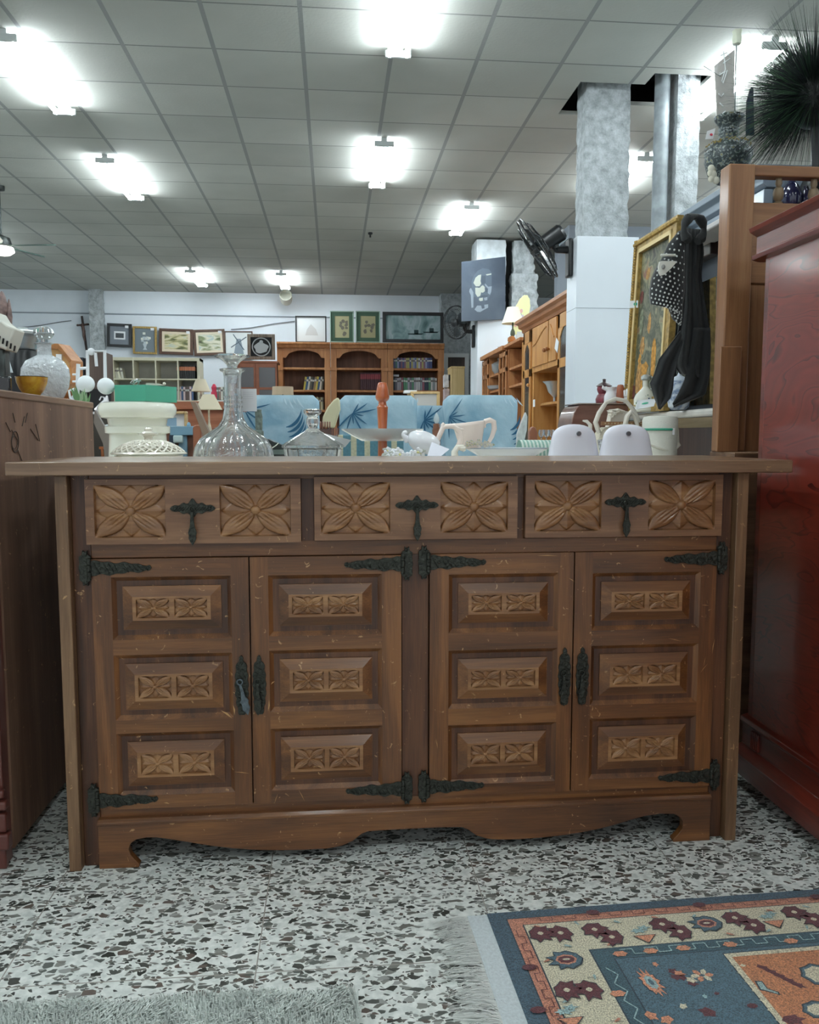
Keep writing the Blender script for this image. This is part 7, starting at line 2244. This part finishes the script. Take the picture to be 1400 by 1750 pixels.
# green leafy plant
Y = 2.75
c = A(142, 700); c.z = TZ
t = Thing('green_plant', 'small pale green leafy plant between the brown cabinet and the white planter', 'plant', c)
mb = MB(); r_ = random.Random(12)
for i in range(16):
    a0 = A(140, 700) + Vector((r_.uniform(-.01, .01), 0, 0)); d = Vector((r_.uniform(-.5, .5), r_.uniform(-.3, .3), 1)).normalized() * r_.uniform(.04, .085)
    sd = Vector((.006, 0, .002)); m_ = a0 + d * .5
    mb.add([a0, m_ - sd, a0 + d, m_ + sd], [(0, 1, 2, 3)], i % 2)
f = t.part('leaves', mb, [mat('pale_leaf', (160, 188, 150), .5), mat('mid_leaf', (110, 150, 104), .5)], smooth=0, solid=.0008); f['kind'] = 'stuff'
mb = MB(); mb.lathe([(.02, 0), (.028, A(140, 702).z - TZ), (.024, A(140, 702).z - TZ), (0, .02)], c, 16); t.part('pot', mb, mat('celadon_pot', (186, 206, 192), .4))
# big white planter urn with green box on top
Y = 3.05
c = A(237, 780); c.z = TZ
def Zu(y): return A(237, y).z - TZ
t = Thing('white_planter', 'big cream-white glazed pedestal planter with a wide bulging rim', 'planter', c)
mb = MB(); mb.lathe([(.100, 0), (.104, .01), (.098, Zu(742)), (.112, Zu(740)), (.113, Zu(730)), (.100, Zu(727)), (.104, Zu(716)), (.126, Zu(714)), (.128, Zu(711)), (.132, Zu(709)), (.136, Zu(703)), (.136, Zu(697)), (.128, Zu(690)), (.112, Zu(688)), (.10, Zu(688)), (.09, Zu(705)), (0, Zu(720))], c, 10 * 6, rmod=lambda a, z: 1 + (.012 * math.cos(a * 10) if z > Zu(716) else 0))
t.part('body', mb, mat('planter_glaze', (226, 226, 212), .25, coat=.6))
zr_ = TZ + Zu(688) + .001
t = Thing('green_box', 'open-topped green cardboard box resting on the white planter', 'box', (c.x, Y, zr_))
ztb = A(250, 660.5).z
mb = MB(); fx = [A(208, 760).x, A(263, 760).x, A(297, 760).x]
q = [(fx[0], Y - .075), (fx[1], Y - .105), (fx[2] + .01, Y + .03), (fx[0] + .03, Y + .08)]
mb.prism(q, zr_, ztb, 'xy'); t.part('carton', mb, mat('green_card', (72, 156, 130), .6), bevel=.001)
t = Thing('silver_trinkets', 'silvery chain and trinkets on top of the green box', 'jewellery', (A(252, 760).x, Y - .03, ztb + .001))
mb = MB(); r_ = random.Random(3)
def tr(cx_, w, h, n, seed, mi=0):
    rr_ = random.Random(seed); p = A(cx_, 760).x
    pts = [Vector((p + w * math.sin(i * .9) * rr_.uniform(.6, 1), Y - .05 + .02 * math.cos(i * 1.3), ztb + .003 + h * abs(math.sin(i * .55)) * rr_.uniform(.6, 1))) for i in range(n)]
    mb.tube(pts, .0018, 6)
tr(241, .016, .022, 16, 4)
t.part('chain', mb, mat('silver_chain', (206, 210, 208), .3, .5))
mb = MB(); p = A(272, 760).x
mb.prism([(p - .035, ztb + .002), (p + .035, ztb + .002), (p + .015, ztb + .008), (p - .03, ztb + .010)], Y - .04, Y + .03); mb.ball((p + .03, Y - .03, ztb + .008), .006, 8)
t.part('pendant', mb, mat('silver_leaf', (206, 204, 190), .35, .3))
# leaning grey panel, white/black things
Y = 3.3
mb = MB(); p = [A(160, 722), A(162, 700), A(195, 758), A(176, 758)]; mb.hexa(p, [v + Vector((.0, .02, .0)) for v in p]); mb.hexa([A(176, 758), A(195, 758), A(197, 790), A(180, 790)], [v + Vector((0, .02, 0)) for v in [A(176, 758), A(195, 758), A(197, 790), A(180, 790)]])
c = A(186, 758)
single('leaning_panel', mb, mat('panel_taupe', (112, 104, 98), .5), 'taupe board leaning diagonally left of the white planter', 'board', c)
t = Thing('jumbled_blanket', 'white and black crumpled cloth bundle left of the planter stem', 'cloth', A(190, 760))
mb = MB(); r_ = random.Random(21)
Y = 3.45
for i in range(16):
    p = A(r_.uniform(176, 208), r_.uniform(730, 742)); mb.ball(p, (r_.uniform(.012, .024), .02, r_.uniform(.008, .014)), 8)
f = t.part('white_folds', mb, mat('crumpled_white', (206, 214, 216), .7)); f['kind'] = 'stuff'
mb = MB()
for i in range(18):
    p = A(r_.uniform(192, 212), r_.uniform(738, 762), -.03); mb.ball(p, (r_.uniform(.012, .022), .02, r_.uniform(.01, .02)), 8)
f = t.part('black_folds', mb, mat('crumpled_black', (34, 34, 36), .7)); f['kind'] = 'stuff'
Y = 3.42
t = Thing('orange_slatted_crate', 'small orange-brown slatted wooden crate low behind the table edge, left', 'crate', (A(185, 760).x, Y, TZ))
x0, x1, z0, z1 = rect(172, 765, 199, 783, Y)
mb = MB()
for i in range(5):
    a = x0 + (x1 - x0) * i / 5; mb.box(a + .001, a + (x1 - x0) / 5 - .001, Y, Y + .05, TZ, z1)
mb.box(x0 - .005, x1 + .005, Y - .004, Y + .055, z1 - .006, z1 + .004)
t.part('slats', mb, mat('orange_wood', (160, 96, 54), .5, noise=.2, nscale=30), bevel=.001)
# cabinets/frames behind planter
def block(name, label, cat, px, Y_, d, m, z0=0, bevel=.004, parts=None):
    x0, x1, za_, zb_ = rect(*px, Y_)
    t = Thing(name, label, cat, ((x0 + x1) / 2, Y_ + d / 2, z0))
    mb = MB(); mb.box(x0, x1, Y_, Y_ + d, z0, zb_); t.part('body', mb, m, bevel=bevel)
    return t, x0, x1, za_, zb_
M_terra = wood('terracotta_brown_wood', (130, 76, 52), (156, 94, 66), (172, 112, 82), 'x', .7, .5, contrast=.6)
t, x0, x1, za_, zb_ = block('brown_dresser', 'reddish-brown dresser with a thick top behind the planter and decanter', 'dresser', (296, 700, 402, 760), 5.0, .4, M_terra)
mb = MB(); zz = at(380, 686, Y=4.97).z; mb.box(x0 - .02, x1 + .02, 4.97, 5.5, zb_ + .0, zz); t.part('top_board', mb, M_terra, bevel=.004)
ZD = zz
t, x0, x1, za_, zb_ = block('bleached_cabinet', 'pale wood cabinet low between the planter and the brown board', 'cabinet', (186, 716, 305, 760), 4.6, .3, wood('bleached', (150, 124, 92), (176, 150, 114), (190, 166, 130), 'x', .7, .6))
ZL = zb_
mb = MB(); zz = at(202, 732, Y=4.5).z; mb.box(x0, x0 + .25, 4.42, 4.6, zz - .02, zz - .001); t.part('ledge', mb, T_w)
block('low_drawer_unit', 'dark reddish drawer unit under the light blue machine', 'drawers', (268, 738, 340, 762), 3.75, .3, mat('dark_reddish', (112, 72, 54), .5, noise=.3, nscale=20))
# framed blue landscape leaning
def ex_none(mb, x0, x1, z0, z1, y):
    mb.box(x0 + (x1 - x0) * .05, x1 - (x1 - x0) * .35, y, y + .002, z0 + .01, z0 + (z1 - z0) * .75, 1)
    return [mat('sea_blue', (138, 172, 196), .6)]
framed('pine-framed pale blue seascape behind the planter', (270, 703, 320, 736.5), 3.86, .012, wood('thin_pine', (170, 136, 90), (190, 158, 110), (200, 170, 126), 'x', 1, .5), M_paper, extra=ex_none, tg=False)
framed('tan-framed picture edge left of the planter stem', (176, 716, 228, 732), 4.5, .015, mat('tan_frame', (160, 128, 90), .5), mat('tan_board', (178, 150, 112), .6), tg=False)
# light blue machine
Y = 3.72
t = Thing('blue_machine', 'light blue enamelled tabletop machine with a pale lower housing', 'machine', (A(308, 760).x, Y + .06, TZ))
M_lb = mat('light_blue_enamel', (112, 150, 172), .35, coat=.3)
x0, x1, z0, z1 = rect(290, 733, 330, 744, Y)
mb = MB(); mb.box(x0, x1, Y, Y + .1, z0, z1 + .012); mb.box(x0 + .035, x1 - .03, Y + .01, Y + .09, TZ, z0); mb.ball((x0 + .08, Y + .02, z1 + .015), (.01, .01, .016), 8)
t.part('body', mb, M_lb, bevel=.006)
x0, x1, z0, z1 = rect(297, 744, 313, 757, Y)
mb = MB(); mb.box(x0, x1, Y - .02, Y + .02, z0, z1); t.part('housing', mb, mat('pale_aqua', (186, 206, 206), .4), bevel=.006)
mb = MB(); mb.box(x0 - .02, x0, Y, Y + .08, z0 - .02, z1 + .0); t.part('bracket', mb, mat('navy_metal', (40, 54, 70), .4))
# brown slanted board
Y = 3.3
p = [A(325, 686), A(334, 687), A(361, 748), A(351, 756)]
mb = MB(); mb.hexa(p, [v + Vector((0.0, .05, 0)) for v in p]); mb.hexa([A(351, 756), A(361, 748), A(362, 790), A(352, 790)], [v + Vector((0, .05, 0)) for v in [A(351, 756), A(361, 748), A(362, 790), A(352, 790)]])
single('slanted_board', mb, mat('grey_brown_board', (124, 104, 90), .5), 'thin grey-brown board slanting left of the decanter', 'board', A(356, 790), bevel=.002)
# rounded chair crests
for x0_, x1_, yt, lb in ((330, 344, 726, 'rounded brown chair crest left of the decanter, the left one'), (360, 372, 730, 'rounded brown chair crest left of the decanter, the right one')):
    Y = 3.62
    a, b = A(x0_, 760).x, A(x1_, 760).x; z1 = A(x0_, yt).z; r0 = (b - a) / 2
    pts = [(a, 0), (b, 0), (b, z1 - r0)] + [((a + b) / 2 + r0 * math.cos(q), z1 - r0 + r0 * math.sin(q)) for q in np.linspace(.1, PI - .1, 9)] + [(a, z1 - r0)]
    mb = MB(); mb.prism(pts, Y, Y + .04); single('chair_crest', mb, mat('warm_brown', (140, 86, 62), .45) if 'warm_brown' not in bpy.data.materials else bpy.data.materials['warm_brown'], lb, 'chair', ((a + b) / 2, Y, 0), 'rounded chair crests', bevel=.004)
# table lamps left of the decanter
def lamp(name, label, px, base_px, Y_, zb_, shade, basem, rtop=.5):
    c = at((px[0] + px[2]) / 2, px[3], Y=Y_)
    r1 = (at(px[2], px[3], Y=Y_).x - at(px[0], px[3], Y=Y_).x) / 2
    z0, z1 = at(px[0], px[3], Y=Y_).z, at(px[0], px[1], Y=Y_).z
    t = Thing(name, label, 'lamp', (c.x, Y_, zb_))
    mb = MB(); mb.lathe([(r1, z0), (r1 * rtop, z1), (r1 * rtop * .96, z1), (r1 * .96, z0)], (c.x, Y_, 0), 32, close=True); t.part('lamp_shade', mb, shade)
    mb = MB(); h = z0 - zb_
    mb.lathe([(r1 * .45, 0), (r1 * .45, .008), (r1 * .12, .02), (r1 * .1, h * .3), (r1 * .22, h * .45), (r1 * .2, h * .6), (r1 * .07, h * .75), (r1 * .07, h + .02), (0, h + .02)], (c.x, Y_, zb_), 18); t.part('base', mb, basem)
    return t
M_shade = mat('beige_shade', (206, 196, 172), .8); M_ww = mat('white_shade', (224, 222, 206), .8)
M_cer = mat('ivory_ceramic', (206, 196, 176), .35, noise=.2, nscale=60)
lamp('table_lamp', 'beige-shaded small table lamp on the brown dresser, farther left of the decanter', (327, 648, 360, 669), None, 5.15, ZD, M_shade, M_cer)
lamp('table_lamp', 'beige-shaded table lamp directly left of the decanter neck, lower than the other', (334, 674, 380, 700), None, 3.45, TZ, M_shade, M_cer, .42)
# drum shade lamp
t = lamp('drum_lamp', 'beige drum-shaded lamp in front of the left bookcase', (465, 661, 502, 675), None, 7.6, 0, mat('drum_beige', (186, 164, 138), .8), mat('dark_lamp_base', (60, 52, 48), .5), .96)
# grey carved candlestick by the decanter
Y = 2.9
c = A(443, 780); c.z = TZ
t = Thing('carved_candlestick', 'weathered grey-green carved candlestick right of the decanter', 'candlestick', c)
def Zc(y): return A(443, y).z - TZ
mb = MB(); mb.lathe([(.03, 0), (.022, .02), (.016, Zc(748)), (.017, Zc(738)), (.0165, Zc(737)), (.012, Zc(735)), (.0125, Zc(712)), (.011, Zc(704)), (.012, Zc(700)), (.0, Zc(701))], c, 12, rmod=lambda a, z: 1 + .12 * math.sin(3 * a + z * 160))
t.part('shaft', mb, mat('verdigris_grey', (92, 104, 98), .6, noise=.3, nscale=80, bump=1))
# black box right of the candlestick
Y = 3.0
p = [A(446, 748), A(456, 749), A(489, 762), A(489, 790)]
mb = MB(); mb.prism([(A(450, 760).x, TZ), (A(490, 760).x, TZ), (A(489, 760).x, A(700, 763).z), (A(458, 760).x, A(700, 750).z), (A(450, 760).x, A(700, 750).z)], Y, Y + .1)
t = Thing('black_instrument_case', 'black lacquered slant-topped box between the decanter and the crystal jar', 'box', (A(470, 760).x, Y + .05, TZ))
t.part('body', mb, mat('black_lacquer', (24, 32, 32), .25, coat=.4), bevel=.002)
mb = MB(); mb.box(A(450, 760).x, A(492, 760).x, Y - .004, Y, A(700, 776).z, A(700, 768).z); t.part('grey_strip', mb, mat('grey_trim', (92, 104, 100), .3, .5))
mb = MB(); mb.tube([A(458, 764, -.01), A(466, 765, -.01), A(472, 761, -.01), A(476, 757, -.01)], .0018, 6); t.part('white_curl', mb, M_china)

# ================================================================== armchairs with blue palm slipcovers
def palm_mat():
    m, nt, b, N, L = _new('blue_slipcover')
    b.inputs['Roughness'].default_value = .85
    tc = N.new('ShaderNodeTexCoord')
    nz = N.new('ShaderNodeTexNoise'); nz.inputs['Scale'].default_value = 2.6; nz.inputs['Detail'].default_value = 7; nz.inputs['Distortion'].default_value = 1.2
    L.new(tc.outputs['Object'], nz.inputs['Vector'])
    r = N.new('ShaderNodeValToRGB'); e = r.color_ramp.elements
    e[0].position = .38; e[0].color = rgb(122, 158, 178); e[1].position = .62; e[1].color = rgb(170, 196, 208)
    L.new(nz.outputs['Fac'], r.inputs['Fac']); L.new(r.outputs['Color'], b.inputs['Base Color'])
    n2 = N.new('ShaderNodeTexNoise'); n2.inputs['Scale'].default_value = 9; n2.inputs['Detail'].default_value = 3; L.new(tc.outputs['Object'], n2.inputs['Vector'])
    bp = N.new('ShaderNodeBump'); bp.inputs['Strength'].default_value = .5; bp.inputs['Distance'].default_value = .02
    L.new(n2.outputs['Fac'], bp.inputs['Height']); L.new(bp.outputs['Normal'], b.inputs['Normal'])
    return m
M_slip = palm_mat(); M_pd = mat('palm_dark_blue', (44, 92, 122), .85); M_pl = mat('palm_pale', (190, 212, 222), .85)
def leaf(mb, p, ang, L_, w, mi, y, bend=.25):
    n = 8; a_, b_ = [], []
    for i in range(n + 1):
        u = i / n; th = ang + bend * u
        x = p[0] + L_ * u * math.cos(th); z = p[1] + L_ * u * math.sin(th); ww = w * math.sin(PI * min(1, u * .92 + .06))
        a_.append((x - ww * math.sin(th), z + ww * math.cos(th))); b_.append((x + ww * math.sin(th), z - ww * math.cos(th)))
    pts = a_ + b_[::-1]
    mb.add([(x, y, z) for x, z in pts], [tuple(range(len(pts)))], mi)
def armchair(label, px, Y_, leaves, seed):
    x0, x1, _, z1 = rect(px[0], px[1], px[2], 760, Y_)
    t = Thing('armchair', label, 'armchair', ((x0 + x1) / 2, Y_ + .35, 0), 'slipcovered blue armchairs')
    mb = MB()
    def back(u, v):
        # rounded box as super-ellipse, u around, v up
        a = 2 * PI * u; e = .22
        ca, sa = math.cos(a), math.sin(a)
        k = 1 if v < .93 else math.sqrt(max(0, 1 - ((v - .93) / .07) ** 2)) * .12 + .88
        if v >= 1: k = .85
        cx_, hw = (x0 + x1) / 2, (x1 - x0) / 2
        return (cx_ + hw * k * abs(ca) ** e * (1 if ca > 0 else -1) * (1 + .008 * math.sin(v * 19 + seed)), Y_ + .11 + .11 * k * abs(sa) ** e * (1 if sa > 0 else -1), .25 + (z1 - .25) * v)
    mb.grid(back, 64, 24)
    cx_, hw = (x0 + x1) / 2, (x1 - x0) / 2
    mb.box(cx_ - hw * .84, cx_ + hw * .84, Y_ + .03, Y_ + .19, z1 - .05, z1 + .001)
    for kind, x, y, a, L_, w, n in leaves:
        p = at(x, y, Y=Y_)
        if kind == 'fan':
            for i in range(n): leaf(mb, (p.x, p.z), a + (i - n / 2) * .42, L_ * (.7 + .3 * math.sin(i * 2.1 + 1)), w, 1, Y_ - .004 - i * .0004, .1)
        elif kind == 'big':
            for i in range(n): leaf(mb, (p.x + .01 * i, p.z - .035 * i), a, L_, w, 1, Y_ - .004 - i * .0004, .75)
        else:
            for i in range(n): leaf(mb, (p.x + .03 * i, p.z), a + .08 * i, L_ * (.6 + .4 * (i % 2)), w, 2, Y_ - .004 - i * .0004, .2)
    t.part('backrest', mb, [M_slip, M_pd, M_pl], smooth=50)
    mb = MB(); mb.box(x0 + .03, x1 - .03, Y_ + .2, Y_ + .75, .18, .48); t.part('seat', mb, M_slip, bevel=.04)
    for s_ in (x0 - .02, x1 - .1):
        mb = MB(); mb.box(s_, s_ + .12, Y_ + .15, Y_ + .75, .12, .68); t.part('armrest', mb, M_slip, bevel=.04)
    for x in (x0 + .05, x1 - .08):
        for y in (Y_ + .05, Y_ + .68):
            mb = MB(); mb.box(x, x + .035, y, y + .035, 0, .26); t.part('leg', mb, M_black)
    return t
armchair('blue palm-print slipcovered armchair, left one behind the crystal jar', (404, 675, 546, 0), 6.0, [('big', 489, 730, 0.1, .17, .012, 4), ('pale', 486, 680, -1.4, .09, .006, 4), ('fan', 418, 700, -.3, .2, .006, 4)], 1)
armchair('blue palm-print slipcovered armchair, middle one behind the orange turned post', (580, 675.5, 714, 0), 6.1, [('fan', 603, 706, -.55, .19, .006, 9), ('pale', 700, 680, -1.9, .06, .005, 3)], 2)
armchair('blue palm-print slipcovered armchair, right one behind the gravy boat', (762, 675, 886, 0), 6.0, [('fan', 768, 712, -.2, .17, .005, 7), ('big', 872, 735, .25, .13, .011, 5), ('pale', 862, 680, -1.3, .08, .005, 4)], 3)
armchair('lower blue palm-print armchair back between the middle and right ones', (708, 693, 772, 0), 7.1, [('fan', 725, 718, -.1, .2, .007, 9)], 4)

# cream shade-like ornament and dark toy between chairs
Y = 5.2
t = Thing('cream_shell_lamp', 'tall cream shell-shaped lampshade leaning between the left and middle armchairs', 'lampshade', (A(565, 760).x, Y, 0))
pts = [A(550, 730), A(552, 712), A(560, 696), A(570, 684), A(577, 679), A(581, 683), A(582, 700), A(577, 716), A(572, 732)]
mb = MB(); mb.prism([(p.x, p.z) for p in pts][::-1], Y - .02, Y + .02); t.part('shell', mb, mat('pale_khaki', (206, 200, 166), .7), bevel=.012)
mb = MB(); mb.box(A(560, 760).x, A(572, 760).x, Y - .01, Y + .03, 0, A(700, 729).z); t.part('stand', mb, M_black)
Y = 3.44
t = Thing('brown_toy_cart', 'small dark brown ribbed wooden object with a spring-like top beside the crystal jar', 'ornament', (A(562, 760).x, Y, TZ))
mb = MB(); mb.box(A(545, 760).x, A(567, 760).x, Y - .03, Y + .03, TZ, A(700, 733).z); t.part('block', mb, mat('dark_umber', (62, 42, 38), .5), bevel=.003)
mb = MB()
for i in range(5): mb.tube([(A(548 + i * 4, 760).x, Y - .02 + .013 * math.cos(q), A(700, 727).z + .013 * math.sin(q)) for q in arc(12)], .003, 6, closed=True)
for i in range(4): mb.box(A(567 + i * 3, 760).x, A(569 + i * 3, 760).x, Y - .02, Y + .02, TZ, A(700, 732).z)
t.part('ribs', mb, mat('reddish_brown', (118, 78, 66), .45))
# candle bulb lamp
Y = 3.3
t = Thing('candle_lamp', 'brown wooden lamp with a clear flame-shaped bulb behind the tipped pitcher', 'lamp', (A(746, 760).x, Y, TZ))
mb = MB(); mb.box(A(739.5, 760).x, A(752, 760).x, Y - .015, Y + .015, TZ, A(700, 734).z); mb.lathe([(.014, 0), (.015, .004), (.013, .012), (.014, .02), (.010, .024), (0, .024)], (A(746, 760).x, Y, A(700, 734).z), 14); t.part('holder', mb, mat('walnut_brown', (112, 74, 56), .4))
mb = MB(); mb.lathe([(.006, 0), (.012, .012), (.011, .024), (.005, .038), (0, .046)], (A(746, 760).x, Y, A(700, 724).z), 16); t.part('bulb', mb, mat('milky_bulb', (206, 222, 230), .15, trans=.4))

# teal striped sofa piece & green striped chair
def stripes(name, c1, c2, per, axis=0, frac=.5):
    m, nt, b, N, L = _new(name); b.inputs['Roughness'].default_value = .8
    tc = N.new('ShaderNodeTexCoord'); sp = N.new('ShaderNodeSeparateXYZ'); L.new(tc.outputs['Object'], sp.inputs[0])
    a = N.new('ShaderNodeMath'); a.operation = 'ADD'; a.inputs[1].default_value = 50; L.new(sp.outputs[axis], a.inputs[0])
    d = N.new('ShaderNodeMath'); d.operation = 'MODULO'; d.inputs[1].default_value = per; L.new(a.outputs[0], d.inputs[0])
    g = N.new('ShaderNodeMath'); g.operation = 'LESS_THAN'; g.inputs[1].default_value = per * frac; L.new(d.outputs[0], g.inputs[0])
    nz = N.new('ShaderNodeTexNoise'); nz.inputs['Scale'].default_value = 90; L.new(tc.outputs['Object'], nz.inputs['Vector'])
    mx = N.new('ShaderNodeMix'); mx.data_type = 'RGBA'; L.new(g.outputs[0], mx.inputs[0]); mx.inputs[6].default_value = rgb(*c1); mx.inputs[7].default_value = rgb(*c2)
    m2 = N.new('ShaderNodeMix'); m2.data_type = 'RGBA'; m2.blend_type = 'OVERLAY'; m2.inputs[0].default_value = .35
    L.new(mx.outputs[2], m2.inputs[6]); L.new(nz.outputs['Fac'], m2.inputs[7])
    L.new(m2.outputs[2], b.inputs['Base Color'])
    return m
Y = 4.0
x0, x1, _, z1 = rect(572, 743, 690, 790, Y)
t = Thing('striped_sofa', 'teal sofa with beige brocade stripes, seen low behind the serving stand', 'sofa', ((x0 + x1) / 2, Y + .3, 0))
mb = MB(); mb.box(x0, x1, Y, Y + .25, .15, z1); t.part('backrest', mb, stripes('teal_stripe', (82, 126, 140), (186, 184, 156), .0655, 0, .42), bevel=.006)
mb = MB(); mb.box(x0, x1, Y + .25, Y + .8, .15, .45); t.part('seat', mb, bpy.data.materials['teal_stripe'], bevel=.03)
for x in (x0 + .02, x1 - .06):
    mb = MB(); mb.box(x, x + .04, Y + .05, Y + .1, 0, .15); t.part('leg', mb, M_black)
Y = 3.75
x0, x1, _, z1 = rect(897, 752, 980, 790, Y)
t = Thing('striped_armchair', 'green and white striped rounded armchair top behind the left white case', 'armchair', ((x0 + x1) / 2, Y + .2, 0))
mb = MB(); mb.tube([(x0, Y + .12, z1 - .07), (x1 + .05, Y + .12, z1 - .07)], .07, 20); mb.box(x0 + .0, x1 + .05, Y + .05, Y + .19, .2, z1 - .07); t.part('backrest', mb, stripes('green_stripe', (196, 206, 196), (128, 164, 150), .018, 0, .5))
mb = MB(); mb.box(x0, x1 + .05, Y + .2, Y + .6, .2, .45); t.part('seat', mb, bpy.data.materials['green_stripe'], bevel=.03)
mb = MB(); mb.box(x0 + .05, x0 + .09, Y + .1, Y + .5, 0, .2); mb.box(x1 - .04, x1, Y + .1, Y + .5, 0, .2); t.part('leg', mb, M_black)
# white carved leaning board and brown rounded thing
Y = 4.1
pts = [A(883, 768), A(885, 740), A(893, 718), A(899, 704), A(902, 712), A(901, 735), A(896, 756), A(892, 768)]
mb = MB(); mb.prism([(p.x, p.z) for p in pts][::-1], Y, Y + .03)
single('white_carved_board', mb, mat('chalk_white', (206, 210, 208), .6, noise=.12, nscale=40, bump=1), 'narrow white carved board leaning at the edge of the right blue armchair', 'board', A(888, 768), bevel=.004)
Y = 4.3
x0, x1, _, z1 = rect(905, 729, 919, 760, Y)
pts = [(x0, 0), (x1, 0), (x1, z1 - .03), (x1 - .012, z1 - .005), ((x0 + x1) / 2, z1), (x0 + .012, z1 - .005), (x0, z1 - .03)]
mb = MB(); mb.prism(pts, Y, Y + .04); single('chair_crest', mb, bpy.data.materials['warm_brown'], 'rounded brown chair crest above the green striped armchair', 'chair', ((x0 + x1) / 2, Y, 0), 'rounded chair crests', bevel=.004)
Y = 4.62
for i, (x, y) in enumerate(((925, 752), (934, 750), (942, 751))):
    c = A(x, y); zb_ = .55
    t0 = .0
mbt = None
t = Thing('glass_side_table', 'small dark side table carrying three stemmed glasses behind the left white case', 'table', (A(934, 760).x, Y, 0))
zz = A(934, 757).z
mb = MB(); mb.box(A(918, 760).x, A(950, 760).x, Y - .06, Y + .06, zz - .015, zz); t.part('tabletop', mb, T_w)
mb = MB(); mb.box(A(932, 760).x, A(936, 760).x, Y - .02, Y + .02, 0, zz - .015); t.part('leg', mb, T_w)
first = None
for i, x in enumerate((925, 934, 943)):
    c = A(x, 757); c.z = zz
    if first is None:
        mb = MB(); mb.lathe([(.02, 0), (.02, .002), (.003, .004), (.003, .03), (.012, .036), (.017, .055), (.014, .075), (.013, .075), (.015, .055), (.01, .038), (0, .036)], c, 20)
        first = single('stemmed_glass', mb, M_glass, 'clear stemmed glass left of three behind the white cases', 'glass', c, 'stemmed glasses', smooth=60)
    else:
        g = first.copy(); COL.objects.link(g); g.location = c; g['label'] = ('clear stemmed glass middle of three behind the white cases', 'clear stemmed glass right of three behind the white cases')[i - 1]

# lamp and yellow plate on the lower pine unit
Yl = at(876, 590, X=2.08).y
lamp('table_lamp', 'white-shaded table lamp with a dark stem on the lower pine unit', (858, 525, 895, 553), None, Yl, 1.96, mat('warm_white_shade', (238, 236, 214), .8), mat('dark_brass', (84, 88, 72), .4, .5), .52)
c = at(889, 560, Y=Yl + .35)
t = Thing('yellow_plaque', 'pale yellow frilled oval plaque with a coloured flower centre behind the white lamp', 'plaque', (c.x, Yl + .35, 1.99))
ctr = at(891, 538, Y=Yl + .35)
def ovp(k, n=40, w=.095, h=.235): return [(ctr.x + k * (w * math.cos(a) + .45 * h * .5 * math.sin(a)) * (1 + .03 * math.cos(a * 14)), ctr.z + k * h * math.sin(a) * (1 + .02 * math.cos(a * 14))) for a in arc(n)]
mb = MB(); mb.prism(ovp(1), Yl + .35, Yl + .37); t.part('plate', mb, mat('pale_yellow', (232, 232, 176), .6), bevel=.003)
mb = MB(); mb.box(ctr.x - .05, ctr.x + .05, Yl + .34, Yl + .42, 1.86, ctr.z - .2); t.part('easel', mb, M_batten)
mb = MB(); r_ = random.Random(5)
for i in range(12):
    p = (ctr.x + r_.uniform(-.07, .02), ctr.z + r_.uniform(-.17, .06))
    mb.prism([(p[0] + .018 * math.cos(a), p[1] + .025 * math.sin(a)) for a in arc(7)], Yl + .345 - .0006 * i, Yl + .35, mi=i % 3)
t.part('painted_flowers', mb, [mat('leaf_teal', (120, 168, 150), .6), mat('flower_lilac', (206, 196, 204), .6), mat('petal_pink', (216, 170, 160), .6)])
c = at(858, 590, Y=9.6); zt2_ = 1.91
mb = MB(); xq = 2.07
mb.ball((xq, 9.5, zt2_ + .09), (.045, .08, .045), 14); mb.tube([(xq, 9.45, zt2_), (xq, 9.48, zt2_ + .06)], .03, 8); mb.tube([(xq, 9.58, zt2_ + .1), (xq, 9.68, zt2_ + .13)], [.02, .008], 8)
single('wooden_duck', mb, mat('orange_brown', (176, 112, 60), .5), 'small orange-brown bird ornament on the lower pine unit left of the white lamp', 'ornament', (xq, 9.5, zt2_ - .0))
mb = MB(); mb.lathe([(.06, 0), (.07, .01), (.05, .04), (.06, .05), (0, .05)], (2.05, 9.9, zt2_), 18)
single('white_dish', mb, M_china2, 'small white dish at the far end of the lower pine unit', 'dish', (2.05, 9.9, zt2_))
